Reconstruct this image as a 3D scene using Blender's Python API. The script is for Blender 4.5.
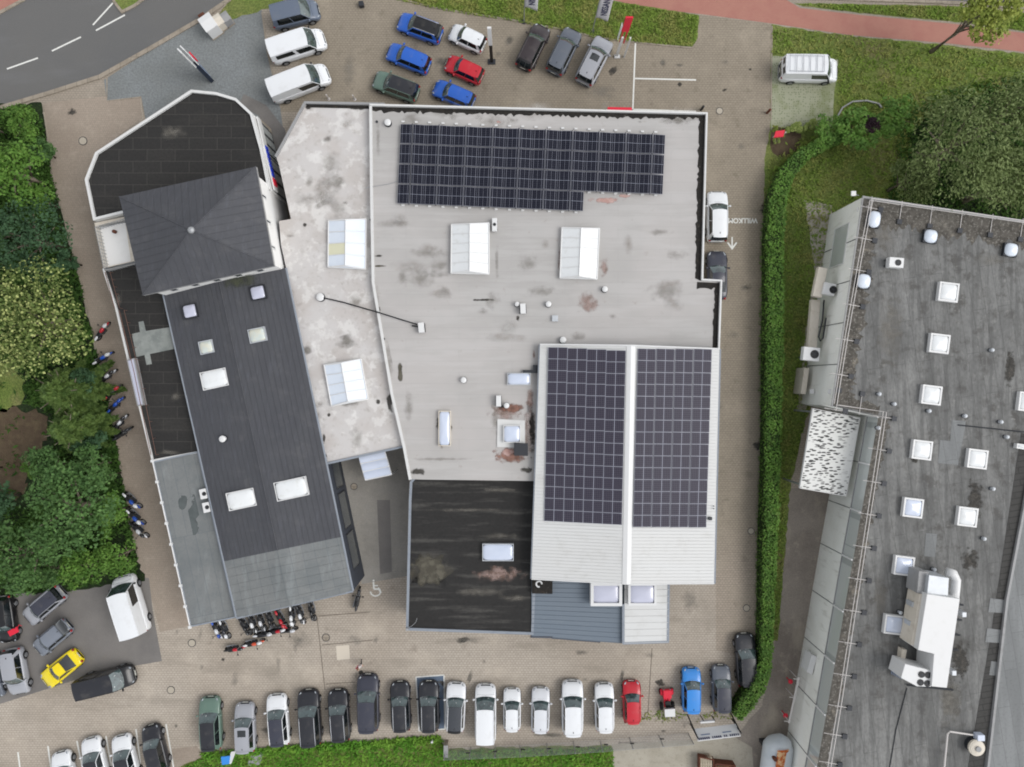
import bpy, bmesh, math, random
import numpy as np
from mathutils import Vector, Matrix
R = math.radians
random.seed(7)
for o in list(bpy.data.objects): bpy.data.objects.remove(o)
SC = bpy.context.scene
H = 65.0            # height of the camera above the ground, metres
S = 0.092           # metres per pixel at ground level
# ---------------------------------------------------------------- camera
cam = bpy.data.cameras.new('camera'); camo = bpy.data.objects.new('camera', cam)
SC.collection.objects.link(camo); SC.camera = camo
camo.location = (0, 0, H); camo.rotation_euler = (0, 0, 0)
cam.sensor_width = 36; cam.lens = 36 * H / (1024 * S); cam.clip_end = 1000; cam.clip_start = 1
# ---------------------------------------------------------------- sky and sun (bright overcast)
EL, AZ = 50, 98
w = bpy.data.worlds.new('World'); SC.world = w; w.use_nodes = True
nt = w.node_tree; bg = nt.nodes['Background']
sky = nt.nodes.new('ShaderNodeTexSky'); sky.sky_type = 'NISHITA'; sky.sun_disc = False
sky.sun_elevation = R(EL); sky.sun_rotation = R(AZ); sky.air_density = 1.0; sky.dust_density = 1.5; sky.ozone_density = 1
hs = nt.nodes.new('ShaderNodeHueSaturation'); hs.inputs['Saturation'].default_value = 0.16
nt.links.new(sky.outputs[0], hs.inputs['Color']); nt.links.new(hs.outputs[0], bg.inputs[0]); bg.inputs[1].default_value = 0.15
sl = bpy.data.lights.new('sun', 'SUN'); sl.energy = 0.7; sl.angle = R(30); sl.color = (1, .97, .93)
so = bpy.data.objects.new('sun', sl); SC.collection.objects.link(so)
# azimuth clockwise from north (+Y)
d = Vector((math.sin(R(AZ)) * math.cos(R(EL)), math.cos(R(AZ)) * math.cos(R(EL)), math.sin(R(EL))))
so.rotation_euler = d.to_track_quat('Z', 'Y').to_euler()
SC.view_settings.view_transform = 'Standard'; SC.view_settings.look = 'None'
SC.view_settings.exposure = 0.7; SC.view_settings.gamma = 1
SC.cycles.filter_width = 1.9
K = 1.12            # how much brighter a surface shows than its own colour
# ---------------------------------------------------------------- helpers
def P(px, py, z=0.0):
    k = S * (H - z) / H
    return Vector(((px - 512) * k, (383.5 - py) * k, z))
def lin(c):
    out = []
    for v in c[:3]:
        v /= 255.0
        v = v / 12.92 if v <= .04045 else ((v + .055) / 1.055) ** 2.4
        out.append(min(.9, v / K))
    return (*out, 1)
def tag(o, label=None, cat=None, group=None, kind=None):
    if label: o['label'] = label
    if cat: o['category'] = cat
    if group: o['group'] = group
    if kind: o['kind'] = kind
    return o
def empty(name, loc, rz=0.0, label=None, cat=None, group=None):
    o = bpy.data.objects.new(name, None); SC.collection.objects.link(o)
    o.location = loc; o.rotation_euler = (0, 0, rz); o.empty_display_size = .3
    return tag(o, label, cat, group)
class MB:
    def __init__(s): s.v = []; s.f = []; s.m = []
    def add(s, vs, fs, mi=0):
        b = len(s.v); s.v += [tuple(v) for v in vs]; s.f += [tuple(i + b for i in f) for f in fs]; s.m += [mi] * len(fs)
    def box(s, c, d, rz=0.0, mi=0, M=None):
        cx, cy, cz = c; a, b, h = d[0] / 2, d[1] / 2, d[2] / 2
        vs = [Vector((x * a, y * b, z * h)) for z in (-1, 1) for x, y in ((-1, -1), (1, -1), (1, 1), (-1, 1))]
        R3 = Matrix.Rotation(rz, 3, 'Z') if M is None else M
        vs = [R3 @ v + Vector((cx, cy, cz)) for v in vs]
        s.add(vs, [(3, 2, 1, 0), (4, 5, 6, 7), (0, 1, 5, 4), (1, 2, 6, 5), (2, 3, 7, 6), (3, 0, 4, 7)], mi)
    def tube(s, pts, r, n=8, mi=0, cap=True):
        pts = [Vector(p) for p in pts]; rs = r if isinstance(r, (list, tuple)) else [r] * len(pts)
        vs = []; fs = []
        for i, p in enumerate(pts):
            t = (pts[min(i + 1, len(pts) - 1)] - pts[max(i - 1, 0)]).normalized()
            u = t.cross(Vector((0, 0, 1)))
            if u.length < .05: u = t.cross(Vector((0, 1, 0)))
            u.normalize(); q = t.cross(u)
            for k in range(n):
                a = 2 * math.pi * k / n
                vs.append(p + rs[i] * (math.cos(a) * u + math.sin(a) * q))
        for i in range(len(pts) - 1):
            for k in range(n):
                k2 = (k + 1) % n
                fs.append((i * n + k, (i + 1) * n + k, (i + 1) * n + k2, i * n + k2))
        if cap:
            fs.append(tuple(range(n))); fs.append(tuple((len(pts) - 1) * n + k for k in reversed(range(n))))
        s.add(vs, fs, mi)
    def cyl(s, c, r, h, n=20, mi=0, r2=None):
        c = Vector(c); s.tube([c, c + Vector((0, 0, h))], [r, r if r2 is None else r2], n, mi)
    def dome(s, c, rx, ry, h, rz=0.0, n=14, rings=5, mi=0, power=2.0):
        vs = []; fs = []; cr, sr = math.cos(rz), math.sin(rz)
        for j in range(rings):
            t = j / rings; rr = math.cos(t * math.pi / 2); zz = math.sin(t * math.pi / 2) * h
            for k in range(n):
                a = 2 * math.pi * k / n; ca, sa = math.cos(a), math.sin(a)
                q = (abs(ca) ** power + abs(sa) ** power) ** (-1 / power)
                x, y = rx * rr * ca * q, ry * rr * sa * q
                vs.append((c[0] + x * cr - y * sr, c[1] + x * sr + y * cr, c[2] + zz))
        vs.append((c[0], c[1], c[2] + h))
        for j in range(rings - 1):
            for k in range(n): fs.append((j * n + k, j * n + (k + 1) % n, (j + 1) * n + (k + 1) % n, (j + 1) * n + k))
        for k in range(n): fs.append(((rings - 1) * n + k, (rings - 1) * n + (k + 1) % n, rings * n))
        s.add(vs, fs, mi)
    def poly(s, pts, z=None, mi=0):
        vs = [(p[0], p[1], p[2] if z is None else z) for p in pts]
        if area(vs) < 0: vs.reverse()
        s.add(vs, [tuple(range(len(vs)))], mi)
    def prism(s, pts, z0, z1, mi=0, top=True, bottom=False):
        vs = [(p[0], p[1]) for p in pts]
        if area(vs) < 0: vs.reverse()
        n = len(vs)
        V = [(x, y, z0) for x, y in vs] + [(x, y, z1) for x, y in vs]
        F = [(i, (i + 1) % n, n + (i + 1) % n, n + i) for i in range(n)]
        if top: F.append(tuple(range(n, 2 * n)))
        if bottom: F.append(tuple(reversed(range(n))))
        s.add(V, F, mi)
    def ring(s, pts, wd, z0, z1, mi=0):          # upstand of width wd inside the outline
        vs = [(p[0], p[1]) for p in pts]
        if area(vs) < 0: vs.reverse()
        n = len(vs); ins = inset(vs, wd)
        V = [(x, y, z0) for x, y in vs] + [(x, y, z1) for x, y in vs] + [(x, y, z1) for x, y in ins] + [(x, y, z0) for x, y in ins]
        F = []
        for i in range(n):
            j = (i + 1) % n
            F += [(i, j, n + j, n + i), (n + i, n + j, 2 * n + j, 2 * n + i), (2 * n + i, 2 * n + j, 3 * n + j, 3 * n + i)]
        s.add(V, F, mi)
    def quadgrid(s, fn, nu, nv, mi=0, flip=False):
        vs = [fn(i / nu, j / nv) for i in range(nu + 1) for j in range(nv + 1)]
        fs = []
        for i in range(nu):
            for j in range(nv):
                q = (i * (nv + 1) + j, (i + 1) * (nv + 1) + j, (i + 1) * (nv + 1) + j + 1, i * (nv + 1) + j + 1)
                fs.append(q[::-1] if flip else q)
        s.add(vs, fs, mi)
    def build(s, name, mats, parent=None, smooth=False, world=True, bevel=0, loc=None):
        me = bpy.data.meshes.new(name)
        off = Vector((0, 0, 0))
        if parent is not None and world: off = wloc(parent)
        if loc is not None: off = Vector(loc)
        me.from_pydata([(v[0] - off[0], v[1] - off[1], v[2] - off[2]) for v in s.v], [], s.f)
        if not isinstance(mats, (list, tuple)): mats = [mats]
        for m in mats: me.materials.append(m)
        if len(mats) > 1: me.polygons.foreach_set('material_index', s.m)
        if smooth: me.polygons.foreach_set('use_smooth', [True] * len(me.polygons))
        me.update()
        o = bpy.data.objects.new(name, me); SC.collection.objects.link(o)
        if parent is not None: o.parent = parent
        elif loc is not None: o.location = loc
        if bevel:
            b = o.modifiers.new('bevel', 'BEVEL'); b.width = bevel; b.segments = 2; b.limit_method = 'ANGLE'
        return o
def wloc(o):
    v = Vector(o.location)
    while o.parent is not None: o = o.parent; v = v + Vector(o.location)
    return v
def area(p): return sum(p[i][0] * p[(i + 1) % len(p)][1] - p[(i + 1) % len(p)][0] * p[i][1] for i in range(len(p))) / 2
def inset(vs, d):
    n = len(vs); out = []
    for i in range(n):
        p0, p1, p2 = Vector(vs[i - 1]), Vector(vs[i]), Vector(vs[(i + 1) % n])
        a = (p1 - p0).normalized(); b = (p2 - p1).normalized()
        na = Vector((-a.y, a.x)); nb = Vector((-b.y, b.x)); m = na + nb
        m = m / max(.35, m.dot(na)) if m.length > 1e-4 else na
        out.append(tuple(p1 + m * d))
    return out
def px(pts, z=0.0): return [P(x, y, z) for x, y in pts]
def lerp(a, b, t): return a + (b - a) * t
# ---------------------------------------------------------------- materials
MC = {}
def mat(name, col, rough=.85, layers=(), bump=None, metal=0.0, spec=.3, coat=0.0, coord='Object', rand=0.0, transl=0.0, emis=None):
    m = bpy.data.materials.new(name); m.use_nodes = True; t = m.node_tree; N = t.nodes; L = t.links
    b = N['Principled BSDF']; tc = N.new('ShaderNodeTexCoord').outputs[coord]
    if coord == 'Object' and name.startswith('w_'): tc = N.new('ShaderNodeNewGeometry').outputs['Position']
    rgb = N.new('ShaderNodeRGB'); rgb.outputs[0].default_value = lin(col); cur = rgb.outputs[0]
    for l in layers:
        k = l.get('k', 'noise'); mp = N.new('ShaderNodeMapping'); L.new(tc, mp.inputs[0])
        mp.inputs['Scale'].default_value = l.get('st', (1, 1, 1)); mp.inputs['Rotation'].default_value = (0, 0, R(l.get('rot', 0)))
        mp.inputs['Location'].default_value = l.get('loc', (0, 0, 0))
        if k == 'noise':
            x = N.new('ShaderNodeTexNoise'); x.inputs['Scale'].default_value = l['s']; x.inputs['Detail'].default_value = l.get('d', 4)
            x.inputs['Roughness'].default_value = l.get('r', .6); x.inputs['Distortion'].default_value = l.get('dist', 0); fac = x.outputs[0]
        elif k == 'voro':
            x = N.new('ShaderNodeTexVoronoi'); x.inputs['Scale'].default_value = l['s']; fac = x.outputs[l.get('out', 'Distance')]
            x.inputs['Randomness'].default_value = l.get('rd', 1)
        elif k == 'brick':
            x = N.new('ShaderNodeTexBrick'); x.inputs['Scale'].default_value = 1; x.offset = l.get('off', .5)
            x.inputs['Brick Width'].default_value = l['bw']; x.inputs['Row Height'].default_value = l['bh']
            x.inputs['Mortar Size'].default_value = l['mo']; x.inputs['Mortar Smooth'].default_value = l.get('ms', .3)
            x.inputs['Color1'].default_value = (0, 0, 0, 1); x.inputs['Color2'].default_value = (l.get('bv', .35),) * 3 + (1,); x.inputs['Mortar'].default_value = (1, 1, 1, 1)
            fac = x.outputs['Color']
        elif k == 'wave':
            x = N.new('ShaderNodeTexWave'); x.inputs['Scale'].default_value = l['s']; x.bands_direction = l.get('dir', 'X')
            x.inputs['Distortion'].default_value = l.get('dist', 0); x.inputs['Detail'].default_value = l.get('d', 1); fac = x.outputs[0]
        elif k == 'axis':
            x = N.new('ShaderNodeSeparateXYZ'); fac = None
        L.new(mp.outputs[0], x.inputs[0])
        if fac is None: fac = x.outputs[l['ax']]
        mr = N.new('ShaderNodeMapRange'); mr.interpolation_type = 'SMOOTHSTEP'
        mr.inputs[1].default_value = l.get('lo', .4); mr.inputs[2].default_value = l.get('hi', .6); mr.inputs[4].default_value = l.get('f', .5)
        L.new(fac, mr.inputs[0]); f = mr.outputs[0]
        if 'mask' in l:       # a second noise that breaks the layer up
            x2 = N.new('ShaderNodeTexNoise'); x2.inputs['Scale'].default_value = l['mask'][0]; L.new(tc, x2.inputs[0])
            m2 = N.new('ShaderNodeMapRange'); m2.inputs[1].default_value = l['mask'][1]; m2.inputs[2].default_value = l['mask'][2]
            L.new(x2.outputs[0], m2.inputs[0]); mu = N.new('ShaderNodeMath'); mu.operation = 'MULTIPLY'
            L.new(f, mu.inputs[0]); L.new(m2.outputs[0], mu.inputs[1]); f = mu.outputs[0]
        mx = N.new('ShaderNodeMix'); mx.data_type = 'RGBA'; L.new(f, mx.inputs[0]); L.new(cur, mx.inputs[6])
        mx.inputs[7].default_value = lin(l['c']); cur = mx.outputs[2]
    if rand:
        oi = N.new('ShaderNodeObjectInfo'); h2 = N.new('ShaderNodeHueSaturation'); mr = N.new('ShaderNodeMapRange')
        mr.inputs[3].default_value = 1 - rand; mr.inputs[4].default_value = 1 + rand
        L.new(oi.outputs['Random'], mr.inputs[0]); L.new(mr.outputs[0], h2.inputs['Value']); L.new(cur, h2.inputs['Color']); cur = h2.outputs[0]
    L.new(cur, b.inputs['Base Color'])
    b.inputs['Roughness'].default_value = rough; b.inputs['Metallic'].default_value = metal
    b.inputs['Specular IOR Level'].default_value = spec; b.inputs['Coat Weight'].default_value = coat; b.inputs['Coat Roughness'].default_value = .05
    if bump:
        x = N.new('ShaderNodeTexNoise'); x.inputs['Scale'].default_value = bump[0]; x.inputs['Detail'].default_value = 4; L.new(tc, x.inputs[0])
        bp = N.new('ShaderNodeBump'); bp.inputs['Strength'].default_value = bump[1]; bp.inputs['Distance'].default_value = bump[2] if len(bump) > 2 else .05
        L.new(x.outputs[0], bp.inputs['Height']); L.new(bp.outputs[0], b.inputs['Normal'])
    if transl:
        tr = N.new('ShaderNodeBsdfTranslucent'); L.new(cur, tr.inputs[0]); ms = N.new('ShaderNodeMixShader'); ms.inputs[0].default_value = transl
        L.new(b.outputs[0], ms.inputs[1]); L.new(tr.outputs[0], ms.inputs[2]); L.new(ms.outputs[0], N['Material Output'].inputs[0])
    MC[name] = m; return m
def glass(name, col, rough=.06, spec=.6, layers=(), coat=.6): return mat(name, col, rough, layers, spec=spec, coat=coat)

PAVE = [dict(s=.05, d=3, lo=.35, hi=.65, f=.6, c=(164, 151, 136)),
        dict(k='axis', ax=1, lo=-16, hi=24, f=.5, c=(140, 130, 116)),
        dict(k='brick', bw=.3, bh=.21, mo=.022, c=(108, 100, 88), lo=0, hi=1, f=.55, bv=.3), dict(s=.35, st=(.3, 1.6, 1), d=6, lo=.52, hi=.68, f=.4, c=(134, 126, 114)),
        dict(s=.25, d=6, lo=.5, hi=.75, f=.45, c=(206, 194, 178)),
        dict(s=.6, d=5, lo=.6, hi=.75, f=.45, c=(124, 114, 102)),
        dict(s=5, d=3, lo=.3, hi=.7, f=.16, c=(90, 84, 74)),
        dict(s=.12, d=4, lo=.56, hi=.72, f=.5, c=(136, 128, 116))]
mat('w_paving', (190, 180, 167), .9, PAVE, bump=(12, .3, .02))
mat('w_lane', (152, 142, 127), .9, [dict(k='axis', ax=1, lo=-11, hi=-18.5, f=.95, c=(172, 160, 146)), dict(k='brick', bw=.3, bh=.21, mo=.02, c=(104, 96, 82), lo=0, hi=1, f=.6, bv=.3),
    dict(s=.3, d=6, lo=.45, hi=.75, f=.5, c=(172, 161, 144)), dict(s=.9, d=5, lo=.55, hi=.75, f=.4, c=(94, 88, 74)),
    dict(s=5, d=3, lo=.3, hi=.7, f=.18, c=(80, 72, 60))], bump=(12, .3, .02))
mat('w_side_lane', (168, 155, 141), .9, [dict(k='brick', bw=.2, bh=.2, mo=.02, c=(110, 100, 88), lo=0, hi=1, f=.3),
    dict(s=.2, d=6, lo=.4, hi=.7, f=.6, c=(144, 131, 118)), dict(s=1.2, d=5, lo=.5, hi=.75, f=.45, c=(182, 170, 155)),
    dict(s=6, d=3, lo=.3, hi=.7, f=.2, c=(80, 74, 64))], bump=(12, .3, .02))
mat('w_slate_paving', (128, 131, 130), .9, [dict(s=.25, d=5, lo=.4, hi=.7, f=.6, c=(144, 149, 151)), dict(s=6, d=3, lo=.35, hi=.65, f=.5, c=(96, 100, 100)), dict(s=2, d=5, lo=.5, hi=.75, f=.35, c=(100, 102, 98))], bump=(14, .4, .02))
mat('w_asphalt', (108, 107, 105), .85, [dict(s=.12, d=5, lo=.4, hi=.7, f=.5, c=(100, 101, 102)), dict(s=14, d=3, lo=.3, hi=.7, f=.25, c=(70, 71, 74)), dict(s=.5, st=(.3, 1, 1), rot=-25, d=5, lo=.5, hi=.75, f=.35, c=(116, 116, 117))], bump=(25, .3, .01))
mat('w_yard_asphalt', (132, 128, 124), .85, [dict(s=.2, d=5, lo=.4, hi=.7, f=.5, c=(98, 96, 95)), dict(s=14, d=3, lo=.3, hi=.7, f=.25, c=(70, 69, 68)), dict(s=.5, d=6, lo=.58, hi=.75, f=.4, c=(126, 120, 112))], bump=(25, .3, .01))
mat('w_court', (156, 152, 145), .85, [dict(s=.3, d=5, lo=.4, hi=.7, f=.6, c=(122, 119, 113)), dict(s=2, d=6, lo=.5, hi=.75, f=.45, c=(172, 166, 153)), dict(s=9, d=3, lo=.3, hi=.7, f=.2, c=(80, 78, 70))])
mat('w_back_yard', (152, 143, 133), .9, [dict(s=.25, d=6, lo=.4, hi=.65, f=.7, c=(122, 112, 104)), dict(s=.9, d=6, lo=.55, hi=.75, f=.6, c=(178, 168, 152)), dict(s=8, d=3, lo=.3, hi=.7, f=.25, c=(66, 62, 58)), dict(s=.12, st=(3, 1, 1), d=4, lo=.55, hi=.7, f=.5, c=(176, 166, 150))], bump=(8, .4, .03))
mat('w_bike_path', (172, 124, 110), .9, [dict(k='brick', bw=.2, bh=.1, mo=.01, c=(140, 90, 82), lo=0, hi=1, f=.5), dict(s=.6, d=5, lo=.4, hi=.7, f=.45, c=(156, 102, 94)), dict(s=4, d=5, lo=.6, hi=.8, f=.4, c=(120, 110, 90))])
mat('w_concrete', (176, 170, 156), .9, [dict(s=.4, d=6, lo=.4, hi=.7, f=.6, c=(150, 143, 128)), dict(s=3, d=5, lo=.5, hi=.75, f=.4, c=(120, 114, 100)), dict(s=12, d=2, lo=.3, hi=.7, f=.15, c=(90, 84, 74))])
GR = [dict(s=.3, d=6, lo=.4, hi=.65, f=.8, c=(128, 134, 76)), dict(s=1.1, d=6, lo=.5, hi=.7, f=.7, c=(84, 104, 48)), dict(s=.22, loc=(9, 3, 0), d=6, lo=.52, hi=.7, f=.75, c=(148, 134, 98)),
      dict(s=6, d=5, lo=.35, hi=.65, f=.5, c=(50, 64, 26)), dict(s=2.2, loc=(3, 3, 0), d=6, lo=.58, hi=.7, f=.6, c=(132, 136, 72))]
mat('w_grass_ground', (112, 130, 62), .95, GR, bump=(9, .8, .08))
mat('w_wood_floor_shade', (34, 48, 22), .95, [dict(s=.8, d=6, lo=.4, hi=.7, f=.8, c=(20, 30, 14)), dict(s=4, d=6, lo=.5, hi=.7, f=.5, c=(60, 80, 34))], bump=(5, .9, .15))  # floor of the wood; also the painted shade under the feathery trees
mat('w_bare_soil', (84, 70, 56), .95, [dict(s=1.5, d=6, lo=.4, hi=.7, f=.7, c=(104, 92, 70)), dict(s=6, d=6, lo=.5, hi=.7, f=.5, c=(50, 52, 28))], bump=(6, .8, .08))
mat('w_grass_pavers', (156, 158, 136), .95, [dict(k='voro', s=4.6, rd=0.5, lo=.36, hi=.16, f=.7, c=(88, 100, 60)), dict(s=.5, d=6, lo=.45, hi=.65, f=.55, c=(108, 118, 72)), dict(s=1.6, d=5, lo=.6, hi=.75, f=.5, c=(84, 98, 50))])
mat('kerb', (158, 148, 134), .9, [dict(s=1.5, d=5, lo=.4, hi=.7, f=.6, c=(128, 118, 104)), dict(k='brick', bw=1, bh=5, mo=.03, c=(90, 84, 74), lo=0, hi=1, f=.5)])
mat('w_line', (222, 222, 216), .8, [dict(s=5, d=6, lo=.56, hi=.72, f=.6, c=(150, 144, 132))])
mat('w_blue_bay', (96, 112, 132), .85, [dict(s=1.2, d=6, lo=.4, hi=.7, f=.6, c=(116, 124, 136)), dict(s=6, d=5, lo=.6, hi=.75, f=.6, c=(130, 126, 118))])
# roofs
mat('w_roof_grey', (181, 177, 174), .9, [dict(s=.12, d=4, lo=.35, hi=.65, f=.5, c=(162, 161, 158)), dict(s=.5, st=(.25, 2, 1), d=4, lo=.45, hi=.6, f=.28, c=(194, 192, 190)),
    dict(s=1.2, d=6, lo=.62, hi=.75, f=.4, c=(150, 140, 130)), dict(k='brick', bw=9, bh=.95, mo=.012, c=(150, 148, 146), lo=0, hi=1, f=.45, bv=.12), dict(s=7, d=4, lo=.6, hi=.8, f=.2, c=(130, 128, 124))])
mat('w_roof_light', (202, 199, 197), .9, [dict(s=.25, d=5, lo=.4, hi=.62, f=.6, c=(186, 178, 172)), dict(s=.7, d=6, lo=.5, hi=.58, f=.75, c=(222, 220, 217)), dict(s=1.6, loc=(7, 2, 0), d=7, lo=.54, hi=.66, f=.45, c=(172, 166, 160)),
    dict(s=1.3, loc=(4, 8, 0), d=7, lo=.6, hi=.72, f=.5, c=(150, 142, 134)), dict(k='voro', s=.45, lo=.05, hi=.35, f=.2, c=(170, 164, 158)), dict(s=5, d=5, lo=.62, hi=.75, f=.35, c=(120, 114, 108))])
mat('w_roof_black', (46, 45, 44), .85, [dict(k='brick', bw=2.4, bh=1.0, mo=.03, c=(74, 72, 68), lo=0, hi=1, f=.8, bv=.25), dict(s=.4, st=(.4, 1.4, 1), rot=12, d=6, lo=.5, hi=.7, f=.5, c=(60, 58, 55)), dict(s=5, d=5, lo=.4, hi=.7, f=.4, c=(33, 33, 33))], bump=(10, .3, .02))
mat('w_roof_annex', (45, 44, 43), .85, [dict(s=.7, st=(.25, 2.4, 1), d=5, lo=.5, hi=.68, f=.5, c=(92, 90, 86)),
    dict(k='axis', ax=1, loc=(0, 15.4, 0), lo=-2.5, hi=0, f=.0, c=(80, 80, 80)), dict(s=5, d=5, lo=.4, hi=.7, f=.4, c=(30, 30, 30))], bump=(10, .3, .02))
mat('moss_stain', (104, 98, 78), .95, [dict(s=1.0, d=6, lo=.4, hi=.6, f=.8, c=(66, 62, 54)), dict(s=3, d=6, lo=.5, hi=.65, f=.7, c=(120, 118, 108)), dict(s=.8, loc=(5, 1, 0), d=6, lo=.5, hi=.62, f=.7, c=(92, 90, 50))])
mat('w_sheet_dark', (73, 74, 78), .7, [dict(s=.9, d=6, lo=.5, hi=.72, f=.4, c=(98, 97, 98)), dict(s=.35, loc=(4, 4, 0), d=6, lo=.55, hi=.7, f=.4, c=(58, 60, 66)), dict(s=.3, st=(2, .3, 1), rot=12, d=5, lo=.4, hi=.65, f=.5, c=(66, 67, 72)), dict(s=2, st=(3, .3, 1), rot=12, d=5, lo=.5, hi=.7, f=.3, c=(92, 94, 102)), dict(s=8, d=4, lo=.4, hi=.7, f=.2, c=(56, 58, 66))], spec=.4)
mat('w_felt_grey', (124, 126, 125), .85, [dict(s=.35, d=5, lo=.4, hi=.65, f=.6, c=(104, 109, 110)), dict(s=.8, st=(2, .4, 1), rot=-12, d=6, lo=.52, hi=.66, f=.4, c=(142, 147, 147)), dict(k='brick', bw=1.0, bh=7, mo=.02, c=(94, 100, 104), lo=0, hi=1, f=.7, off=.3, rot=-12), dict(s=6, d=4, lo=.5, hi=.7, f=.25, c=(86, 90, 92))])
mat('w_felt_patch', (138, 142, 138), .85, [dict(s=.8, d=5, lo=.4, hi=.65, f=.6, c=(104, 110, 108)), dict(s=3, d=5, lo=.5, hi=.7, f=.4, c=(160, 164, 160))])
mat('w_white_sheet', (208, 208, 206), .6, [dict(s=.8, d=6, lo=.5, hi=.72, f=.3, c=(180, 178, 172)), dict(s=.25, st=(.3, 2, 1), d=5, lo=.4, hi=.65, f=.4, c=(212, 213, 212)), dict(s=3, st=(.3, 2, 1), d=5, lo=.6, hi=.75, f=.35, c=(160, 156, 148))], spec=.25)
mat('w_blue_sheet', (108, 118, 128), .6, [dict(s=.25, st=(.3, 2, 1), d=5, lo=.4, hi=.65, f=.45, c=(100, 112, 124)), dict(s=3, st=(.3, 2, 1), d=5, lo=.6, hi=.75, f=.3, c=(140, 146, 150))], spec=.4)
FR = -9
mat('w_factory_roof', (122, 122, 120), .9, [dict(s=.8, d=8, lo=.5, hi=.64, f=.75, c=(80, 77, 73)), dict(s=.22, loc=(8, 1, 0), st=(1.6, .5, 1), rot=-9, d=7, lo=.5, hi=.64, f=.6, c=(152, 152, 149)), dict(s=2.4, loc=(1, 5, 0), d=8, lo=.56, hi=.68, f=.55, c=(150, 149, 145)), dict(s=.12, d=5, lo=.4, hi=.65, f=.55, c=(96, 96, 95)), dict(s=1.0, st=(2.2, .12, 1), rot=FR, d=6, lo=.42, hi=.62, f=.55, c=(88, 88, 87)),
    dict(s=.5, st=(2, .2, 1), rot=FR, loc=(3, 0, 0), d=6, lo=.52, hi=.66, f=.5, c=(140, 140, 138)), dict(k='brick', bw=7, bh=1.05, mo=.018, c=(66, 66, 65), lo=0, hi=1, f=.6, rot=FR + 90, bv=.25),
    dict(s=6, st=(1, .5, 1), d=5, lo=.4, hi=.7, f=.35, c=(82, 81, 79)), dict(s=.16, loc=(2, 7, 0), d=6, lo=.6, hi=.7, f=.55, c=(66, 64, 60))], bump=(9, .4, .02))
mat('w_factory_light', (136, 138, 138), .9, [dict(s=.4, st=(2, .3, 1), rot=FR, d=6, lo=.4, hi=.62, f=.6, c=(116, 118, 118)), dict(k='brick', bw=6, bh=1.05, mo=.02, c=(90, 91, 91), lo=0, hi=1, f=.6, rot=FR + 90), dict(s=5, d=5, lo=.5, hi=.7, f=.3, c=(92, 92, 90))])
mat('w_factory_dark', (72, 71, 69), .9, [dict(k='brick', bw=3, bh=.5, mo=.05, c=(48, 47, 46), lo=0, hi=1, f=.7, rot=FR), dict(s=3, d=5, lo=.5, hi=.7, f=.4, c=(50, 49, 46))])
mat('w_gravel_moss', (92, 88, 82), .95, [dict(s=2.2, d=7, lo=.45, hi=.6, f=.7, c=(66, 63, 58)), dict(s=5, d=7, lo=.52, hi=.66, f=.6, c=(150, 147, 140)), dict(s=1.2, loc=(3, 2, 0), d=6, lo=.6, hi=.7, f=.5, c=(150, 142, 128))], bump=(10, .4, .03))
mat('w_gutter_black', (40, 38, 36), .95, [dict(s=3, d=6, lo=.5, hi=.65, f=.6, c=(62, 56, 48)), dict(s=9, d=4, lo=.66, hi=.72, f=.8, c=(170, 166, 158))], bump=(10, .8, .05))
mat('rust_stain', (176, 150, 140), .95, [dict(s=1.2, d=6, lo=.4, hi=.6, f=.7, c=(150, 112, 100)), dict(s=3, d=6, lo=.52, hi=.66, f=.7, c=(110, 88, 78))])
mat('rust_dark', (92, 72, 62), .95, [dict(s=2, d=6, lo=.4, hi=.6, f=.7, c=(60, 50, 44)), dict(s=3, d=6, lo=.52, hi=.66, f=.6, c=(160, 120, 104))])
# walls, trims
mat('w_white_wall', (232, 231, 228), .8, [dict(s=.6, d=5, lo=.45, hi=.7, f=.3, c=(206, 204, 198))])
mat('w_grey_panel_wall', (240, 240, 234), .85, [dict(s=.5, d=6, lo=.4, hi=.7, f=.45, c=(222, 221, 212)), dict(s=2.5, st=(1, 1, .2), d=6, lo=.55, hi=.72, f=.45, c=(186, 183, 172))])
mat('w_dark_wall', (62, 66, 74), .7, [dict(s=.8, d=5, lo=.4, hi=.7, f=.4, c=(50, 53, 60))])
mat('coping_white', (212, 212, 210), .5, [dict(s=1.5, d=5, lo=.5, hi=.7, f=.35, c=(190, 188, 184))])
mat('coping_grey', (150, 150, 150), .5, [dict(s=1.5, d=5, lo=.5, hi=.7, f=.4, c=(116, 114, 112))])
mat('coping_blue', (138, 144, 152), .5, [dict(s=1.5, d=5, lo=.5, hi=.7, f=.4, c=(112, 120, 132))])
mat('coping_dark', (66, 68, 76), .5)
mat('metal', (168, 170, 172), .45, [dict(s=2, d=4, lo=.4, hi=.7, f=.4, c=(140, 142, 144))], metal=.5)
mat('galvanised', (196, 200, 204), .45, [dict(s=2, d=4, lo=.4, hi=.7, f=.4, c=(170, 174, 178))], metal=.3)
mat('white_metal', (218, 218, 217), .4, [dict(s=1.5, d=4, lo=.5, hi=.7, f=.25, c=(206, 206, 202))], spec=.4)
mat('cream_metal', (212, 204, 190), .6, [dict(s=2, d=4, lo=.5, hi=.7, f=.4, c=(180, 168, 150))])
mat('flag_cloth', (232, 232, 234), .7, transl=.45); mat('joint_dark', (112, 103, 92), .9); mat('patch_pale', (208, 198, 182), .85); mat('lid_pale', (176, 167, 152), .8); mat('rail_white', (205, 200, 196), .5)
mat('rust_rail', (112, 82, 72), .8)
mat('black_plastic', (26, 26, 28), .5, spec=.4)
mat('rubber', (24, 24, 25), .85)
mat('dark_metal', (58, 60, 64), .5, metal=.3)
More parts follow.
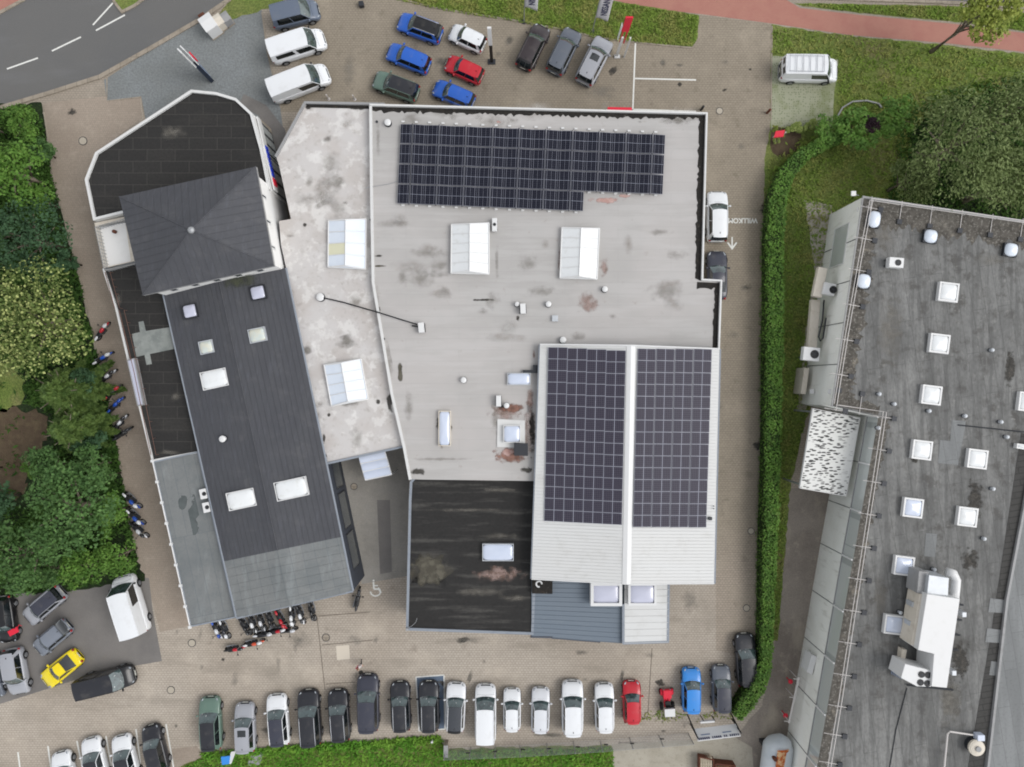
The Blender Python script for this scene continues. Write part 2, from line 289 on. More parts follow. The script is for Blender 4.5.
mat('timber', (132, 96, 62), .8, [dict(s=3, d=5, lo=.4, hi=.7, f=.5, c=(100, 70, 44))])
mat('timber_pale', (184, 172, 152), .8, [dict(s=3, d=5, lo=.4, hi=.7, f=.5, c=(150, 140, 120))])
mat('rust_metal', (98, 58, 42), .8, [dict(s=3, d=5, lo=.4, hi=.7, f=.5, c=(70, 42, 32))])
glass('pane_milky', (222, 230, 240), .25, .5, [dict(s=.7, d=4, lo=.4, hi=.7, f=.35, c=(206, 216, 230))])
glass('pane_white', (226, 228, 228), .4, .3, [dict(s=2.5, d=6, lo=.52, hi=.7, f=.35, c=(196, 196, 188)), dict(s=.8, d=4, lo=.4, hi=.7, f=.3, c=(222, 226, 228))])
glass('pane_blue', (202, 210, 226), .2, .5, [dict(s=.7, d=4, lo=.4, hi=.7, f=.4, c=(184, 196, 216))])
glass('pane_violet', (192, 194, 210), .2, .5)
glass('pane_yellow', (222, 220, 190), .3, .5)
glass('pane_dirty', (196, 204, 198), .35, .4, [dict(s=1.6, d=5, lo=.4, hi=.6, f=.7, c=(214, 210, 190))])
glass('window_glass', (44, 56, 64), .05, .8)
glass('window_pale', (196, 201, 198), .08, .8, [dict(k='brick', bw=1.4, bh=40, mo=.05, c=(150, 156, 154), lo=0, hi=1, f=.7)])
mat('brand_blue', (34, 62, 190), .4); mat('brand_red', (214, 40, 62), .4); mat('navy', (38, 46, 62), .4); mat('sign_blue_grey', (120, 134, 156), .4)
mat('text_dark', (60, 62, 92), .6)
def stain_mat(name, c1, c2, s=2.0, hard=.12, bias=.0, strength=1.0):
    m = bpy.data.materials.new(name); m.use_nodes = True; t = m.node_tree; N = t.nodes; L = t.links
    b = N['Principled BSDF']; b.inputs['Roughness'].default_value = .9
    tc = N.new('ShaderNodeTexCoord'); geo = N.new('ShaderNodeNewGeometry')
    n1 = N.new('ShaderNodeTexNoise'); n1.inputs['Scale'].default_value = s; n1.inputs['Detail'].default_value = 6; L.new(geo.outputs['Position'], n1.inputs[0])
    n2 = N.new('ShaderNodeTexNoise'); n2.inputs['Scale'].default_value = s * 1.7; n2.inputs['Detail'].default_value = 5; L.new(geo.outputs['Position'], n2.inputs[0])
    mx = N.new('ShaderNodeMix'); mx.data_type = 'RGBA'; mr0 = N.new('ShaderNodeMapRange'); mr0.inputs[1].default_value = .4; mr0.inputs[2].default_value = .6
    L.new(n2.outputs[0], mr0.inputs[0]); L.new(mr0.outputs[0], mx.inputs[0]); mx.inputs[6].default_value = lin(c1); mx.inputs[7].default_value = lin(c2); L.new(mx.outputs[2], b.inputs[0])
    vm = N.new('ShaderNodeVectorMath'); vm.operation = 'SUBTRACT'; vm.inputs[1].default_value = (.5, .5, 0); L.new(tc.outputs['Generated'], vm.inputs[0])
    sx = N.new('ShaderNodeSeparateXYZ'); L.new(vm.outputs[0], sx.inputs[0]); cx = N.new('ShaderNodeCombineXYZ'); L.new(sx.outputs[0], cx.inputs[0]); L.new(sx.outputs[1], cx.inputs[1])
    ln = N.new('ShaderNodeVectorMath'); ln.operation = 'LENGTH'; L.new(cx.outputs[0], ln.inputs[0])
    a = N.new('ShaderNodeMath'); a.operation = 'MULTIPLY_ADD'; L.new(ln.outputs['Value'], a.inputs[0]); a.inputs[1].default_value = -1.5; L.new(n1.outputs[0], a.inputs[2])
    mr = N.new('ShaderNodeMapRange'); mr.interpolation_type = 'SMOOTHSTEP'; mr.inputs[1].default_value = .0 + bias; mr.inputs[2].default_value = bias + hard; mr.inputs[4].default_value = strength
    L.new(a.outputs[0], mr.inputs[0]); L.new(mr.outputs[0], b.inputs['Alpha']); MC[name] = m; return m
stain_mat('stain_rust', (172, 148, 140), (138, 112, 100), 1.6, .4, .0, .6)
stain_mat('stain_red', (206, 176, 168), (190, 150, 140), 1.6, .3, .05, .8)
stain_mat('stain_soft', (164, 156, 148), (190, 188, 184), .9, .8, -.15, .6)
stain_mat('stain_red2', (150, 110, 96), (112, 82, 70), 1.6, .3, -.05, .85)
stain_mat('stain_dark', (80, 76, 70), (52, 50, 46), 2.5, .3, .0, .8)
stain_mat('stain_grey', (126, 121, 112), (146, 141, 132), 1.6, .7, -.1, .4)
stain_mat('stain_moss', (98, 94, 82), (74, 70, 60), 1.2, .25, 0, .9)
stain_mat('stain_pale', (128, 124, 116), (100, 96, 88), 1.4, .5, -.05, .6)
stain_mat('stain_green', (76, 80, 60), (60, 62, 54), 1.2, .4, 0, .8)
stain_mat('stain_wet', (92, 98, 98), (84, 90, 90), 1.2, .06, .1, .9)
SN = [0]
def stain(parent, cx, cy, w_, h_, z, m='stain_rust', rot=0.0):
    c = P(cx, cy, z); k = S * (H - z) / H; SN[0] += 1
    b = MB(); a, e = w_ * k / 2, h_ * k / 2; Rm = Matrix.Rotation(R(rot), 2)
    b.add([tuple(Rm @ Vector(q)) + (0,) for q in ((-a, -e), (a, -e), (a, e), (-a, e))], [(0, 1, 2, 3)])
    o = b.build('stain', MC[m]); o.parent = parent; pl = wloc(parent) if parent else Vector((0, 0, 0))
    o.location = Vector((c.x, c.y, z + .003 + .0015 * (SN[0] % 5))) - pl
    return o
# ---------------------------------------------------------------- the ground
NAT = {'leaf_litter': 4, 'clearing': 3.2, 'bare_soil': 3.5, 'woodland_floor': 1.6, 'lawn': 1.0, 'corner_lawn': 1.0, 'rear_lawn': 1.2, 'red_gravel': 1.4, 'back_yard': .8, 'front_lawn': .5, 'verge': .5, 'grass_pavers': .5, 'concrete_apron': .8, 'building_apron': .8, 'lane_end_paving': .6}
def sheet(name, pts, z, m, kind='structure', label=None, zpx=0):
    if name in NAT:
        rr_ = random.Random(len(name)); out = []; j_ = NAT[name]
        for i in range(len(pts)):
            (x0, y0), (x1, y1) = pts[i], pts[(i + 1) % len(pts)]; n_ = max(1, int(math.hypot(x1 - x0, y1 - y0) / 5)) if max(abs(x0), abs(x1), abs(y0), abs(y1)) < 1100 else 1
            for k in range(n_): t = k / n_; out.append((x0 + (x1 - x0) * t + rr_.uniform(-j_, j_), y0 + (y1 - y0) * t + rr_.uniform(-j_, j_)))
        pts = out
    b = MB(); b.poly(px(pts, zpx), z); o = b.build(name, MC[m]); return tag(o, kind=kind)
b = MB(); b.poly([(-260, -260), (260, -260), (260, 260), (-260, 260)], 0); tag(b.build('ground', MC['w_paving']), kind='structure')
sheet('side_lane', [(44, 103), (108, 96), (140, 97), (142, 118), (96, 152), (84, 180), (100, 260), (152, 455), (194, 625), (160, 632), (148, 585), (137, 560), (108, 400), (74, 260), (52, 178)], .004, 'w_side_lane')
sheet('entrance_lane', [(640, 6), (700, 15), (772, 24), (771, 120), (768, 200), (768, 400), (768, 560), (757, 660), (716, 650), (716, 580), (713, 283), (700, 283), (700, 118), (330, 112), (278, 112), (300, 60), (330, -60), (400, 0), (436, 8), (512, 20), (560, 29), (600, 38), (640, 43), (690, 47)], .004, 'w_lane')
sheet('slate_paving', [(104, 80), (150, 50), (200, 21), (232, 18), (262, 10), (268, 55), (280, 106), (286, 150), (282, 200), (240, 110), (190, 95), (145, 119), (141, 97), (107, 101)], .008, 'w_slate_paving')
sheet('service_passage', [(336, 462), (404, 446), (409, 478), (407, 576), (362, 584), (345, 520)], .008, 'w_court')
sheet('passage_patch', [(377, 500), (390, 500), (392, 572), (380, 574)], .012, 'w_yard_asphalt')
sheet('yard_asphalt', [(-60, 560), (149, 578), (153, 612), (162, 661), (100, 672), (0, 704), (-60, 716)], .008, 'w_yard_asphalt')
sheet('back_yard', [(786, 488), (850, 488), (850, 900), (620, 900), (618, 742), (690, 742), (736, 736), (762, 705), (776, 640)], .004, 'w_back_yard')
sheet('concrete_apron', [(612, 744), (735, 738), (752, 748), (762, 900), (620, 900)], .012, 'w_concrete')
sheet('lane_end_paving', [(150, 752), (196, 746), (205, 757), (190, 770), (186, 900), (150, 900)], .006, 'w_side_lane')
sheet('road', [(-400, -500), (300, -500), (228, 0), (200, 19), (150, 48), (100, 76), (50, 92), (0, 108), (-400, 235)], .008, 'w_asphalt')
sheet('main_road', [(790, -6), (700, -500), (1500, -500), (1500, 40), (955, 2)], .008, 'w_asphalt')
sheet('bike_path', [(560, -12), (614, 0), (640, 7), (700, 14), (768, 23), (850, 35), (945, 43), (1024, 52), (1300, 90), (1300, 70), (1024, 33), (955, 24), (860, 15), (800, 8), (780, -4), (760, -40), (560, -40)], .01, 'w_bike_path')
sheet('path_corner', [(-60, 20), (0, 12), (22, 0), (30, -60), (-60, -60)], .012, 'w_bike_path')
sheet('lawn', [(772, 25), (850, 36), (945, 45), (1024, 54), (1300, 92), (1300, 260), (850, 260), (812, 400), (800, 440), (790, 490), (778, 640), (770, 640), (764, 400), (764, 160), (770, 130)], .008, 'w_grass_ground')
sheet('grass_pavers', [(771, 56), (838, 60), (834, 96), (832, 126), (771, 130)], .014, 'w_grass_pavers')
sheet('verge', [(794, 3), (955, 6), (1300, 40), (1300, 66), (1024, 31), (955, 22), (860, 13), (803, 6)], .012, 'w_grass_ground')
sheet('front_lawn', [(380, -60), (396, 0), (436, 8), (512, 20), (560, 29), (600, 38), (640, 43), (692, 47), (698, 38), (699, 15), (614, 1), (540, -14), (500, -60)], .012, 'w_grass_ground')
sheet('corner_lawn', [(214, 22), (232, -4), (232, -60), (330, -60), (280, 4), (262, 10), (233, 19)], .014, 'w_grass_ground')
sheet('rear_lawn', [(176, 768), (204, 757), (300, 748), (440, 738), (447, 749), (612, 745), (622, 900), (160, 900)], .012, 'w_grass_ground')
sheet('woodland_floor', [(-200, 110), (42, 103), (52, 178), (74, 260), (108, 400), (137, 560), (146, 580), (60, 592), (-60, 600), (-200, 600)], .012, 'w_wood_floor_shade')
sheet('leaf_litter', [(912, 130), (945, 102), (1000, 88), (1080, 84), (1080, 245), (900, 198), (908, 165)], .013, 'w_wood_floor_shade')  # shade below the feathery crowns, painted as a dark ground sheet
sheet('clearing', [(-60, 362), (10, 362), (24, 385), (22, 402), (0, 412), (-60, 415)], .018, 'w_grass_ground')
sheet('bare_soil', [(-60, 412), (18, 408), (44, 414), (50, 440), (34, 456), (20, 500), (-60, 505)], .018, 'w_bare_soil')
sheet('building_apron', [(804, 200), (832, 205), (832, 320), (806, 410), (797, 412), (806, 330), (815, 270)], .016, 'w_concrete')
sheet('red_gravel', [(772, 128), (800, 126), (800, 150), (778, 158), (770, 150)], .016, 'w_bare_soil')
sheet('paving_patch', [(336, 646), (349, 645), (350, 659), (337, 660)], .008, 'patch_pale')
def strip(name, pts, wpx, z0, z1, m, kind='structure'):
    b = MB(); q = px(pts); wd = wpx * S / 2
    L_, R_ = [], []
    for i, p in enumerate(q):
        t = (q[min(i + 1, len(q) - 1)] - q[max(i - 1, 0)]).normalized(); n = Vector((-t.y, t.x, 0))
        L_.append(p + n * wd); R_.append(p - n * wd)
    for i in range(len(q) - 1):
        a, c, e, g = L_[i], L_[i + 1], R_[i + 1], R_[i]
        vs = [(v.x, v.y, z) for z in (z0, z1) for v in (g, e, c, a)]
        b.add(vs, [(4, 5, 6, 7), (0, 1, 5, 4), (3, 2, 1, 0), (2, 3, 7, 6), (1, 2, 6, 5), (3, 0, 4, 7)])
    o = b.build(name, MC[m]); return tag(o, kind=kind)
strip('kerb', [(-80, 133), (0, 108), (50, 93), (100, 77), (150, 49), (200, 20), (229, 0), (260, -40)], 4, 0, .1, 'kerb')
strip('kerb', [(780, -3), (955, 3), (1024, 8), (1300, 30)], 3, 0, .1, 'kerb')
strip('kerb', [(-20, 20), (0, 13), (24, 0), (34, -20)], 3, 0, .1, 'kerb')
strip('kerb', [(396, -2), (436, 8), (512, 20), (560, 29), (600, 38), (640, 43), (692, 48)], 1.4, 0, .06, 'kerb')
strip('kerb', [(43, 104), (54, 180), (76, 262), (110, 402), (139, 560)], 1.2, 0, .06, 'kerb')
strip('kerb', [(262, 12), (268, 55), (281, 108)], 1.4, 0, .04, 'kerb')
strip('kerb', [(107, 78), (107, 101), (141, 97), (145, 120)], 1.2, 0, .03, 'kerb')
strip('kerb', [(772, 26), (771, 120)], 1.2, 0, .03, 'kerb')
strip('garden_edging', [(837, 117), (842, 108), (852, 102), (866, 101), (878, 104), (881, 108)], 1.4, 0, .15, 'coping_grey')
b = MB(); isl = px([(112, -30), (113, 2), (122, 14), (136, 7), (150, -4), (160, -30)]); b.prism(isl, 0, .12); tag(b.build('traffic_island', MC['kerb']), kind='structure')
b = MB(); b.poly(inset([(p.x, p.y) for p in isl][::-1] if area([(p.x, p.y) for p in isl]) < 0 else [(p.x, p.y) for p in isl], .25), .124); tag(b.build('island_grass', MC['w_grass_ground']), kind='structure')
LN = [(7, 69, 38, 58), (52, 51, 81, 37), (93, 25, 113, 3), (96, 30.5, 125, 15)]
for x0, y0, x1, y1 in LN: strip('lane_line', [(x0, y0), (x1, y1)], 1.5, .010, .014, 'w_line')
for a in ((635.5, 41, 632.8, 109.5), (635, 78.5, 696, 80), (633, 109.5, 696, 111.5), (18, 752, 21, 775), (48, 746, 52, 775), (77, 741, 84, 775), (106, 736, 113, 775), (136, 729, 142, 775), (166, 724, 175, 775)):
    strip('parking_line', [(a[0], a[1]), (a[2], a[3])], 1.5, .010, .014, 'w_line')
for a in ((317, 617, 325, 690), (319, 616, 370, 612), (322, 645, 373, 640), (326, 684, 355, 682), (652, 648, 648, 712)):
    strip('drain_joint', [(a[0], a[1]), (a[2], a[3])], .7, .006, .010, 'joint_dark')
b = MB(); b.poly(px([(416, 677), (444, 675), (445, 729), (419, 731)]), .010); tag(b.build('painted_bay', MC['w_blue_bay']), kind='structure')
for a in ((416, 677, 444, 675), (444, 675, 445, 729), (416, 677, 419, 731), (419, 731, 445, 729)): strip('parking_line', [(a[0], a[1]), (a[2], a[3])], 1.2, .012, .016, 'w_line')
# tyre marks and old stains on the paving
for (x, y, a, c, m) in ((72, 112, 16, 12, 'stain_dark'), (480, 715, 30, 14, 'stain_grey'), (355, 640, 26, 16, 'stain_grey'), (690, 600, 26, 40, 'stain_grey'), (650, 655, 14, 10, 'stain_grey'), (300, 640, 40, 26, 'stain_grey'), (470, 640, 60, 12, 'stain_grey'),
        (440, 62, 24, 16, 'stain_pale'), (350, 70, 20, 60, 'stain_grey'), (725, 90, 8, 6, 'stain_dark'), (550, 735, 60, 8, 'stain_pale'), (725, 62, 12, 8, 'stain_grey'), (600, 92, 60, 22, 'stain_grey')):
    stain(None, x, y, a, c, .012, m); tag(bpy.data.objects[-1] if False else SC.collection.objects[-1], kind='structure')
for o in SC.collection.objects:
    if o.name.startswith('stain') and o.parent is None: o.name = 'paving_stain'; o['kind'] = 'structure'
rn = random.Random(9)
for k in range(60):
    x, y = rn.uniform(170, 750), rn.uniform(625, 735)
    if k % 4 == 0: x, y = rn.uniform(320, 770), rn.uniform(30, 100)
    if k % 7 == 0: x, y = rn.uniform(716, 766), rn.uniform(120, 600)
    o = stain(None, x, y, rn.uniform(4, 26), rn.uniform(3, 10), .012, rn.choice(['stain_grey', 'stain_pale', 'stain_dark', 'stain_grey']), rn.uniform(0, 90)); o.name = 'paving_stain'; o['kind'] = 'structure'
# lettering, arrow and wheelchair symbol painted on the paving
def text_mesh(name, body, size, mtx, m, parent=None, ext=.002):
    cu = bpy.data.curves.new(name, 'FONT'); cu.body = body; cu.size = size; cu.extrude = ext; cu.align_x = 'CENTER'; cu.align_y = 'CENTER'; cu.offset = size * .03
    to = bpy.data.objects.new('tmp', cu); SC.collection.objects.link(to)
    dg = bpy.context.evaluated_depsgraph_get(); me = bpy.data.meshes.new_from_object(to.evaluated_get(dg)); bpy.data.objects.remove(to)
    me.name = name; o = bpy.data.objects.new(name, me); SC.collection.objects.link(o); me.materials.clear(); me.materials.append(MC[m])
    o.matrix_world = mtx
    if parent is not None: o.parent = parent
    return o
c = P(736, 220.5)
tag(text_mesh('painted_lettering', 'WILLKOMMEN', .58, Matrix.Translation((c.x, c.y, .014)) @ Matrix.Rotation(math.pi, 4, 'Z') @ Matrix.Diagonal((1.03, 1.1, 1, 1)), 'w_line'), kind='structure')
b = MB()
for q in ([(731.4, 237), (732.8, 237), (732.8, 248), (731.4, 248)], [(727, 243), (728, 242), (732.1, 247), (736.2, 242), (737.2, 243), (732.1, 250)]): b.poly(px(q), .012 if len(q) == 4 else .014)
tag(b.build('painted_arrow', MC['w_line']), kind='structure')
b = MB()
def ppoly(pts, wd, z):
    q = px(pts)
    for i in range(len(q) - 1):
        t = (q[i + 1] - q[i]).normalized(); n = Vector((-t.y, t.x, 0)) * wd / 2
        b.poly([q[i] + n, q[i] - n, q[i + 1] - n, q[i + 1] + n], z + i * .0004)
wcx, wcy = 375.5, 591.5
ppoly([(wcx + 5 * math.cos(R(a)), wcy + 4.5 * math.sin(R(a))) for a in range(-60, 200, 20)], .12, .012)
ppoly([(373.5, 582), (374, 589), (379, 589), (381, 593)], .16, .02); ppoly([(374, 585.5), (378, 585.5)], .12, .024)
ppoly([(372.8, 580.5), (374.4, 580.5)], .16, .026)
tag(b.build('painted_symbol', MC['w_line']), kind='structure')
# ---------------------------------------------------------------- buildings
def building(label, pts, z, cat='building', name='building'):
    c = sum((P(x, y, z) for x, y in pts), Vector()) / len(pts)
    return empty(name, (c.x, c.y, 0), 0, label, cat)
def part(name, b, m, parent, **k): return b.build(name, MC[m] if isinstance(m, str) else m, parent, **k)
def flat_block(root, pts, z, wall, roof, coping, cw=.28, ch=.16):
    q = px(pts, z); b = MB(); b.prism(q, 0, z - .004, top=False); part('wall', b, wall, root)
    b = MB(); b.poly(q, z); part('roof', b, roof, root)
    if coping:
        b = MB(); b.ring(q, cw, z - .05, z + ch); part('coping', b, coping, root)
    return q
def windows_on(root, a, c, z0, z1, n, m='window_glass', gap=.3, frame='white_metal', inset_end=.5, depth=.05):
    """n windows along the wall from a to c (ground points, wall face on the left-hand side looking a->c outward normal computed)"""
    a = Vector((a[0], a[1], 0)); c = Vector((c[0], c[1], 0)); t = (c - a); Lx = t.length; t.normalize(); nrm = Vector((t.y, -t.x, 0))
    u = (Lx - 2 * inset_end) / n; ang = math.atan2(t.y, t.x)
    for i in range(n):
        m0 = a + t * (inset_end + u * (i + .5)); wd = u - gap
        f = MB(); hz = (z0 + z1) / 2; hh = z1 - z0
        p = m0 + nrm * depth * .5
        for dx, dz, sx, sz in ((0, hh / 2, wd, .08), (0, -hh / 2, wd, .08), (-wd / 2, 0, .08, hh), (wd / 2, 0, .08, hh)):
            q = p + t * dx; f.box((q.x, q.y, hz + dz), (sx, depth + .04, sz), ang)
        fo = part('window', f, frame, root)
        g = MB(); g.box((m0.x + nrm.x * .02, m0.y + nrm.y * .02, hz), (wd - .08, .05, hh - .08), ang); part('pane', g, m, fo)
def skylight(root, cx, cy, w_, h_, rot, z, pane='pane_white', frame='white_metal', hgt=.3, bars=0, fw=.1):
    c = P(cx, cy, z + hgt); k = S * (H - z) / H; a, e = w_ * k, h_ * k
    f = MB(); Rm = Matrix.Rotation(R(rot), 3, 'Z')
    for dx, dy, sx, sy in ((0, e / 2 - fw / 2, a, fw), (0, -e / 2 + fw / 2, a, fw), (-a / 2 + fw / 2, 0, fw, e - 2 * fw), (a / 2 - fw / 2, 0, fw, e - 2 * fw)):
        q = Rm @ Vector((dx, dy, 0)); f.box((c.x + q.x, c.y + q.y, z + hgt / 2), (sx, sy, hgt), R(rot))
    for i in range(bars):
        q = Rm @ Vector((0, e * ((i + 1) / (bars + 1) - .5), 0)); f.box((c.x + q.x, c.y + q.y, z + hgt + .01), (a - .1, .05, .05), R(rot))
    fo = part('skylight', f, frame, root)
    g = MB(); g.dome((c.x, c.y, z + hgt * .75), a / 2 - fw * .8, e / 2 - fw * .8, .18, R(rot), 32, 6, power=7); part('pane', g, pane, fo, smooth=True)
    return fo
def lantern(root, corners, z, pane, yellow=False, n=4, base=.35, rise=.55, ridge_dir=1):
    """ridge rooflight: corners NW NE SE SW in the picture at its eaves, ridge running north-south"""
    q = px(corners, z + base); f = MB(); f.prism(q, z - .01, z + base, top=False)
    nw, ne, se, sw = q; rn = (nw + ne) / 2 + Vector((0, 0, rise)); rs = (se + sw) / 2 + Vector((0, 0, rise))
    rn, rs = rn + (rs - rn) * .03, rs - (rs - rn) * .03
    for p0, p1 in ((nw, sw), (ne, se), (nw, ne), (sw, se), (rn, rs), (nw, rn), (ne, rn), (sw, rs), (se, rs)): f.tube([p0, p1], .06, 5)
    for i in range(1, n):
        t = i / n; r_ = lerp(rn, rs, t); f.tube([lerp(nw, sw, t), r_], .035, 5); f.tube([lerp(ne, se, t), r_], .035, 5)
    fo = part('roof_lantern', f, 'white_metal', root)
    for si, (a0, a1) in enumerate(((nw, sw), (ne, se))):
        for i in range(n):
            t0, t1 = i / n, (i + 1) / n; g = MB(); vs = [lerp(a0, a1, t0), lerp(a0, a1, t1), lerp(rn, rs, t1), lerp(rn, rs, t0)]
            vs = [v - Vector((0, 0, .02)) for v in vs]; g.add(vs, [(0, 1, 2, 3) if si == 0 else (3, 2, 1, 0)])
            part('pane', g, 'pane_yellow' if yellow and si == 0 and i == 2 else pane, fo)
    g = MB(); g.add([nw, ne, rn], [(0, 1, 2)]); g.add([sw, se, rs], [(2, 1, 0)]); part('gable_pane', g, pane, fo)
def pipe_vent(root, cx, cy, z, r=.28, h=.5, m='white_metal', name='vent_pipe'):
    c = P(cx, cy, z + h); g = MB(); g.cyl((c.x, c.y, z), r * .7, h * .8, 16); g.cyl((c.x, c.y, z + h * .8), r, h * .12, 18); g.dome((c.x, c.y, z + h * .92), r * .95, r * .95, .1, n=18)
    o = part(name, g, m, root); g = MB(); g.cyl((c.x, c.y, z), r * 1.1, .05, 18); part('collar', g, 'dark_metal', o); return o

# A1 glazed showroom with black roof ------------------------------------------------
Z1 = 4.6
A1 = [(86, 180), (96.5, 153), (192, 90.5), (217, 93), (237, 99), (253, 114), (263, 150), (271, 190), (140, 226), (125, 213.5), (94.5, 221)]
sh = building('black flat roofed showroom with white rounded coping beside the road bend', A1, Z1)
q1 = flat_block(sh, A1, Z1, 'w_white_wall', 'w_roof_black', 'coping_white', .22, .2)
# glazed front under the coping on the east side, with sign band
for i in (0, 1, 2, 3, 4, 5):
    a, c = q1[i + 1], q1[i]
    if i < 5: windows_on(sh, a, c, .4, 3.2, max(1, int((a - c).length / 1.8)), 'window_glass', .1, 'coping_grey', .1)
a, c = q1[6], q1[5]
windows_on(sh, q1[6], q1[5], .2, 3.3, 3, 'window_pale', .12, 'dark_metal', .1)
windows_on(sh, q1[7], q1[6], .2, 3.3, 3, 'window_pale', .12, 'dark_metal', .1)
t = (q1[7] - q1[5]); t.z = 0; tl = t.length; t.normalize(); nr = Vector((-t.y, t.x, 0))
if nr.x < 0: nr = -nr
base = Vector((q1[5].x, q1[5].y, 0)); ang = math.atan2(t.y, t.x)
def sign_piece(u0, u1, z0, z1, m, nm, off=.18, par=None):
    g = MB(); q = base + t * (tl * (u0 + u1) / 2) + nr * off; g.box((q.x, q.y, (z0 + z1) / 2), (tl * (u1 - u0), .12, z1 - z0), ang); return part(nm, g, m, par or sh)
sb = sign_piece(.02, .99, 3.4, 4.3, 'coping_white', 'fascia_sign')
u = .40
for k in range(7): sign_piece(u, u + .045, 3.55, 4.15, 'brand_blue', 'lettering', .26, sb); u += .06
sign_piece(.83, .93, 3.5, 4.2, 'brand_red', 'emblem', .26, sb)
strip('dark_paving', [(241, 100), (262, 110), (279, 132), (283, 150)], 13, .012, .016, 'w_yard_asphalt')
strip('plinth_kerb', [(259, 119), (270, 129), (277, 155), (284, 190)], 2, .0, .12, 'kerb')

stain(sh, 172, 132, 40, 20, Z1, 'stain_grey'); 
# A2 tower with pyramid roof
ZT = 8.0
TW = [(120, 197), (256.5, 167), (274.5, 266), (143.5, 295.5)]
tw = building('tall white block under the dark grey pyramid roof', TW, ZT)
q = px(TW, ZT); ap = P(191, 230, 10.3)
wq = inset([(p.x, p.y) for p in q][::-1] if area([(p.x, p.y) for p in q]) < 0 else [(p.x, p.y) for p in q], .35)
b = MB(); b.prism(wq, 0, ZT - .02, top=False); part('wall', b, 'w_white_wall', tw)
b = MB(); qq = [p + Vector((0, 0, .12)) for p in q]
for i in range(4): b.add([qq[(i + 1) % 4], qq[i], ap], [(0, 1, 2)])
part('roof', b, 'w_sheet_dark', tw)
b = MB()
for i in range(4):
    b.tube([qq[i] + Vector((0, 0, .03)), ap + Vector((0, 0, .03))], .05, 5)
    e0, e1 = qq[i], qq[(i + 1) % 4]; nseg = int((e1 - e0).length / .55)
    mid = (e0 + e1) / 2
    for k in range(1, nseg):       # standing seams run up the slope to the hips
        s_ = e0 + (e1 - e0) * k / nseg; up = (ap - mid); tt = min(k / nseg, 1 - k / nseg) * 2
        e_ = s_ + up * tt
        b.tube([s_ + Vector((0, 0, .01)), e_ + Vector((0, 0, .01))], .014, 4, cap=False)
part('seam', b, 'w_sheet_dark', tw)
b = MB(); b.dome((ap.x, ap.y, ap.z - .05), .28, .28, .25); part('finial', b, 'metal', tw)
b = MB(); b.prism(q, ZT - .22, ZT + .1, top=True, bottom=True); part('fascia', b, 'coping_grey', tw)
windows_on(tw, wq[1] if False else wq[0], wq[1], 5.8, 7.2, 5, 'window_glass', 1.2)
for i in range(4):
    a, c = wq[i], wq[(i + 1) % 4]
    if i != 0: windows_on(tw, a, c, 5.9, 7.1, 3, 'window_glass', 1.9)
# white terrace beside the tower
TE = [(96, 228), (128, 222), (134, 262), (106, 268)]
te = building('small white roof terrace with railing beside the pyramid roofed block', TE, 4.3, 'terrace', 'roof_terrace')
q = px(TE, 4.2); b = MB(); b.prism(q, 0, 4.2); part('floor', b, 'w_white_wall', te)
b = MB(); b.ring(px([(94.5, 223), (128, 216), (135, 264), (105, 271)], 4.3), .3, 4.0, 4.32); part('edge', b, 'cream_metal', te)
rl = MB(); A_, B_, C_, D_ = px([(95, 227), (127, 218), (104, 270), (134, 262)], 5.2)
def railing(g, pts, zb, n, r=.025, rails=3):
    for i in range(len(pts) - 1):
        a, c = pts[i], pts[i + 1]
        for k in range(rails):
            z = zb + (a.z - zb) * (k + 1) / rails; g.tube([(a.x, a.y, z), (c.x, c.y, z)], r, 5)
        for k in range(n + 1):
            p = lerp(a, c, k / n); g.tube([(p.x, p.y, zb), (p.x, p.y, a.z)], r * .9, 5)
railing(rl, [B_, A_, C_, D_], 4.25, 12); part('railing', rl, 'metal', te)
rd = MB(); rd.cyl(tuple(P(115.5, 232, 4.3)), .15, .3); part('roof_drain', rd, 'rust_metal', te)
# A3 low black roof strip
Z3 = 4.2
A3 = [(103, 269), (150, 258), (172, 300), (203, 452), (152.5, 461.5), (126, 352), (116, 309)]
lo = building('narrow black flat roofed wing along the side lane', A3, Z3)
q3 = flat_block(lo, A3, Z3, 'w_white_wall', 'w_roof_black', 'coping_white', .16, .12)
b = MB(); b.poly(px([(132, 334), (140, 332), (138.5, 322), (143.5, 321), (146, 331), (171, 327), (174, 349), (150, 354), (152, 364), (146.5, 365), (144.5, 355), (136.5, 357)], Z3), Z3 + .012); part('felt_patch', b, 'w_felt_patch', lo)
for (x, y, a, c, m) in ((150, 270, 30, 14, 'stain_green'), (118, 300, 12, 24, 'stain_grey'), (176, 397, 18, 12, 'stain_grey'), (170, 452, 30, 8, 'stain_grey')): stain(lo, x, y, a, c, Z3 + .01, m)
b = MB()
for pts in ([(105, 272), (114.5, 308)], [(119, 310), (134, 372), (151, 455)]):
    q = px(pts, Z3 + .9); b.tube(q, .03, 5); q = px([(x + 5, y) for x, y in pts], Z3 + .5); b.tube(q, .02, 5)
    for i in range(len(q) - 1):
        for k in range(6): p = lerp(q[i], q[i + 1], k / 5); b.tube([(p.x, p.y, Z3), (p.x, p.y, p.z)], .018, 4)
part('railing', b, 'rust_rail', lo)
b = MB(); q = px([(128, 361), (133.5, 359), (143, 404), (138, 405)], Z3 + .5); b.prism(q, Z3 + .3, Z3 + .5); lk = part('side_rooflight', b, 'pane_violet', lo)
b = MB(); b.ring(px([(127, 360), (134.5, 358), (144, 405), (137.5, 406)], Z3 + .5), .07, Z3, Z3 + .55); part('frame', b, 'coping_grey', lk)
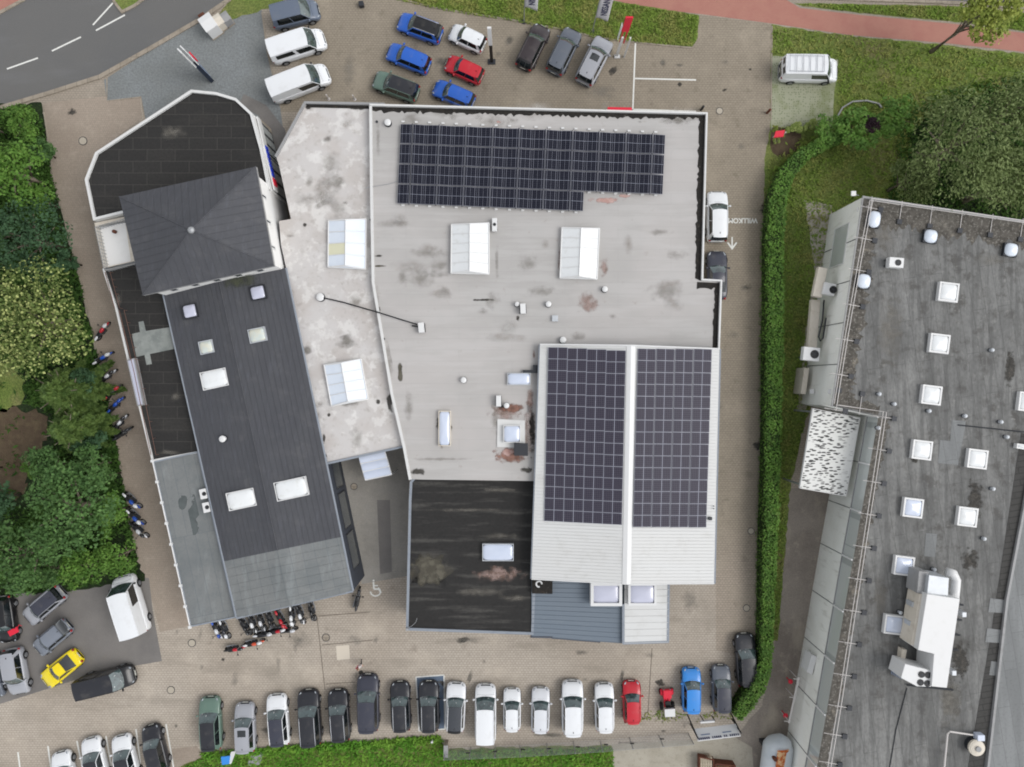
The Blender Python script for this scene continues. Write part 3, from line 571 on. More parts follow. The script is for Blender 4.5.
# A4 workshop with dark metal roof, light grey foot; A5 felt wing
ZA = 4.8; ZR = 5.5
wk = building('long low workshop with dark sheet roof and pale grey foot', [(164, 299), (286, 272), (353, 592), (238, 618)], ZA)
def a4(t): return lerp(P(160, 281, ZA), P(236.5, 618, ZA), t), lerp(P(286, 268, ZA), P(353, 591, ZA), t)
def ridge4(t): a, c = a4(t); r = lerp(a, c, .46); k = (H - ZR) / (H - ZA); return Vector((r.x * k, r.y * k, ZR))
b = MB(); a0, c0 = a4(0); a1, c1 = a4(1); r0, r1 = ridge4(0), ridge4(1)
for p, s_ in ((a0, a1), (c0, c1)):
    b.add([(p.x, p.y, 0), (s_.x, s_.y, 0), (s_.x, s_.y, ZA), (p.x, p.y, ZA)], [(0, 1, 2, 3)])
b.add([(a1.x, a1.y, 0), (c1.x, c1.y, 0), (c1.x, c1.y, ZA), (r1.x, r1.y, ZR), (a1.x, a1.y, ZA)], [(0, 1, 2, 3, 4)])
b.add([(a0.x, a0.y, 0), (c0.x, c0.y, 0), (c0.x, c0.y, ZA), (r0.x, r0.y, ZR), (a0.x, a0.y, ZA)], [(4, 3, 2, 1, 0)])
part('wall', b, 'w_dark_wall', wk)
TS = .832
def slab4(t0, t1, m, nm, dz):
    b = MB(); (p0, s0), (p1, s1) = a4(t0), a4(t1); e0, e1 = ridge4(t0), ridge4(t1); D = Vector((0, 0, dz))
    b.add([p0 + D, p1 + D, e1 + D, e0 + D], [(0, 1, 2, 3)]); b.add([e0 + D, e1 + D, s1 + D, s0 + D], [(0, 1, 2, 3)])
    return part(nm, b, m, wk)
slab4(0, TS, 'w_sheet_dark', 'roof', .02); slab4(TS - .004, 1, 'w_felt_grey', 'roof', .012)
b = MB()
for k in range(0, 60):
    t = k / 60
    for side in (0, 1):
        pass
# standing seams run down the length of the roof
for k in range(1, 12):
    for side in (0, 1):
        f_ = k / 12
        p0 = lerp(a4(0)[side], ridge4(0), f_); p1 = lerp(a4(TS)[side], ridge4(TS), f_)
        b.tube([p0 + Vector((0, 0, .035)), p1 + Vector((0, 0, .035))], .016, 4, cap=False)
b.tube([ridge4(0) + Vector((0, 0, .05)), ridge4(TS) + Vector((0, 0, .05))], .07, 5); part('seam', b, 'w_sheet_dark', wk)
b = MB()
for f_ in (.5,):
    p0 = lerp(a4(TS)[0], a4(TS)[1], .49); p1 = lerp(a4(1)[0], a4(1)[1], .49)
    b.tube([p0 + Vector((0, 0, .62)), p1 + Vector((0, 0, .62))], .06, 4)
for k in range(1, 7):
    t = TS + (1 - TS) * k / 7
    b.tube([a4(t)[0] + Vector((0, 0, .02)), ridge4(t) + Vector((0, 0, .02)), a4(t)[1] + Vector((0, 0, .02))], .014, 4)
part('batten', b, 'w_felt_grey', wk)
b = MB()
for side in (0, 1):
    p0, p1 = a4(0)[side], a4(1)[side]; b.tube([p0 + Vector((0, 0, -.02)), p1 + Vector((0, 0, -.02))], .09, 6)
b.tube([a4(1)[0], a4(1)[1]], .11, 6); part('gutter', b, 'coping_blue', wk)
windows_on(wk, (c1.x, c1.y), (lerp(c1, c0, .47).x, lerp(c1, c0, .47).y), 1.0, 3.4, 3, 'window_glass', .5, 'dark_metal', 1.2)
windows_on(wk, (a1.x, a1.y), (c1.x, c1.y), .2, 3.2, 3, 'window_glass', .8, 'dark_metal', .8)
for (cx, cy, w_, h_, pane, m_) in ((189.5, 311, 14, 14, 'pane_violet', 'dark_metal'), (206, 347, 14, 13, 'pane_dirty', 'galvanised'), (257.5, 292.5, 15, 14, 'pane_violet', 'dark_metal'), (257, 335, 17, 14, 'pane_dirty', 'galvanised'), (214, 379, 26, 18, 'pane_white', 'white_metal'), (241, 499.5, 28, 18, 'pane_white', 'white_metal'), (291, 489, 32, 19, 'pane_white', 'white_metal')):
    skylight(wk, cx, cy, w_, h_, 12, ZA + .3, pane, m_, .35, fw=.07)
pipe_vent(wk, 222, 439, ZA + .4); stain(wk, 240, 281, 70, 12, ZA + .78, 'stain_green', 12)
A5 = [(153, 461.5), (198.5, 451), (236.5, 617.5), (190.5, 627)]; Z5 = 4.3
fw_ = building('grey felt roofed lean-to wing along the side lane', A5, Z5)
flat_block(fw_, A5, Z5, 'w_white_wall', 'w_felt_grey', 'coping_blue', .12, .06)
b = MB(); q = px([(152.5, 461), (190, 627)], Z5 + .12); b.tube(q, .06, 5)
for k in range(9): p = lerp(q[0], q[1], k / 8); b.box((p.x, p.y, Z5 + .15), (.22, .22, .2))
part('gutter', b, 'white_metal', fw_)
stain(fw_, 182, 503, 22, 22, Z5 + .006, 'stain_wet'); stain(fw_, 194, 515, 10, 60, Z5 + .006, 'stain_wet', 12)
# B1 light trapezoid roof
ZB = 4.5
B1 = [(305, 102.5), (276, 156), (279, 165), (291, 219), (279, 221), (281, 245), (287, 272), (309.6, 384), (327.5, 462), (405, 445), (420, 445), (400, 380), (384, 270), (384, 104)]
bl = building('extension with pale mottled flat roof between workshop and big grey hall', B1, ZB)
q = px(B1, ZB); b = MB(); b.prism(q, 0, ZB - .004, top=False); part('wall', b, 'w_dark_wall', bl)
b = MB(); b.poly(q, ZB); part('roof', b, 'w_roof_light', bl)
b = MB(); qq = px([(384, 104), (305, 102.5), (276, 156), (279, 165), (291, 219)], ZB + .15)
def kerb_run(b, qq, wd, z0, z1):
    for i in range(len(qq) - 1):
        a, c = qq[i], qq[i + 1]; t = (c - a); Lx = t.length; t.normalize(); m = (a + c) / 2; b.box((m.x, m.y, (z0 + z1) / 2 + .0015 * i), (Lx + wd * .6, wd, z1 - z0), math.atan2(t.y, t.x))
kerb_run(b, qq[:3], .2, ZB, ZB + .2); part('coping', b, 'coping_grey', bl)
b = MB(); kerb_run(b, px([(327, 463.5), (404, 446.5)], ZB + .1), .18, ZB - .1, ZB + .12); part('fascia', b, 'coping_blue', bl)
b = MB(); kerb_run(b, px([(307, 105.5), (370, 107)], ZB + .1), .25, ZB, ZB + .05); part('moss_strip', b, 'w_gutter_black', bl)
lantern(bl, [(328.5, 220.5), (366, 219), (365.5, 269), (328, 267)], ZB, 'pane_milky', True)
lantern(bl, [(324, 365), (361, 359), (368, 399), (331.5, 406)], ZB, 'pane_milky')
pipe_vent(bl, 320, 297, ZB, .34, .35)
for (x, y, a, c, m) in ((308, 107, 12, 8, 'stain_dark'), (358, 108, 24, 8, 'stain_dark'), (324, 439, 5, 14, 'stain_dark'), (322, 204, 30, 5, 'stain_grey'), (305, 225, 8, 6, 'stain_dark'), (390, 402, 6, 30, 'stain_dark'), (378, 402, 8, 8, 'stain_dark'), (329, 415, 5, 6, 'stain_dark'), (325, 456, 5, 10, 'stain_dark'), (345, 203, 8, 5, 'stain_grey'), (290, 236, 12, 5, 'stain_grey')):
    stain(bl, x, y, a, c, ZB, m, 30 if a == 30 else (12 if c == 30 else 0))
# B2 big grey roof
Z2 = 5.0
B2 = [(370.5, 104.5), (707, 113), (702.5, 279.5), (721.5, 280.5), (719, 352), (700, 360), (545, 360), (534, 481), (420, 479.5), (410, 479), (404, 447), (392, 395), (373, 282), (371.5, 200)]
bg_ = building('large flat roofed grey hall at the centre carrying dark solar modules', B2, Z2)
q2 = flat_block(bg_, B2, Z2, 'w_white_wall', 'w_roof_grey', None)
b = MB(); kerb_run(b, px(B2[:5], Z2 + .3), .14, Z2 - .05, Z2 + .3); kerb_run(b, px(B2[9:] + [B2[0]], Z2 + .15), .22, Z2 - .1, Z2 + .16); part('coping', b, 'coping_white', bg_)
random.seed(3)
def ragged(root, pts, wd, z, m, side=1, nm='gravel_margin', jag=.45):
    """dark margin inside the parapet, its inner edge uneven"""
    b = MB(); q = px(pts, z); outer = []; inner = []
    for i in range(len(q) - 1):
        a, c = q[i], q[i + 1]; t = (c - a).normalized(); n = Vector((-t.y, t.x, 0)) * side; Lx = (c - a).length; k = max(2, int(Lx / .22))
        for j in range(k + (i == len(q) - 2)):
            p = a + t * (Lx * j / k); outer.append(p); inner.append(p + n * wd * (1 + random.uniform(-jag, jag) * (1 if random.random() < .6 else .2)))
    for i in range(len(outer) - 1): b.add([outer[i], outer[i + 1], inner[i + 1], inner[i]], [(0, 1, 2, 3) if side > 0 else (3, 2, 1, 0)])
    for k, v in enumerate(b.v): b.v[k] = (v[0], v[1], z + .012)
    part(nm, b, m, root)
ragged(bg_, [(371, 106), (706, 114.5)], .42, Z2, 'w_gutter_black', -1)
ragged(bg_, [(705, 117), (700.8, 281), (700.8, 281)], .5, Z2 + .002, 'w_gutter_black', -1, jag=.2)
ragged(bg_, [(697, 282), (720, 283)], .5, Z2 + .004, 'w_gutter_black', -1, jag=.3)
ragged(bg_, [(719.5, 286), (717.5, 348)], .42, Z2 + .006, 'w_gutter_black', -1, jag=.2)
lantern(bg_, [(451.5, 224.5), (489, 223), (489, 274), (451, 273)], Z2, 'pane_white', n=5)
lantern(bg_, [(562, 227.5), (599.5, 228.5), (597, 279), (560, 278)], Z2, 'pane_white', n=5)
skylight(bg_, 444.5, 428.5, 12, 35, 0, Z2, 'pane_blue', 'cream_metal', .35, fw=.07)
skylight(bg_, 519, 379, 23, 12, 0, Z2, 'pane_blue', 'galvanised', .3, fw=.06)
b = MB(); b.prism(px([(497.5, 419), (525, 420.5), (525, 447.5), (497, 447)], Z2 + .1), Z2, Z2 + .1); part('upstand', b, 'coping_white', bg_)
skylight(bg_, 512, 434, 17, 17, 0, Z2 + .1, 'pane_blue', 'white_metal', .35, fw=.06)
b = MB(); b.prism(px([(514, 443), (528, 444), (528, 456), (514, 455.5)], Z2 + .7), Z2, Z2 + .7); part('roof_hatch', b, 'dark_metal', bg_)
b = MB(); b.prism(px([(533, 365), (539, 365), (539, 373), (523, 373), (523, 370), (533, 370)], Z2 + .3), Z2, Z2 + .3); part('cable_duct', b, 'dark_metal', bg_)
for x, y, r_ in ((387.5, 122, .28), (605, 289, .25), (563, 340, .28), (548.5, 304, .25), (463.5, 380, .26), (517, 304, .2), (506.5, 405.5, .24)): pipe_vent(bg_, x, y, Z2, r_, .4)
b = MB(); b.box(tuple(P(555, 318.5, Z2 + .1)), (.5, .5, .25)); part('roof_drain', b, 'galvanised', bg_)
b = MB()
for x, y in ((371, 220), (384, 339), (377, 122)): b.cyl(tuple(P(x, y, Z2)), .1, .12, 10)
part('bolt_cap', b, 'dark_metal', bg_)
for (x, y, a, c, m, rt) in ((606, 200, 60, 12, 'stain_red', 0), (588, 304, 34, 40, 'stain_rust', 0), (560, 258, 8, 40, 'stain_rust', 0), (604, 266, 14, 36, 'stain_rust', 0), (506, 412, 56, 30, 'stain_rust', 0), (530, 430, 26, 90, 'stain_rust', 0), (512, 408, 40, 14, 'stain_red2', 0), (510, 455, 50, 22, 'stain_red2', 0), (530, 400, 12, 44, 'stain_rust', 0), (508, 452, 40, 14, 'stain_red', 0), (532, 430, 10, 80, 'stain_dark', 0), (534, 355, 5, 14, 'stain_rust', 0),
    (483, 300, 34, 4, 'stain_dark', 0), (378, 256, 14, 4, 'stain_dark', 0), (380, 266, 18, 4, 'stain_moss', 0), (418, 472, 22, 12, 'stain_dark', 0), (440, 459, 90, 5, 'stain_grey', 0), (409, 407, 14, 50, 'stain_grey', 0), (376, 300, 10, 50, 'stain_grey', 0), (388, 360, 8, 60, 'stain_grey', 12), (378, 310, 9, 16, 'stain_dark', 0), (497, 262, 6, 50, 'stain_grey', 0),
    (528, 470, 22, 10, 'stain_dark', 0), (400, 372, 8, 30, 'stain_moss', 0), (483, 312, 20, 12, 'stain_grey', 0), (495, 420, 14, 50, 'stain_grey', 0), (378, 140, 7, 60, 'stain_grey', 0), (518, 318, 8, 10, 'stain_dark', 0), (640, 122, 8, 5, 'stain_grey', 0), (444, 430, 24, 44, 'stain_moss', 0), (625, 196, 26, 6, 'stain_red', 0), (498, 122, 12, 6, 'stain_red', 0)):
    stain(bg_, x, y, a, c, Z2, m, rt)
b = MB(); kerb_run(b, px([(609, 108.6), (631, 109.1)], Z2), .35, Z2 - 1.0, Z2 - .1); part('fascia_sign', b, 'brand_red', bg_)
a, c = q2[0], q2[1]
windows_on(bg_, (c.x, c.y), (a.x, a.y), .4, 3.4, 12, 'window_glass', .4, 'dark_metal', 1.0)
a, c = q2[2], q2[1]; windows_on(bg_, (a.x, a.y), (c.x, c.y), 1.0, 3.0, 5, 'window_glass', 1.0, 'dark_metal', 1.0)
rn = random.Random(21)
for _ in range(46):
    x, y = rn.uniform(392, 690), rn.uniform(215, 340) if rn.random() < .75 else rn.uniform(106, 122)
    if not (445 < x < 495 and 215 < y < 280) and not (555 < x < 605 and y < 285): stain(bg_, x, y, rn.uniform(10, 60), rn.uniform(6, 26), Z2 + .002, rn.choice(['stain_grey', 'stain_grey', 'stain_grey', 'stain_soft']), rn.uniform(-8, 8))
for _ in range(26): stain(bl, rn.uniform(300, 360), rn.uniform(120, 215) if rn.random() < .5 else rn.uniform(300, 440), rn.uniform(8, 36), rn.uniform(6, 24), ZB + .002, rn.choice(['stain_grey', 'stain_grey', 'stain_soft', 'stain_pale']), rn.uniform(0, 90))
# B3 black annex
Z4 = 4.3
B3 = [(410, 481.5), (420, 470), (540, 470), (533.5, 634.5), (406, 630), (409, 500)]
an = building('annex with weathered black flat roof and one white skylight', B3, Z4)
flat_block(an, B3, Z4, 'w_dark_wall', 'w_roof_annex', 'coping_blue', .22, .12)
skylight(an, 498, 552.5, 31, 17, 0, Z4, 'pane_blue', 'galvanised', .35, fw=.06)
for (x, y, a, c, m) in ((426, 566, 42, 40, 'stain_moss'), (432, 568, 60, 40, 'stain_pale'), (500, 574, 84, 26, 'stain_rust'), (430, 570, 64, 48, 'stain_moss'), (428, 572, 34, 26, 'stain_green'), (515, 598, 50, 10, 'stain_grey'), (480, 592, 80, 14, 'stain_grey'), (470, 510, 120, 6, 'stain_grey'), (500, 536, 60, 8, 'stain_grey'), (428, 576, 30, 14, 'stain_green'), (500, 490, 60, 6, 'stain_grey')): stain(an, x, y, a, c, Z4 + .005, m)
b = MB(); b.tube(px([(407, 628), (412, 626), (416, 622), (417, 618)], Z4 + .3), .02, 5); b.cyl(tuple(P(407.5, 628.5, Z4 + .1)), .12, .3, 10); part('cable', b, 'metal', an)
# B4 white sheet metal hall
ZE, ZG = 5.7, 6.7
hl = building('white ribbed metal hall with solar modules on both slopes', [(540, 344), (719.5, 348.5), (714, 583.5), (532, 578)], ZE, 'hall', 'hall')
w0, w1 = P(540, 344.5, ZE), P(531.5, 579, ZE); e0, e1 = P(719.5, 349, ZE), P(714, 583.5, ZE); g0, g1 = P(631, 345.5, ZG), P(626.5, 584, ZG)
b = MB()
for p, s_, fl in ((w0, w1, 0), (e0, e1, 1)): b.add([(p.x, p.y, 0), (s_.x, s_.y, 0), (s_.x, s_.y, ZE), (p.x, p.y, ZE)], [(0, 1, 2, 3) if not fl else (3, 2, 1, 0)])
b.add([(w1.x, w1.y, 0), (e1.x, e1.y, 0), tuple(e1), tuple(g1), tuple(w1)], [(0, 1, 2, 3, 4)]); b.add([(w0.x, w0.y, 0), (e0.x, e0.y, 0), tuple(e0), tuple(g0), tuple(w0)], [(4, 3, 2, 1, 0)])
part('wall', b, 'w_blue_sheet', hl)
def slope(a0_, a1_, b0, b1, m, root, pitch=.27, lift=.02, rr=.022):
    b = MB(); D = Vector((0, 0, lift)); b.add([a0_ + D, a1_ + D, b1 + D, b0 + D], [(0, 1, 2, 3)] if (a1_ - a0_).cross(b0 - a0_).z > 0 else [(3, 2, 1, 0)])
    n = int((a1_ - a0_).length / pitch)
    for k in range(n + 1):
        t = k / n; b.tube([lerp(a0_, a1_, t) + D * 1.5, lerp(b0, b1, t) + D * 1.5], rr, 4, cap=False)
    return part('roof', b, m, root)
slope(w0, w1, g0, g1, 'w_white_sheet', hl); slope(e0, e1, g0, g1, 'w_white_sheet', hl)
b = MB(); t = (g1 - g0).normalized()
for sgn in (-1, 1):
    wv = Vector((sgn * .36, 0, -.05)); b.add([g0 + Vector((0, 0, .1)), g1 + Vector((0, 0, .1)), g1 + wv + Vector((0, 0, .06)), g0 + wv + Vector((0, 0, .06))], [(0, 1, 2, 3) if sgn < 0 else (3, 2, 1, 0)])
part('ridge_cap', b, 'white_metal', hl)
b = MB(); b.tube([e0 + Vector((.06, 0, -.05)), e1 + Vector((.06, 0, -.05))], .09, 6); part('gutter', b, 'coping_blue', hl); b = MB(); b.tube([w0 + Vector((-.05, 0, -.05)), w1 + Vector((-.05, 0, -.05))], .06, 6); part('gutter', b, 'coping_blue', hl)
b = MB(); b.tube([w0 + Vector((0, 0, .05)), g0 + Vector((0, 0, .05)), e0 + Vector((0, 0, .05))], .08, 5); part('verge_trim', b, 'white_metal', hl); b = MB(); b.tube([w1 + Vector((0, 0, .04)), g1 + Vector((0, 0, .04)), e1 + Vector((0, 0, .04))], .05, 5); part('verge_trim', b, 'white_metal', hl)
b = MB()
for y in (506, 508.5): g = MB(); g.cyl(tuple(P(713.5, y, ZE + .15)), .05, .1, 8); part('bolt', g, 'dark_metal', hl)
b.box(tuple(P(710, 518.5, ZE + .2)), (.3, .25, .2)); part('junction_box', b, 'dark_metal', hl)
# B5 extension
EX = [(531.5, 570), (531.5, 636), (552, 636.5), (576, 639), (600, 641), (623, 642.5), (625.5, 570)]; Z6 = 4.4
ex = building('blue grey ribbed lean-to extension south of the white hall', EX, Z6)
q = px(EX, Z6); b = MB(); b.prism(q, 0, Z6 - .01, top=False); part('wall', b, 'w_dark_wall', ex)
slope(P(531.5, 570, Z6), P(531.5, 636.5, Z6), P(625.5, 570, Z6), P(623, 643, Z6), 'w_blue_sheet', ex, .36, .01, .03)
b = MB(); kerb_run(b, px([(531, 636.8), (552, 637.3)], Z6), .15, Z6 - .15, Z6 + .03); kerb_run(b, px([(552, 638), (600, 642)], Z6), .12, Z6 - .15, Z6 + .02); part('fascia', b, 'coping_dark', ex)
b = MB(); b.prism(px([(532, 578), (552.5, 579), (552.5, 594), (532, 593.5)], Z6 + .4), Z6, Z6 + .4); dk = part('roof_box', b, 'w_gutter_black', ex)
b = MB(); c = P(539, 584, Z6 + .7); b.tube([c + Vector((.25 * math.cos(x_ * .7), .25 * math.sin(x_ * .7), 0)) for x_ in range(8)], .07, 6); part('duct_bend', b, 'white_metal', dk)
EW = [(622.5, 570), (622.5, 642.5), (668.5, 641.5), (669.5, 570)]
ew = building('white ribbed porch roof with pale skylights at the south end of the hall', EW, Z6 + .3)
q = px(EW, Z6 + .3); b = MB(); b.prism(q, 0, Z6 + .29, top=False); part('wall', b, 'w_dark_wall', ew)
slope(P(624.5, 570, Z6 + .3), P(624, 643, Z6 + .3), P(669, 570, Z6 + .3), P(668, 642, Z6 + .3), 'w_white_sheet', ew, .55, .01, .035)
b = MB(); kerb_run(b, px([(669, 570), (668, 642), (623.5, 643.5), (623.5, 605)], Z6 + .35), .2, Z6, Z6 + .33); part('fascia', b, 'coping_blue', ew)
skylight(ew, 606.5, 594.5, 31, 23, 0, Z6 + .1, 'pane_violet', 'white_metal', .9, fw=.25)
skylight(ew, 642.5, 594.5, 28, 22, 0, Z6 + .35, 'pane_violet', 'white_metal', .55, fw=.2)
windows_on(ew, (q[1].x, q[1].y), (q[2].x, q[2].y), .3, 3.2, 2, 'window_glass', .4, 'dark_metal', .3)
# glass canopy over the passage
gc = empty('glass_canopy', P(376, 465, 0), 0, 'glazed white framed canopy over the passage beside the pale roof', 'canopy')
q = px([(359.5, 455), (385, 449.5), (391.5, 474.5), (365.5, 480)], 3.0); q[0].z = q[1].z = 3.4
b = MB()
for i in range(4): b.tube([q[i], q[(i + 1) % 4]], .06, 6)
for t in (.33, .66): b.tube([lerp(q[0], q[3], t), lerp(q[1], q[2], t)], .05, 6)
part('frame', b, 'white_metal', gc)
b = MB(); b.tube([q[3], (q[3].x, q[3].y, 0)], .05, 6); part('post', b, 'white_metal', gc); b = MB(); b.tube([q[2], (q[2].x, q[2].y, 0)], .05, 6); part('post', b, 'white_metal', gc)
for i in range(3):
    t0, t1 = i / 3, (i + 1) / 3; b = MB(); D = Vector((0, 0, -.02))
    def arc(u, v, t0=t0, t1=t1): p = lerp(lerp(q[0], q[3], lerp(t0, t1, u)), lerp(q[1], q[2], lerp(t0, t1, u)), v); return p + Vector((0, 0, .12 * math.sin(u * math.pi)))
    b.quadgrid(arc, 6, 2); part('pane', b, 'pane_blue', gc, smooth=True)
# ---------------------------------------------------------------- factory on the right
ZF = 6.2
F0 = [(863, 197), (1160, 242), (1160, 900), (792, 900), (817, 767), (853, 560), (879, 417), (832, 406)]
fa = building('long factory block with weathered grey felt roof and pale panel wall', F0, ZF, 'factory', 'factory')
q = px(F0, ZF); b = MB(); b.poly(q, ZF); part('roof', b, 'w_factory_roof', fa)
vs = [(p.x, p.y) for p in q][::-1]
if area(vs) < 0: vs.reverse()
qn = [q[0], q[7], q[6], q[5], q[4], q[3]]
# walls: pale panels over the full height in the north part, panels with clerestory glazing in the south part
def wall_face(root, a, c, z0, z1, m, nm='wall', off=0.0):
    b = MB(); t = (c - a); t.z = 0; t.normalize(); n = Vector((t.y, -t.x, 0)) * off
    b.add([(a.x + n.x, a.y + n.y, z0), (c.x + n.x, c.y + n.y, z0), (c.x + n.x, c.y + n.y, z1), (a.x + n.x, a.y + n.y, z1)], [(0, 1, 2, 3)]); return part(nm, b, m, root)
wall_face(fa, q[7], q[0], 0, ZF, 'w_grey_panel_wall'); wall_face(fa, q[0], q[1], 0, ZF, 'w_grey_panel_wall'); wall_face(fa, q[6], q[7], 0, ZF, 'w_grey_panel_wall')
for i, j in ((6, 5), (5, 4), (4, 3)):
    wall_face(fa, q[i], q[j], 0, 4.4, 'w_grey_panel_wall'); wall_face(fa, q[i], q[j], 4.4, ZF, 'window_pale', 'clerestory')
b = MB(); kerb_run(b, [q[0], q[7]], .12, ZF - .05, ZF + .03); kerb_run(b, [q[0], q[1]], .18, ZF - .05, ZF + .05); part('coping', b, 'coping_grey', fa)
b = MB()
for i, j in ((6, 5), (5, 4), (4, 3)): kerb_run(b, [Vector((q[i].x, q[i].y, 0)), Vector((q[j].x, q[j].y, 0))], .16, 4.34, 4.42)
part('sill', b, 'coping_grey', fa)
# panel joints and mullions
b = MB(); mu = MB()
def along(a, c, step):
    n = max(1, int((c - a).length / step)); return [lerp(a, c, k / n) for k in range(n + 1)]
for p in along(q[0], q[7], 3.2)[1:-1]: b.box((p.x - .01, p.y, ZF / 2), (.05, .05, ZF - .1), R(FR))
for p in along(q[6], q[5], 3.6) + along(q[5], q[4], 3.6)[1:] + along(q[4], q[3], 3.6)[1:]: b.box((p.x, p.y, 2.2), (.05, .05, 4.3), R(FR)); mu.box((p.x - .05, p.y, 5.3), (.16, .12, 1.75), R(FR))
part('panel_joint', b, 'dark_metal', fa); part('mullion', mu, 'white_metal', fa)
# window in the north wall
a, c = q[7], q[0]
windows_on(fa, (lerp(c, a, .1).x, lerp(c, a, .1).y), (lerp(c, a, .3).x, lerp(c, a, .3).y), 1.8, 4.4, 1, 'window_pale', .0, 'white_metal', 0)
for wv_ in list(fa.children)[-1:]: pass
def wall_win(t0, t1, z0, z1, m='window_glass', fr='white_metal', seg=(6, 4)):
    if seg == (7, 0): a, c = q[0], q[7]
    else: a, c = q[5], q[4]
    a, c = Vector((a.x, a.y, 0)), Vector((c.x, c.y, 0)); p0, p1 = lerp(a, c, t0), lerp(a, c, t1)
    windows_on(fa, (p0.x, p0.y), (p1.x, p1.y), z0, z1, 1, m, 0, fr, 0, .06)
# roof margins and strips
ragged(fa, [(863, 199), (1160, 244)], 2.0, ZF, 'w_gravel_moss', -1, 'moss_margin', .3)
ragged(fa, [(863, 199), (833, 405)], 1.5, ZF + .003, 'w_gravel_moss', 1, 'moss_margin', .3)
ragged(fa, [(833, 404), (878, 415)], .8, ZF + .005, 'w_gravel_moss', 1, 'moss_margin', .3)
ragged(fa, [(878, 418), (853, 560), (817, 767), (793, 895)], .9, ZF + .003, 'w_gravel_moss', 1, 'moss_margin', .3)
b = MB(); b.poly(px([(1021, 433), (1040, 436), (1000, 640), (984, 767), (962, 900), (942, 900), (968, 767), (990, 640)], ZF), ZF + .02); part('ribbed_strip', b, 'w_factory_dark', fa)
b = MB(); b.poly(px([(1040, 436), (1160, 440), (1160, 900), (962, 900), (984, 767), (1000, 640)], ZF), ZF + .016); part('east_roof', b, 'w_factory_light', fa)
b = MB(); kerb_run(b, px([(1040, 430), (1008, 600), (989, 767), (975, 900)], ZF + .3), .2, ZF, ZF + .25); part('roof_step', b, 'coping_grey', fa)
b = MB(); b.poly(px([(952, 420), (966, 421), (958, 465), (938, 463), (940, 440), (950, 441)], ZF), ZF + .014); part('felt_patch', b, 'w_factory_light', fa)
b = MB(); b.poly(px([(926, 533), (937, 534), (935, 557), (924, 556)], ZF), ZF + .014); part('felt_patch', b, 'w_factory_light', fa)
for x, y in ((997, 605), (994, 635), (998, 668)):
    b = MB(); b.poly(px([(x - 7, y - 7), (x + 8, y - 5), (x + 7, y + 8), (x - 9, y + 7)], ZF), ZF + .03); part('felt_patch', b, 'w_factory_light', fa)
for (x, y, a, c, m, rt) in ((975, 500, 18, 60, 'stain_dark', -9), (885, 235, 30, 60, 'stain_grey', -9), (940, 225, 70, 26, 'stain_grey', -8), (960, 660, 22, 60, 'stain_dark', -9), (990, 260, 50, 14, 'stain_grey', -8), (915, 455, 16, 30, 'stain_dark', 0), (905, 510, 14, 20, 'stain_dark', 0), (1010, 370, 10, 60, 'stain_dark', -9), (970, 560, 20, 40, 'stain_dark', -9), (890, 330, 26, 120, 'stain_grey', -9), (950, 700, 24, 90, 'stain_pale', -9), (880, 600, 14, 80, 'stain_grey', -9)): stain(fa, x, y, a, c, ZF + .008, m, rt)
b = MB(); b.tube(px([(907, 688), (896, 730), (886, 790)], ZF + .04), .04, 4); part('cable', b, 'dark_metal', fa); b = MB(); b.tube(px([(958, 425), (1024, 432)], ZF + .05), .05, 4); part('cable', b, 'dark_metal', fa)
for i, (x, y, pn) in enumerate(((949, 292, 'pane_white'), (940, 343.5, 'pane_white'), (932, 395, 'pane_white'), (922.5, 450, 'pane_white'), (978, 459, 'pane_white'), (968, 517, 'pane_white'), (913.5, 508, 'pane_blue'), (904.5, 566, 'pane_blue'), (894.5, 625, 'pane_blue'), (1029, 402, 'pane_white'), (1025, 447, 'pane_white'))):
    if x == 1025: skylight(fa, x, y, 16, 5, FR + 1, ZF, pn, 'white_metal', .4); continue
    skylight(fa, x, y, 19.5, 19, FR + 2, ZF, pn, 'white_metal', .4, fw=.14)
for x, y, r_, e_ in ((875, 219, 11, 15), (931.5, 236, 12, 12), (1012, 249.5, 12, 12), (864.5, 281, 12, 13)):
    c = P(x, y, ZF + .4); g = MB(); g.box((c.x, c.y, ZF + .15), (r_ * .095, e_ * .09, .3), R(FR)); dmo = part('roof_dome', g, 'dark_metal', fa)
    g = MB(); g.dome((c.x, c.y, ZF + .25), r_ * .046, e_ * .046, .35, R(FR), 20, 6, power=3); part('pane', g, 'pane_milky', dmo, smooth=True)
for x, y in ((895, 404), (930, 411), (966, 416), (1002, 422), (880, 394), (1008, 437), (994, 489), (985, 539), (901, 613), (935, 570), (879, 428), (993, 350)): pipe_vent(fa, x, y, ZF, .16, .4, 'galvanised')
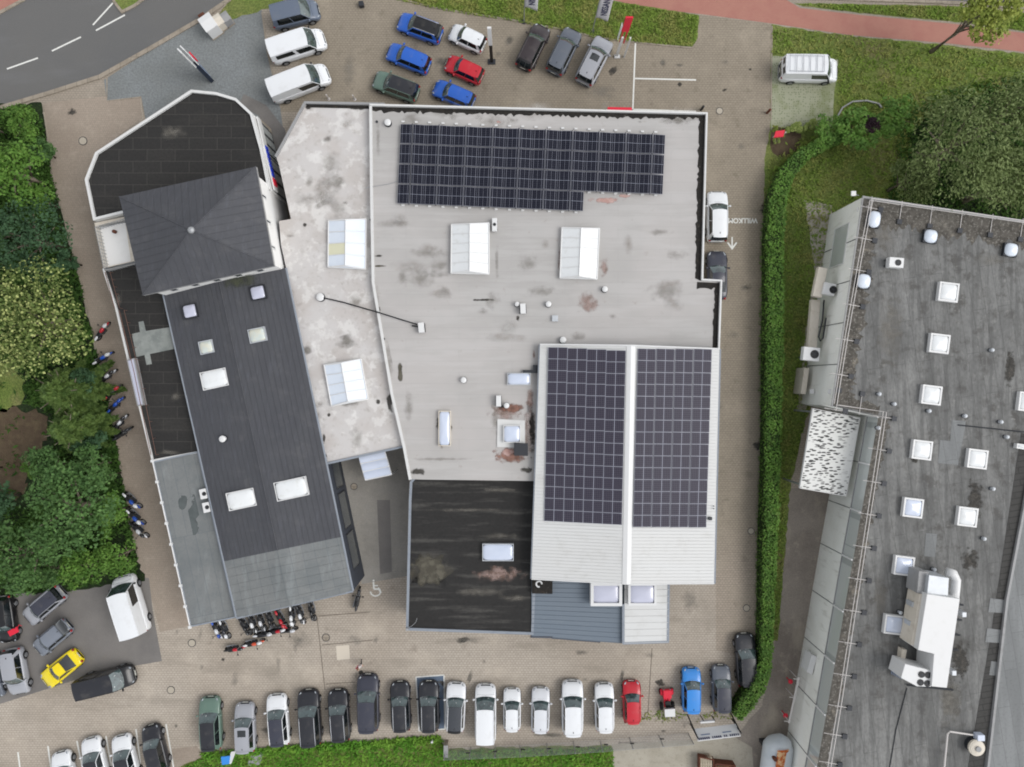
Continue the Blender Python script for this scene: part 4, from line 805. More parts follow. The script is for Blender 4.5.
# ---------------------------------------------------------------- vehicles
def paint(name, col, metal=.0, rough=.32):
    if 'paint_' + name in MC: return 'paint_' + name
    mat('paint_' + name, col, rough, [dict(s=1.3, d=4, lo=.5, hi=.75, f=.12, c=(150, 144, 132))], spec=.5, coat=.2, metal=metal); return 'paint_' + name
for n_, c_ in dict(white=(228, 230, 232), pearl=(214, 216, 220), silver=(158, 160, 166), grey=(92, 98, 108), midgrey=(120, 126, 136), dark=(36, 37, 43), black=(20, 20, 23), anthracite=(54, 56, 68), blue=(32, 92, 186), sky=(50, 136, 216), green=(98, 122, 110), red=(190, 24, 42), yellow=(240, 216, 10), slate=(96, 106, 122), brown=(52, 44, 46), deepblue=(24, 78, 176)).items(): paint(n_, c_)
glass('car_glass', (22, 28, 30), .04, .9); glass('car_windshield', (72, 88, 88), .05, .9, [dict(s=2.2, d=4, lo=.45, hi=.6, f=.6, c=(36, 42, 44)), dict(s=3.1, loc=(3, 1, 0), d=2, lo=.66, hi=.7, f=.7, c=(190, 192, 190))])  # windshield noise paints reflections and pale glints into the glass colour
glass('car_glass_roof', (44, 48, 54), .06, .8)
mat('headlight_glass', (150, 156, 162), .15, spec=.7, coat=.5); mat('taillight_red', (150, 20, 26), .2, spec=.6, coat=.4); mat('alloy', (150, 152, 156), .35, metal=.6); mat('grille', (20, 20, 22), .5); mat('rail_metal', (190, 192, 196), .35, metal=.5); mat('plate', (215, 215, 205), .6)
TY = dict(hatch=dict(A=.44, B=.14, C=-.80, D=-.965, zb=.92, zr=1.47, wb=.86, wr=.66, hood=.78),
          suv=dict(A=.44, B=.15, C=-.83, D=-.97, zb=1.02, zr=1.6, wb=.87, wr=.68, hood=.92),
          big=dict(A=.46, B=.16, C=-.86, D=-.975, zb=1.08, zr=1.74, wb=.88, wr=.72, hood=1.0),
          coupe=dict(A=.36, B=.04, C=-.30, D=-.70, zb=.86, zr=1.28, wb=.82, wr=.60, hood=.74),
          sedan=dict(A=.40, B=.08, C=-.42, D=-.76, zb=.9, zr=1.43, wb=.84, wr=.64, hood=.8),
          mpv=dict(A=.62, B=.30, C=-.88, D=-.97, zb=1.05, zr=1.85, wb=.9, wr=.78, hood=.9),
          van=dict(A=.66, B=.42, C=-.955, D=-.985, zb=1.1, zr=1.95, wb=.93, wr=.82, hood=1.0, van=True),
          high=dict(A=.74, B=.52, C=-.965, D=-.99, zb=1.25, zr=2.5, wb=.93, wr=.82, hood=1.1, van=True))
ST = [(-1, .60, .52), (-.985, .76, .72), (-.95, .87, .88), (-.88, .945, .97), (-.7, .985, 1), (-.3, 1, 1), (.2, 1, 1), (.6, .985, 1), (.8, .965, .97), (.9, .92, .9), (.955, .83, .8), (.985, .70, .66), (1, .54, .5)]
def car(cx, cy, Lp, hd, ty, col, label, cat='car', roof=None, rails=None, gate=False, sunroof=False, group=None, Wm=None, rack=False, name='parked_car', stripe=False, bed=False):
    q = dict(TY[ty]); Lm = Lp * S * .945; Wd = Wm or min(2.0, max(1.66, .36 * Lm + .25)); L2, W2 = Lm / 2, Wd / 2
    k = .8; c = P(cx, cy, k)
    root = empty(name, (c.x, c.y, .016), R(hd), label, cat, group); pm = 'paint_' + col; rm = ('paint_' + roof) if roof and roof != 'glass' else (pm if not roof else 'car_glass_roof')
    zb, zr, hood = q['zb'], q['zr'], q['hood']; A, B, C, D = (q[x] * L2 for x in 'ABCD'); wb, wr = q['wb'] * W2, q['wr'] * W2; van = q.get('van')
    def ztop(u):
        x = u * L2
        if x > A - .05: t = min(1, (x - A + .05) / max(.01, L2 * .97 - A)); return lerp(zb, hood * .86, t ** 1.3)
        return zb
    st = []
    us = sorted(set([s_[0] for s_ in ST] + [q['A'], q['A'] + .12, q['D']]))
    for u in us:
        for i in range(len(ST) - 1):
            if ST[i][0] <= u <= ST[i + 1][0]:
                f = (u - ST[i][0]) / (ST[i + 1][0] - ST[i][0]); st.append((u, lerp(ST[i][1], ST[i + 1][1], f), lerp(ST[i][2], ST[i + 1][2], f))); break
    b = MB(); vs = []; sec = []
    for u, wf, zf in st:
        x = u * L2; w0 = W2 * wf; zt = ztop(u) * zf if abs(u) > .7 else ztop(u); zt = max(zt, .5)
        if van and u < 0: zt = zb
        ring = [(.78, .2), (.95, .28), (1.0, .5), (.995, zt - .16), (.96, zt - .05), (.88, zt), (.5, zt + .025), (0, zt + .035)]
        if zt < .7: ring = [(.78, .24), (.93, .3), (1.0, .42), (1.0, zt - .08), (.96, zt - .03), (.88, zt), (.5, zt + .01), (0, zt + .015)]
        pts = [(x, -a * w0, z) for a, z in ring] + [(x, a * w0, z) for a, z in ring[-2::-1]]
        sec.append(pts)
    n = len(sec[0])
    for p in sec: vs += p
    fs = []
    for i in range(len(sec) - 1):
        for j in range(n - 1): fs.append((i * n + j, (i + 1) * n + j, (i + 1) * n + j + 1, i * n + j + 1))
        fs.append((i * n + n - 1, (i + 1) * n + n - 1, (i + 1) * n, i * n))
    fs.append(tuple(reversed(range(n)))); fs.append(tuple((len(sec) - 1) * n + j for j in range(n))); b.add(vs, fs)
    # greenhouse surfaces
    ny = 6
    def wsf(u, v):       # windscreen, u 0 base..1 roof, v across
        y0 = lerp(-wb, wb, v); y1 = lerp(-wr, wr, v); bx = A + .16 * (1 - (2 * v - 1) ** 2) - .06; tx = B + .10 * (1 - (2 * v - 1) ** 2)
        return (lerp(bx, tx, u), lerp(y0, y1, u), lerp(zb + .01, zr, u) + .03 * math.sin(u * math.pi))
    def rsf(u, v):
        y0 = lerp(-wb * .96, wb * .96, v); y1 = lerp(-wr, wr, v); bx = D - .06 * (1 - (2 * v - 1) ** 2); tx = C - .05 * (1 - (2 * v - 1) ** 2)
        return (lerp(bx, tx, u), lerp(y0, y1, u), lerp(zb + .01, zr - .04, u) + .04 * math.sin(u * math.pi))
    def rfs(u, v):       # roof, u 0 rear..1 front
        y = lerp(-wr, wr, v); e = 1 - (2 * v - 1) ** 2; x0 = C - .05 * e; x1 = B + .10 * e
        return (lerp(x0, x1, u), y, lerp(zr - .04, zr, u) + .05 * e * 1.0 + .035 * math.sin(u * math.pi) - .0)
    def side(sg, u, v):  # u 0 rear..1 front, v 0 belt..1 roof
        xb = lerp(D, A - .06, u); xt = lerp(C, B, u); yb = sg * lerp(wb * .96, wb, min(1, u * 4)); zt = lerp(zr - .04, zr, u) + .035 * math.sin(u * math.pi)
        return (lerp(xb, xt, v), lerp(yb, sg * wr, v), lerp(zb - .01, zt, v) + 0)
    r_ = MB(); r_.quadgrid(rfs, 8, ny, flip=True)
    win0 = .62 if van else (.14 if ty in ('hatch', 'suv', 'big', 'mpv') else .18)
    if van:
        for sg in (-1, 1):
            b.quadgrid(lambda u, v, sg=sg: side(sg, u * win0, v), 6, 4, flip=(sg < 0))
            b.quadgrid(lambda u, v, sg=sg: side(sg, lerp(win0, 1, u), lerp(.72, 1, v)), 4, 2, flip=(sg < 0))
    bo = b.build('body', MC[pm], root, smooth=True, world=False)
    ro = r_.build('roof', MC[rm], root, smooth=True, world=False)
    g = MB(); g.quadgrid(wsf, 5, ny, flip=False); g.build('windshield', MC['car_windshield'], root, smooth=True, world=False)
    g = MB(); g.quadgrid(rsf, 4, ny, flip=True)
    g.build('rear_window', MC['car_glass' if not van else pm], root, smooth=True, world=False)
    if van:
        for sg in (-1, 1):
            g = MB(); g.quadgrid(lambda u, v, sg=sg: rsf(lerp(.35, .85, u), .5 + sg * lerp(.08, .4, v)), 2, 2, flip=(sg > 0))
            for i_, v_ in enumerate(g.v): g.v[i_] = (v_[0] - .02, v_[1], v_[2])
            g.build('rear_door_glass', MC['car_glass'], root, world=False)
    for sg in (-1, 1):
        vmax = .72 if van else .97
        g = MB(); g.quadgrid(lambda u, v: side(sg, lerp(win0, 1, u), v * vmax), 6, 2, flip=(sg < 0)); g.build('side_window', MC['car_glass'], root, smooth=True, world=False)
        if van and stripe:
            g = MB(); g.quadgrid(lambda u, v: side(sg, lerp(.12, .55, u), lerp(.2, .8, v)), 6, 2, flip=(sg < 0)); g.v = [(v[0], v[1] + sg * .012, v[2] + .004) for v in g.v]; g.build('side_window', MC['car_glass'], root, smooth=True, world=False)
        p = MB()
        if not van:
            p.quadgrid(lambda u, v: side(sg, u * win0, v), 3, 3, flip=(sg < 0))
        pr = lambda u, v: Vector(side(sg, u, v)) + Vector((0, sg * .006, .004))
        p.tube([pr(1, 0), pr(1, .5), pr(1, .99)], .035, 5, cap=False)
        if ty in ('hatch', 'suv', 'big', 'mpv'):
            p.tube([pr(.56, .02), pr(.56, .97)], .03, 4, cap=False)
        p.tube([pr(t_ / 6, 1) for t_ in range(7)], .03, 5, cap=False)
        p.build('pillar', MC[pm if roof is None or roof == 'glass' else pm], root, smooth=True, world=False)
        m_ = MB(); mc = Vector((A - .18, sg * (W2 + .09), zb + .08)); m_.dome((mc.x, mc.y, mc.z - .06), .09, .13, .14, 0, 10, 4); m_.tube([(A - .15, sg * (W2 - .12), zb), (mc.x, mc.y, mc.z)], .03, 5); m_.build('mirror', MC['black_plastic' if van or col in ('black', 'dark') else pm], root, smooth=True, world=False)
        h = MB(); hx = L2 * .915; h.add([], [])
        hy = W2 * .70 * sg; hz = max(hood * .74, .6)
        def hl_(u, v): return (hx - .22 * (1 - u) + .0, hy + sg * lerp(-.20, .17, v) * 1.0 - (0), hz + lerp(.09, -.0, u) + .015)
        h.dome((hx - .10, hy + sg * .03, hz - .02), .24, .085, .11, R(-30 * sg), 12, 4, power=2.4); h.build('headlight', MC['headlight_glass'], root, smooth=True, world=False)
        h = MB(); h.dome((-L2 * .955, W2 * .74 * sg, zb - .22), .11, .13, .2, R(22 * sg), 10, 4, power=3); h.build('taillight', MC['taillight_red'], root, smooth=True, world=False)
        if rails:
            h = MB(); h.tube([Vector(rfs(t_ / 6, .04 if sg < 0 else .96)) + Vector((0, 0, .05)) for t_ in range(7)], .028, 5); h.build('roof_rail', MC[rails], root, smooth=True, world=False)
        for fx in (L2 * .60, -L2 * .60):
            rr = .34 if ty not in ('hatch', 'coupe') else .31
            ww = MB(); y0, y1 = sg * (W2 - .22), sg * (W2 + .012)
            ww.tube([(fx, y0, rr), (fx, y0 + sg * .03, rr), (fx, y1 - sg * .03, rr), (fx, y1, rr)], [rr - .04, rr, rr, rr - .035], 18); wo = ww.build('wheel', MC['rubber'], root, smooth=False, world=False)
            rm_ = MB(); rm_.tube([(fx, y1 - sg * .01, rr), (fx, y1 + sg * .012, rr)], [rr * .66, rr * .6], 14); rm_.build('rim', MC['alloy'], wo, world=False)
            ar = MB(); ar.tube([(fx + (rr + .05) * math.cos(a_), sg * (W2 - .01), rr + (rr + .05) * math.sin(a_)) for a_ in [math.pi * j / 10 for j in range(11)]], .035, 5); ar.build('wheel_arch', MC['black_plastic'], root, smooth=True, world=False)
    g = MB(); g.box((L2 * .965, 0, hood * .58), (.1, W2 * .9, .2)); g.box((L2 * .975, 0, .36), (.08, W2 * 1.1, .14)); g.build('grille', MC['grille'], root, world=False, bevel=.03)
    g = MB(); g.box((L2 + .004, 0, .46), (.02, .5, .11)); g.build('number_plate', MC['plate'], root, world=False); g = MB(); g.box((-L2 - .004, 0, .62), (.02, .5, .11)); g.build('number_plate', MC['plate'], root, world=False)
    # bonnet shut line and wipers
    g = MB(); zz = lambda x: ztop(x / L2) + .036
    g.tube([(L2 * .86, -W2 * .7, zz(L2 * .86) - .09), (A + .25, -W2 * .78, zz(A + .25) - .03), (A + .2, 0, zz(A + .2) + .004), (A + .25, W2 * .78, zz(A + .25) - .03), (L2 * .86, W2 * .7, zz(L2 * .86) - .09)], .006, 4); g.build('bonnet_seam', MC['grille'], root, world=False)
    g = MB()
    for y_ in (-.45, .12): g.tube([Vector(wsf(.04, .5 + y_ / (2 * wb))) + Vector((0, 0, .03)), Vector(wsf(.1, .5 + (y_ + .45) / (2 * wb))) + Vector((0, 0, .03))], .012, 4)
    g.build('wiper', MC['black_plastic'], root, world=False)
    if ty == 'suv' or ty == 'big' or ty == 'hatch':
        g = MB(); sp = lambda u, v: (lerp(C - .16, C + .04, u) - .05 * (1 - (2 * v - 1) ** 2), lerp(-wr * .92, wr * .92, v), zr - .02 + .03 * u + .04 * (1 - (2 * v - 1) ** 2))
        g.quadgrid(sp, 2, 6, flip=True); g.build('spoiler', MC['black_plastic' if rm == 'car_glass_roof' or roof in ('black', 'brown') else rm], root, smooth=True, world=False)
        g = MB(); e_ = Vector(rfs(.06, .5)); g.dome((e_.x + .12, 0, e_.z - .01), .09, .03, .09, 0, 8, 3); g.build('antenna', MC['black_plastic'], root, world=False)
    if sunroof:
        g = MB(); g.quadgrid(lambda u, v: tuple(Vector(rfs(lerp(.62, .88, u), lerp(.2, .8, v))) + Vector((0, 0, .012))), 3, 4, flip=True); g.build('sunroof', MC['car_glass'], root, smooth=True, world=False)
    if gate:
        g = MB(); g.quadgrid(lambda u, v: (lerp(C - .05, C - 1.0, u), lerp(-wb, wb, v) * (1 - .12 * u * u), zr + .05 + .25 * math.sin(u * 1.6) + .05 * (1 - (2 * v - 1) ** 2)), 5, 6)
        g.v = [(v[0], v[1], v[2]) for v in g.v]; gt = g.build('tailgate', MC['car_glass'], root, smooth=True, world=False); so_ = gt.modifiers.new('thick', 'SOLIDIFY'); so_.thickness = .06
        g = MB(); g.tube([(C - 1.0, -wb * .86, zr + .3), (C - 1.08, 0, zr + .3), (C - 1.0, wb * .86, zr + .3)], .07, 6); g.build('trim', MC[pm], gt, smooth=True, world=False)
    if rack:
        g = MB()
        for y_ in (-wr * .8, wr * .8): g.tube([(C + .2, y_, zr + .14), (B - .3, y_, zr + .14)], .025, 5)
        for t_ in range(6): x_ = lerp(C + .25, B - .35, t_ / 5); g.tube([(x_, -wr * .85, zr + .16), (x_, wr * .85, zr + .16)], .03, 5)
        g.build('roof_rack', MC['rail_metal'], root, world=False)
    return root
G1 = 'vehicles on the forecourt by the front lawn'; G2 = 'cars in the long row at the rear of the yard'; G3 = 'vehicles on the asphalt patch by the wood'; G4 = 'cars in the marked bays at the yard corner'
car(295, 14, 50, 14, 'mpv', 'slate', 'dark grey panel van above the two white vans on the forecourt', 'van', group=G1, Wm=1.9)
car(297.5, 46, 59, 18, 'van', 'white', 'white van with a long black side window, between a grey van and another white van', 'van', group=G1, Wm=2.0, stripe=True)
car(299.5, 83, 64, 21, 'van', 'white', 'windowless white panel van nearest the black showroom roof', 'van', group=G1, Wm=2.05)
car(419.5, 27.5, 48, 160, 'suv', 'blue', 'blue car with black roof and silver roof rails beside the front lawn', group=G1, roof='black', rails='rail_metal')
car(408, 58, 47, 158, 'suv', 'blue', 'all blue car between the blue one with the black roof and the dark green one', group=G1)
car(395.5, 86, 49, 160, 'suv', 'green', 'dark green car with black roof close to the grey hall', group=G1, roof='dark')
car(467, 37.5, 39, 155, 'hatch', 'white', 'small white hatchback in front of the slim black and white pylon', group=G1)
car(464, 69, 41, 156, 'hatch', 'red', 'small red hatchback between the white hatchback and a blue hatchback', group=G1)
car(453.5, 94, 45, 157, 'hatch', 'blue', 'blue hatchback partly behind the edge of the grey roof', group=G1)
car(533, 46, 50, 64, 'hatch', 'brown', 'black car with brown black roof, one of three facing the front lawn', group=G1, roof='brown')
car(564, 50.5, 51, 64, 'suv', 'grey', 'mid grey car between the black one and the silver one by the flags', group=G1)
car(594.5, 60, 53, 63, 'suv', 'silver', 'silver car with a dark sunroof beside the large white flag', group=G1, sunroof=True)
car(809.5, 70, 61, -1, 'van', 'white', 'white van with a roof rack parked on the grass pavers', 'van', rack=True, Wm=2.1)
car(717.5, 216, 53, 90, 'suv', 'white', 'white car standing on the painted lettering beside the grey hall', rails=None)
car(717.5, 275, 51, 90, 'coupe', 'anthracite', 'dark grey sports coupe half under the edge of the grey roof', Wm=1.85)
# asphalt patch
car(5, 620, 49, -82, 'suv', 'black', 'black car at the photo edge with something red on its bonnet', group=G3)
car(43, 606, 48, 220, 'suv', 'silver', 'silver car with dark roof and open tailgate tucked under the tree', group=G3, roof='anthracite', gate=False)
car(51, 638.5, 44, 220, 'hatch', 'midgrey', 'grey car with its tailgate raised beside the yellow coupe', group=G3, gate=True)
car(60, 669.5, 47, 219, 'coupe', 'yellow', 'bright yellow coupe beside the black van', group=G3, Wm=1.75)
car(106.5, 681, 58, 14, 'van', 'black', 'black van with dark roof at the lower edge of the asphalt', 'van', group=G3, roof='dark', Wm=1.95, stripe=True)
car(15.5, 672, 49, -80, 'suv', 'silver', 'silver car with pale grey roof left of the yellow coupe', group=G3, Wm=1.8)
car(-9, 676, 48, -80, 'suv', 'grey', 'grey car cut by the photo edge left of the silver one', group=G3)
car(131, 604.5, 62, 107, 'high', 'white', 'big white high roofed van with its nose under the tree', 'van', group=G3, Wm=2.15)
# corner bays
car(65, 776, 50, 104, 'suv', 'white', 'white car cut by the lower photo edge, first of the marked bays', group=G4, roof='dark')
car(95, 762, 50, 104, 'suv', 'white', 'white car with dark screen, second of the marked bays', group=G4, roof='dark')
car(125.5, 760, 51, 104, 'suv', 'white', 'white car beside the dark car in the marked bays', group=G4, roof='dark')
car(155, 749, 49, 104, 'suv', 'dark', 'dark grey car in the last marked bay', group=G4)
# long rear row
car(210.5, 723.5, 54, 93, 'suv', 'green', 'green car with black roof at the end of the long row', group=G2, roof='dark')
car(245, 727.5, 50, 92, 'suv', 'silver', 'silver car with sunroof beside the green one', group=G2, sunroof=True)
car(278, 720, 52, 95, 'suv', 'white', 'white car with black roof between the silver car and two black ones', group=G2, roof='anthracite')
car(309.5, 717.5, 56, 94, 'big', 'dark', 'black car with silver rails beside the white car with the black roof', group=G2, rails='rail_metal')
car(339, 715.5, 52, 94, 'suv', 'dark', 'black car with silver rails left of the big dark blue grey one', group=G2, rails='rail_metal')
car(368, 703, 58, 91, 'big', 'anthracite', 'large dark blue grey car standing further forward than its row', group=G2)
car(400.5, 706.5, 50, 92, 'suv', 'dark', 'black car with silver rails left of the blue painted bay', group=G2, rails='rail_metal')
car(429, 706.5, 51, 91, 'suv', 'dark', 'black car with silver rails standing on the blue painted bay', group=G2, rails='rail_metal')
car(455.5, 707.5, 50, 88, 'suv', 'white', 'white car with a long glass roof right of the blue painted bay', group=G2, roof='glass')
car(485.5, 714, 60, 90, 'mpv', 'white', 'white people carrier van in the rear row', 'van', group=G2, Wm=1.95)
car(512, 710, 43, 90, 'hatch', 'white', 'small white hatchback right of the white van in the rear row', group=G2, Wm=1.62)
car(540.5, 710.5, 46, 89, 'hatch', 'pearl', 'off-white hatchback between the small white one and the large white one', group=G2)
car(572.5, 707.5, 55, 90, 'big', 'white', 'large white car two places left of the red hatchback', group=G2)
car(604.5, 707.5, 49, 91, 'suv', 'white', 'white car directly left of the red hatchback', group=G2)
car(632, 702.5, 43, 91, 'hatch', 'red', 'red hatchback in the rear row', group=G2)
car(691.5, 690, 45, 90, 'suv', 'sky', 'bright sky blue car in the rear row', group=G2, Wm=1.72)
car(721.5, 688.5, 47, 91, 'suv', 'grey', 'dark grey car right of the sky blue one', group=G2, Wm=1.72, roof='anthracite')
car(746, 660, 54, 93, 'suv', 'dark', 'black car standing against the long hedge', Wm=1.85)
# red thing on the bonnet of the black car
b = MB(); c = P(13.5, 631.5, 1.1); b.box((0, 0, 0), (.85, .5, .12)); b.tube([(.4, .1, .05), (.75, .3, .1), (.9, .1, .1)], .03, 5)
o = b.build('bonnet_cover', MC['brand_red'], None, bevel=.03); o.location = (c.x, c.y, 1.1); o.rotation_euler = (0, .1, R(28)); tag(o, 'folded red cover lying on the bonnet of the black car', 'cover')
# compact red utility tractor with white load box
tr = empty('compact_tractor', P(666, 700, 0) + Vector((0, 0, .016)), R(93), 'small red tractor with white load box between red and blue cars', 'tractor')
def wpart(nm, b, m, par=tr, **k): return b.build(nm, MC[m], par, world=False, **k)
b = MB(); b.box((.85, 0, .62), (.8, .78, .42)); b.box((.3, 0, .42), (1.5, .6, .2)); wpart('body', b, 'brand_red', bevel=.08)
for sg in (-1, 1):
    b = MB(); b.dome((.95, sg * .48, .45), .3, .14, .22, 0, 12, 4, power=3); wpart('fender', b, 'brand_red', smooth=True)
    for x_, r_ in ((.95, .26), (-.35, .34)):
        b = MB(); b.tube([(x_, sg * .42, r_), (x_, sg * .64, r_)], r_, 16); wpart('wheel', b, 'rubber')
b = MB(); b.box((-.0, 0, .72), (.42, .5, .14)); b.box((-.2, 0, .95), (.1, .5, .4)); wpart('seat', b, 'black_plastic', bevel=.04)
b = MB(); ang = [2 * math.pi * i / 10 for i in range(11)]; b.tube([(.32 + .06 * math.cos(a), .17 * math.sin(a), 1.0 + .1 * math.cos(a)) for a in ang], .02, 5); b.tube([(.5, 0, .7), (.34, 0, 1)], .02, 5); wpart('steering_wheel', b, 'black_plastic')
b = MB(); b.box((-.72, -.1, .98), (.72, .95, .1)); b.box((-.72, -.1, .8), (.66, .88, .3)); wpart('load_box', b, 'white_metal', bevel=.03)
b = MB()
for sg in (-1, 1): b.tube([(-1.0, sg * .2 - .1, .5), (-1.5, sg * .22 - .1, .5)], .04, 6)
b.tube([(-1.3, -.35, .5), (-1.3, .15, .5)], .04, 6); wpart('hitch_frame', b, 'dark_metal')
for sg in (-1, 1): b = MB(); b.dome((1.2, sg * .28, .62), .08, .1, .12); wpart('headlight', b, 'headlight_glass', smooth=True)
# ---------------------------------------------------------------- motorcycles
def moto(cx, cy, hd, c1, c2, label, group, ln=1.0, seatc='black_plastic', windshield=False):
    c = P(cx, cy, .6); root = empty('motorcycle', (c.x, c.y, .016), R(hd), label, 'motorcycle', group); root.scale = (ln * 1.06, ln * 1.3, ln * 1.05)
    pm, pm2 = ('paint_' + c1), ('paint_' + c2)
    def wp(nm, b, m, par=root, **k): return b.build(nm, MC[m], par, world=False, **k)
    for x_, wd in ((.72, .055), (-.66, .085)):
        b = MB(); n = 18
        b.quadgrid(lambda u, v: (x_ + (.25 + wd * math.cos(2 * math.pi * v)) * math.cos(2 * math.pi * u), wd * math.sin(2 * math.pi * v), .31 + (.25 + wd * math.cos(2 * math.pi * v)) * math.sin(2 * math.pi * u)), n, 8); wo = wp('wheel', b, 'rubber', smooth=True)
        b = MB(); b.tube([(x_, -.03, .31), (x_, .03, .31)], .19, 12); wp('rim', b, 'alloy', wo)
    b = MB(); b.tube([(.45, 0, .85), (.1, 0, .62), (-.3, 0, .55), (-.66, 0, .31)], [.06, .12, .12, .05], 6); b.box((.05, 0, .42), (.5, .3, .34)); wp('frame', b, 'dark_metal', bevel=.03)
    b = MB()
    for sg in (-1, 1): b.tube([(.42, sg * .09, .95), (.72, sg * .09, .31)], .028, 6)
    wp('fork', b, 'metal')
    b = MB(); b.dome((.16, 0, .78), .30, .125, .2, 0, 14, 5, power=2.4); wp('tank', b, pm, smooth=True)
    b = MB(); b.dome((-.28, 0, .76), .34, .15, .09, 0, 12, 4, power=3); wp('seat', b, seatc, smooth=True)
    b = MB(); b.dome((-.70, 0, .74), .28, .08, .12, 0, 12, 4, power=2.2); wp('tail_fairing', b, pm2, smooth=True)
    b = MB(); b.dome((.58, 0, .80), .26, .12, .2, 0, 12, 5, power=2.0); fo = wp('front_fairing', b, pm2, smooth=True); b = MB(); b.dome((.72, 0, .86), .07, .08, .1, 0, 10, 4); wp('headlight', b, 'headlight_glass', fo, smooth=True)
    b = MB(); b.dome((.74, 0, .55), .25, .07, .1, 0, 10, 4); wp('mudguard', b, pm, smooth=True)
    b = MB(); b.tube([(.30, .40, 1.0), (.38, .22, 1.02), (.42, 0, 1.0), (.38, -.22, 1.02), (.30, -.40, 1.0)], .018, 5); wp('handlebar', b, 'black_plastic')
    for sg in (-1, 1):
        b = MB(); b.dome((.44, sg * .32, 1.1), .04, .07, .07); b.tube([(.38, sg * .24, 1.02), (.44, sg * .32, 1.12)], .01, 4); wp('mirror', b, 'black_plastic', smooth=True)
        b = MB(); b.tube([(.1, sg * .16, .3), (-.3, sg * .2, .32), (-.75, sg * .2, .42)], [.03, .04, .06], 7)
        if sg > 0: wp('exhaust', b, 'alloy')
    root.rotation_euler = (R(7), 0, R(hd)); return root
GM = 'motorcycles along the side lane'; GN = 'motorcycles in front of the workshop'
moto(101.5, 331, 55, 'red', 'white', 'red and white motorcycle just emerging from under the big chestnut', GM)
moto(102.5, 357.5, 33, 'deepblue', 'white', 'blue and white motorcycle first clear of the chestnut crown', GM)
moto(106.5, 376, 38, 'pearl', 'black', 'black and silver motorcycle second clear of the chestnut crown', GM)
moto(112, 392, 42, 'dark', 'red', 'black motorcycle with red tail above the royal blue one', GM)
moto(115, 404.5, 45, 'deepblue', 'deepblue', 'royal blue motorcycle near the conifers by the side lane', GM)
moto(119, 423, 50, 'pearl', 'black', 'black motorcycle with silver tank below the royal blue one', GM)
moto(122, 433, 35, 'black', 'dark', 'black motorcycle lowest of the upper group on the side lane', GM)
stripe_c = 'deepblue'
moto(132.5, 500, -43, 'violet' if False else 'deepblue', 'white', 'white nosed blue motorcycle, upper of three on the lane', GM)
moto(136, 516.5, -43, 'deepblue', 'white', 'white nosed blue motorcycle, middle of three on the lane', GM)
moto(139.5, 529.5, -43, 'pearl', 'black', 'black and silver motorcycle, lowest of three on the lane', GM)
BK = [(217.5, 629, -60, 'pearl', 'deepblue', 'blue and silver motorcycle under the grey felt roof corner, left of the pair'), (225, 629, -65, 'dark', 'pearl', 'black and silver motorcycle under the grey felt roof corner, right of the pair'),
 (245.5, 626, -58, 'black', 'black', 'black motorcycle leftmost of the line under the workshop eaves'), (253, 623, -68, 'white', 'black', 'black motorcycle with white tank second in the line under the workshop eaves'),
 (261.5, 621, -68, 'pearl', 'black', 'black motorcycle with silver tank third in the line under the eaves'), (270.5, 619, -70, 'black', 'dark', 'black motorcycle left of the red one under the eaves'),
 (281.5, 619, -60, 'red', 'red', 'dark red motorcycle in the line under the workshop eaves'), (292.5, 616, -84, 'white', 'white', 'white scooter right of the dark red motorcycle'),
 (301, 614, -70, 'white', 'dark', 'black motorcycle with round white tank near the end of the line'), (312.5, 611, -75, 'black', 'black', 'black motorcycle rightmost of the line under the workshop eaves'),
 (234.5, 648, 8, 'red', 'black', 'red and black motorcycle lowest left in the open row'), (253.5, 642.5, 12, 'orange', 'white', 'orange motorcycle with white tail in the open row'),
 (263.5, 633.5, 8, 'dark', 'pearl', 'grey and black motorcycle in the open row beside the red and white one'), (277, 630, 14, 'red', 'white', 'red and white motorcycle in the open row'), (286.5, 629.5, 4, 'black', 'pearl', 'black motorcycle rightmost of the open row')]
paint('orange', (214, 84, 52))
for x, y, a, c1, c2, lb in BK: moto(x, y, a, c1, c2, lb, GN, .95)
moto(357, 599, 80, 'black', 'dark', 'black motorcycle with white mirror housings standing at the workshop corner', GN, 1.05)
# ---------------------------------------------------------------- solar modules
glass('solar_cells', (26, 27, 38), .3, .1, [dict(k='brick', bw=.38, bh=60, mo=.014, c=(150, 152, 162), lo=0, hi=1, f=.8, off=0, bv=.0), dict(k='brick', bw=.182, bh=.182, mo=.008, c=(74, 76, 86), lo=0, hi=1, f=.8, off=0, bv=.08, loc=(.0, .0, 0))], coat=0)
glass('solar_cells_hall', (54, 51, 62), .35, .1, [dict(k='brick', bw=.172, bh=.172, mo=.013, c=(104, 102, 112), lo=0, hi=1, f=.7, off=0, bv=.08)], coat=0)
mat('hall_frame', (152, 154, 166), .5)
mat('module_line', (124, 128, 140), .5)
mat('solar_frame', (138, 140, 150), .4, metal=.3)
def solar_module(Lx, Ly, cells, mid, fr='solar_frame', ln='module_line'):
    """Lx, Ly outer size; mid 'x' or 'y': pale centre line"""
    b = MB(); b.box((0, 0, .015), (Lx, Ly, .03), 0, 0)
    b.box((0, 0, .033), (Lx - .05, Ly - .05, .004), 0, 1)
    if mid == 'x': b.box((0, 0, .037), (Lx - .05, .035, .003), 0, 2)
    else: b.box((0, 0, .037), (.05, Ly - .05, .003), 0, 2)
    o = b.build('solar_module', [MC[fr], MC[cells], MC[ln]], None, world=False); return o
def put_modules(root, proto, mats_):
    for i, M in enumerate(mats_):
        o = proto if i == 0 else proto.copy()
        if i: SC.collection.objects.link(o)
        o.parent = root; o.matrix_local = Matrix.Translation(-wloc(root)) @ M
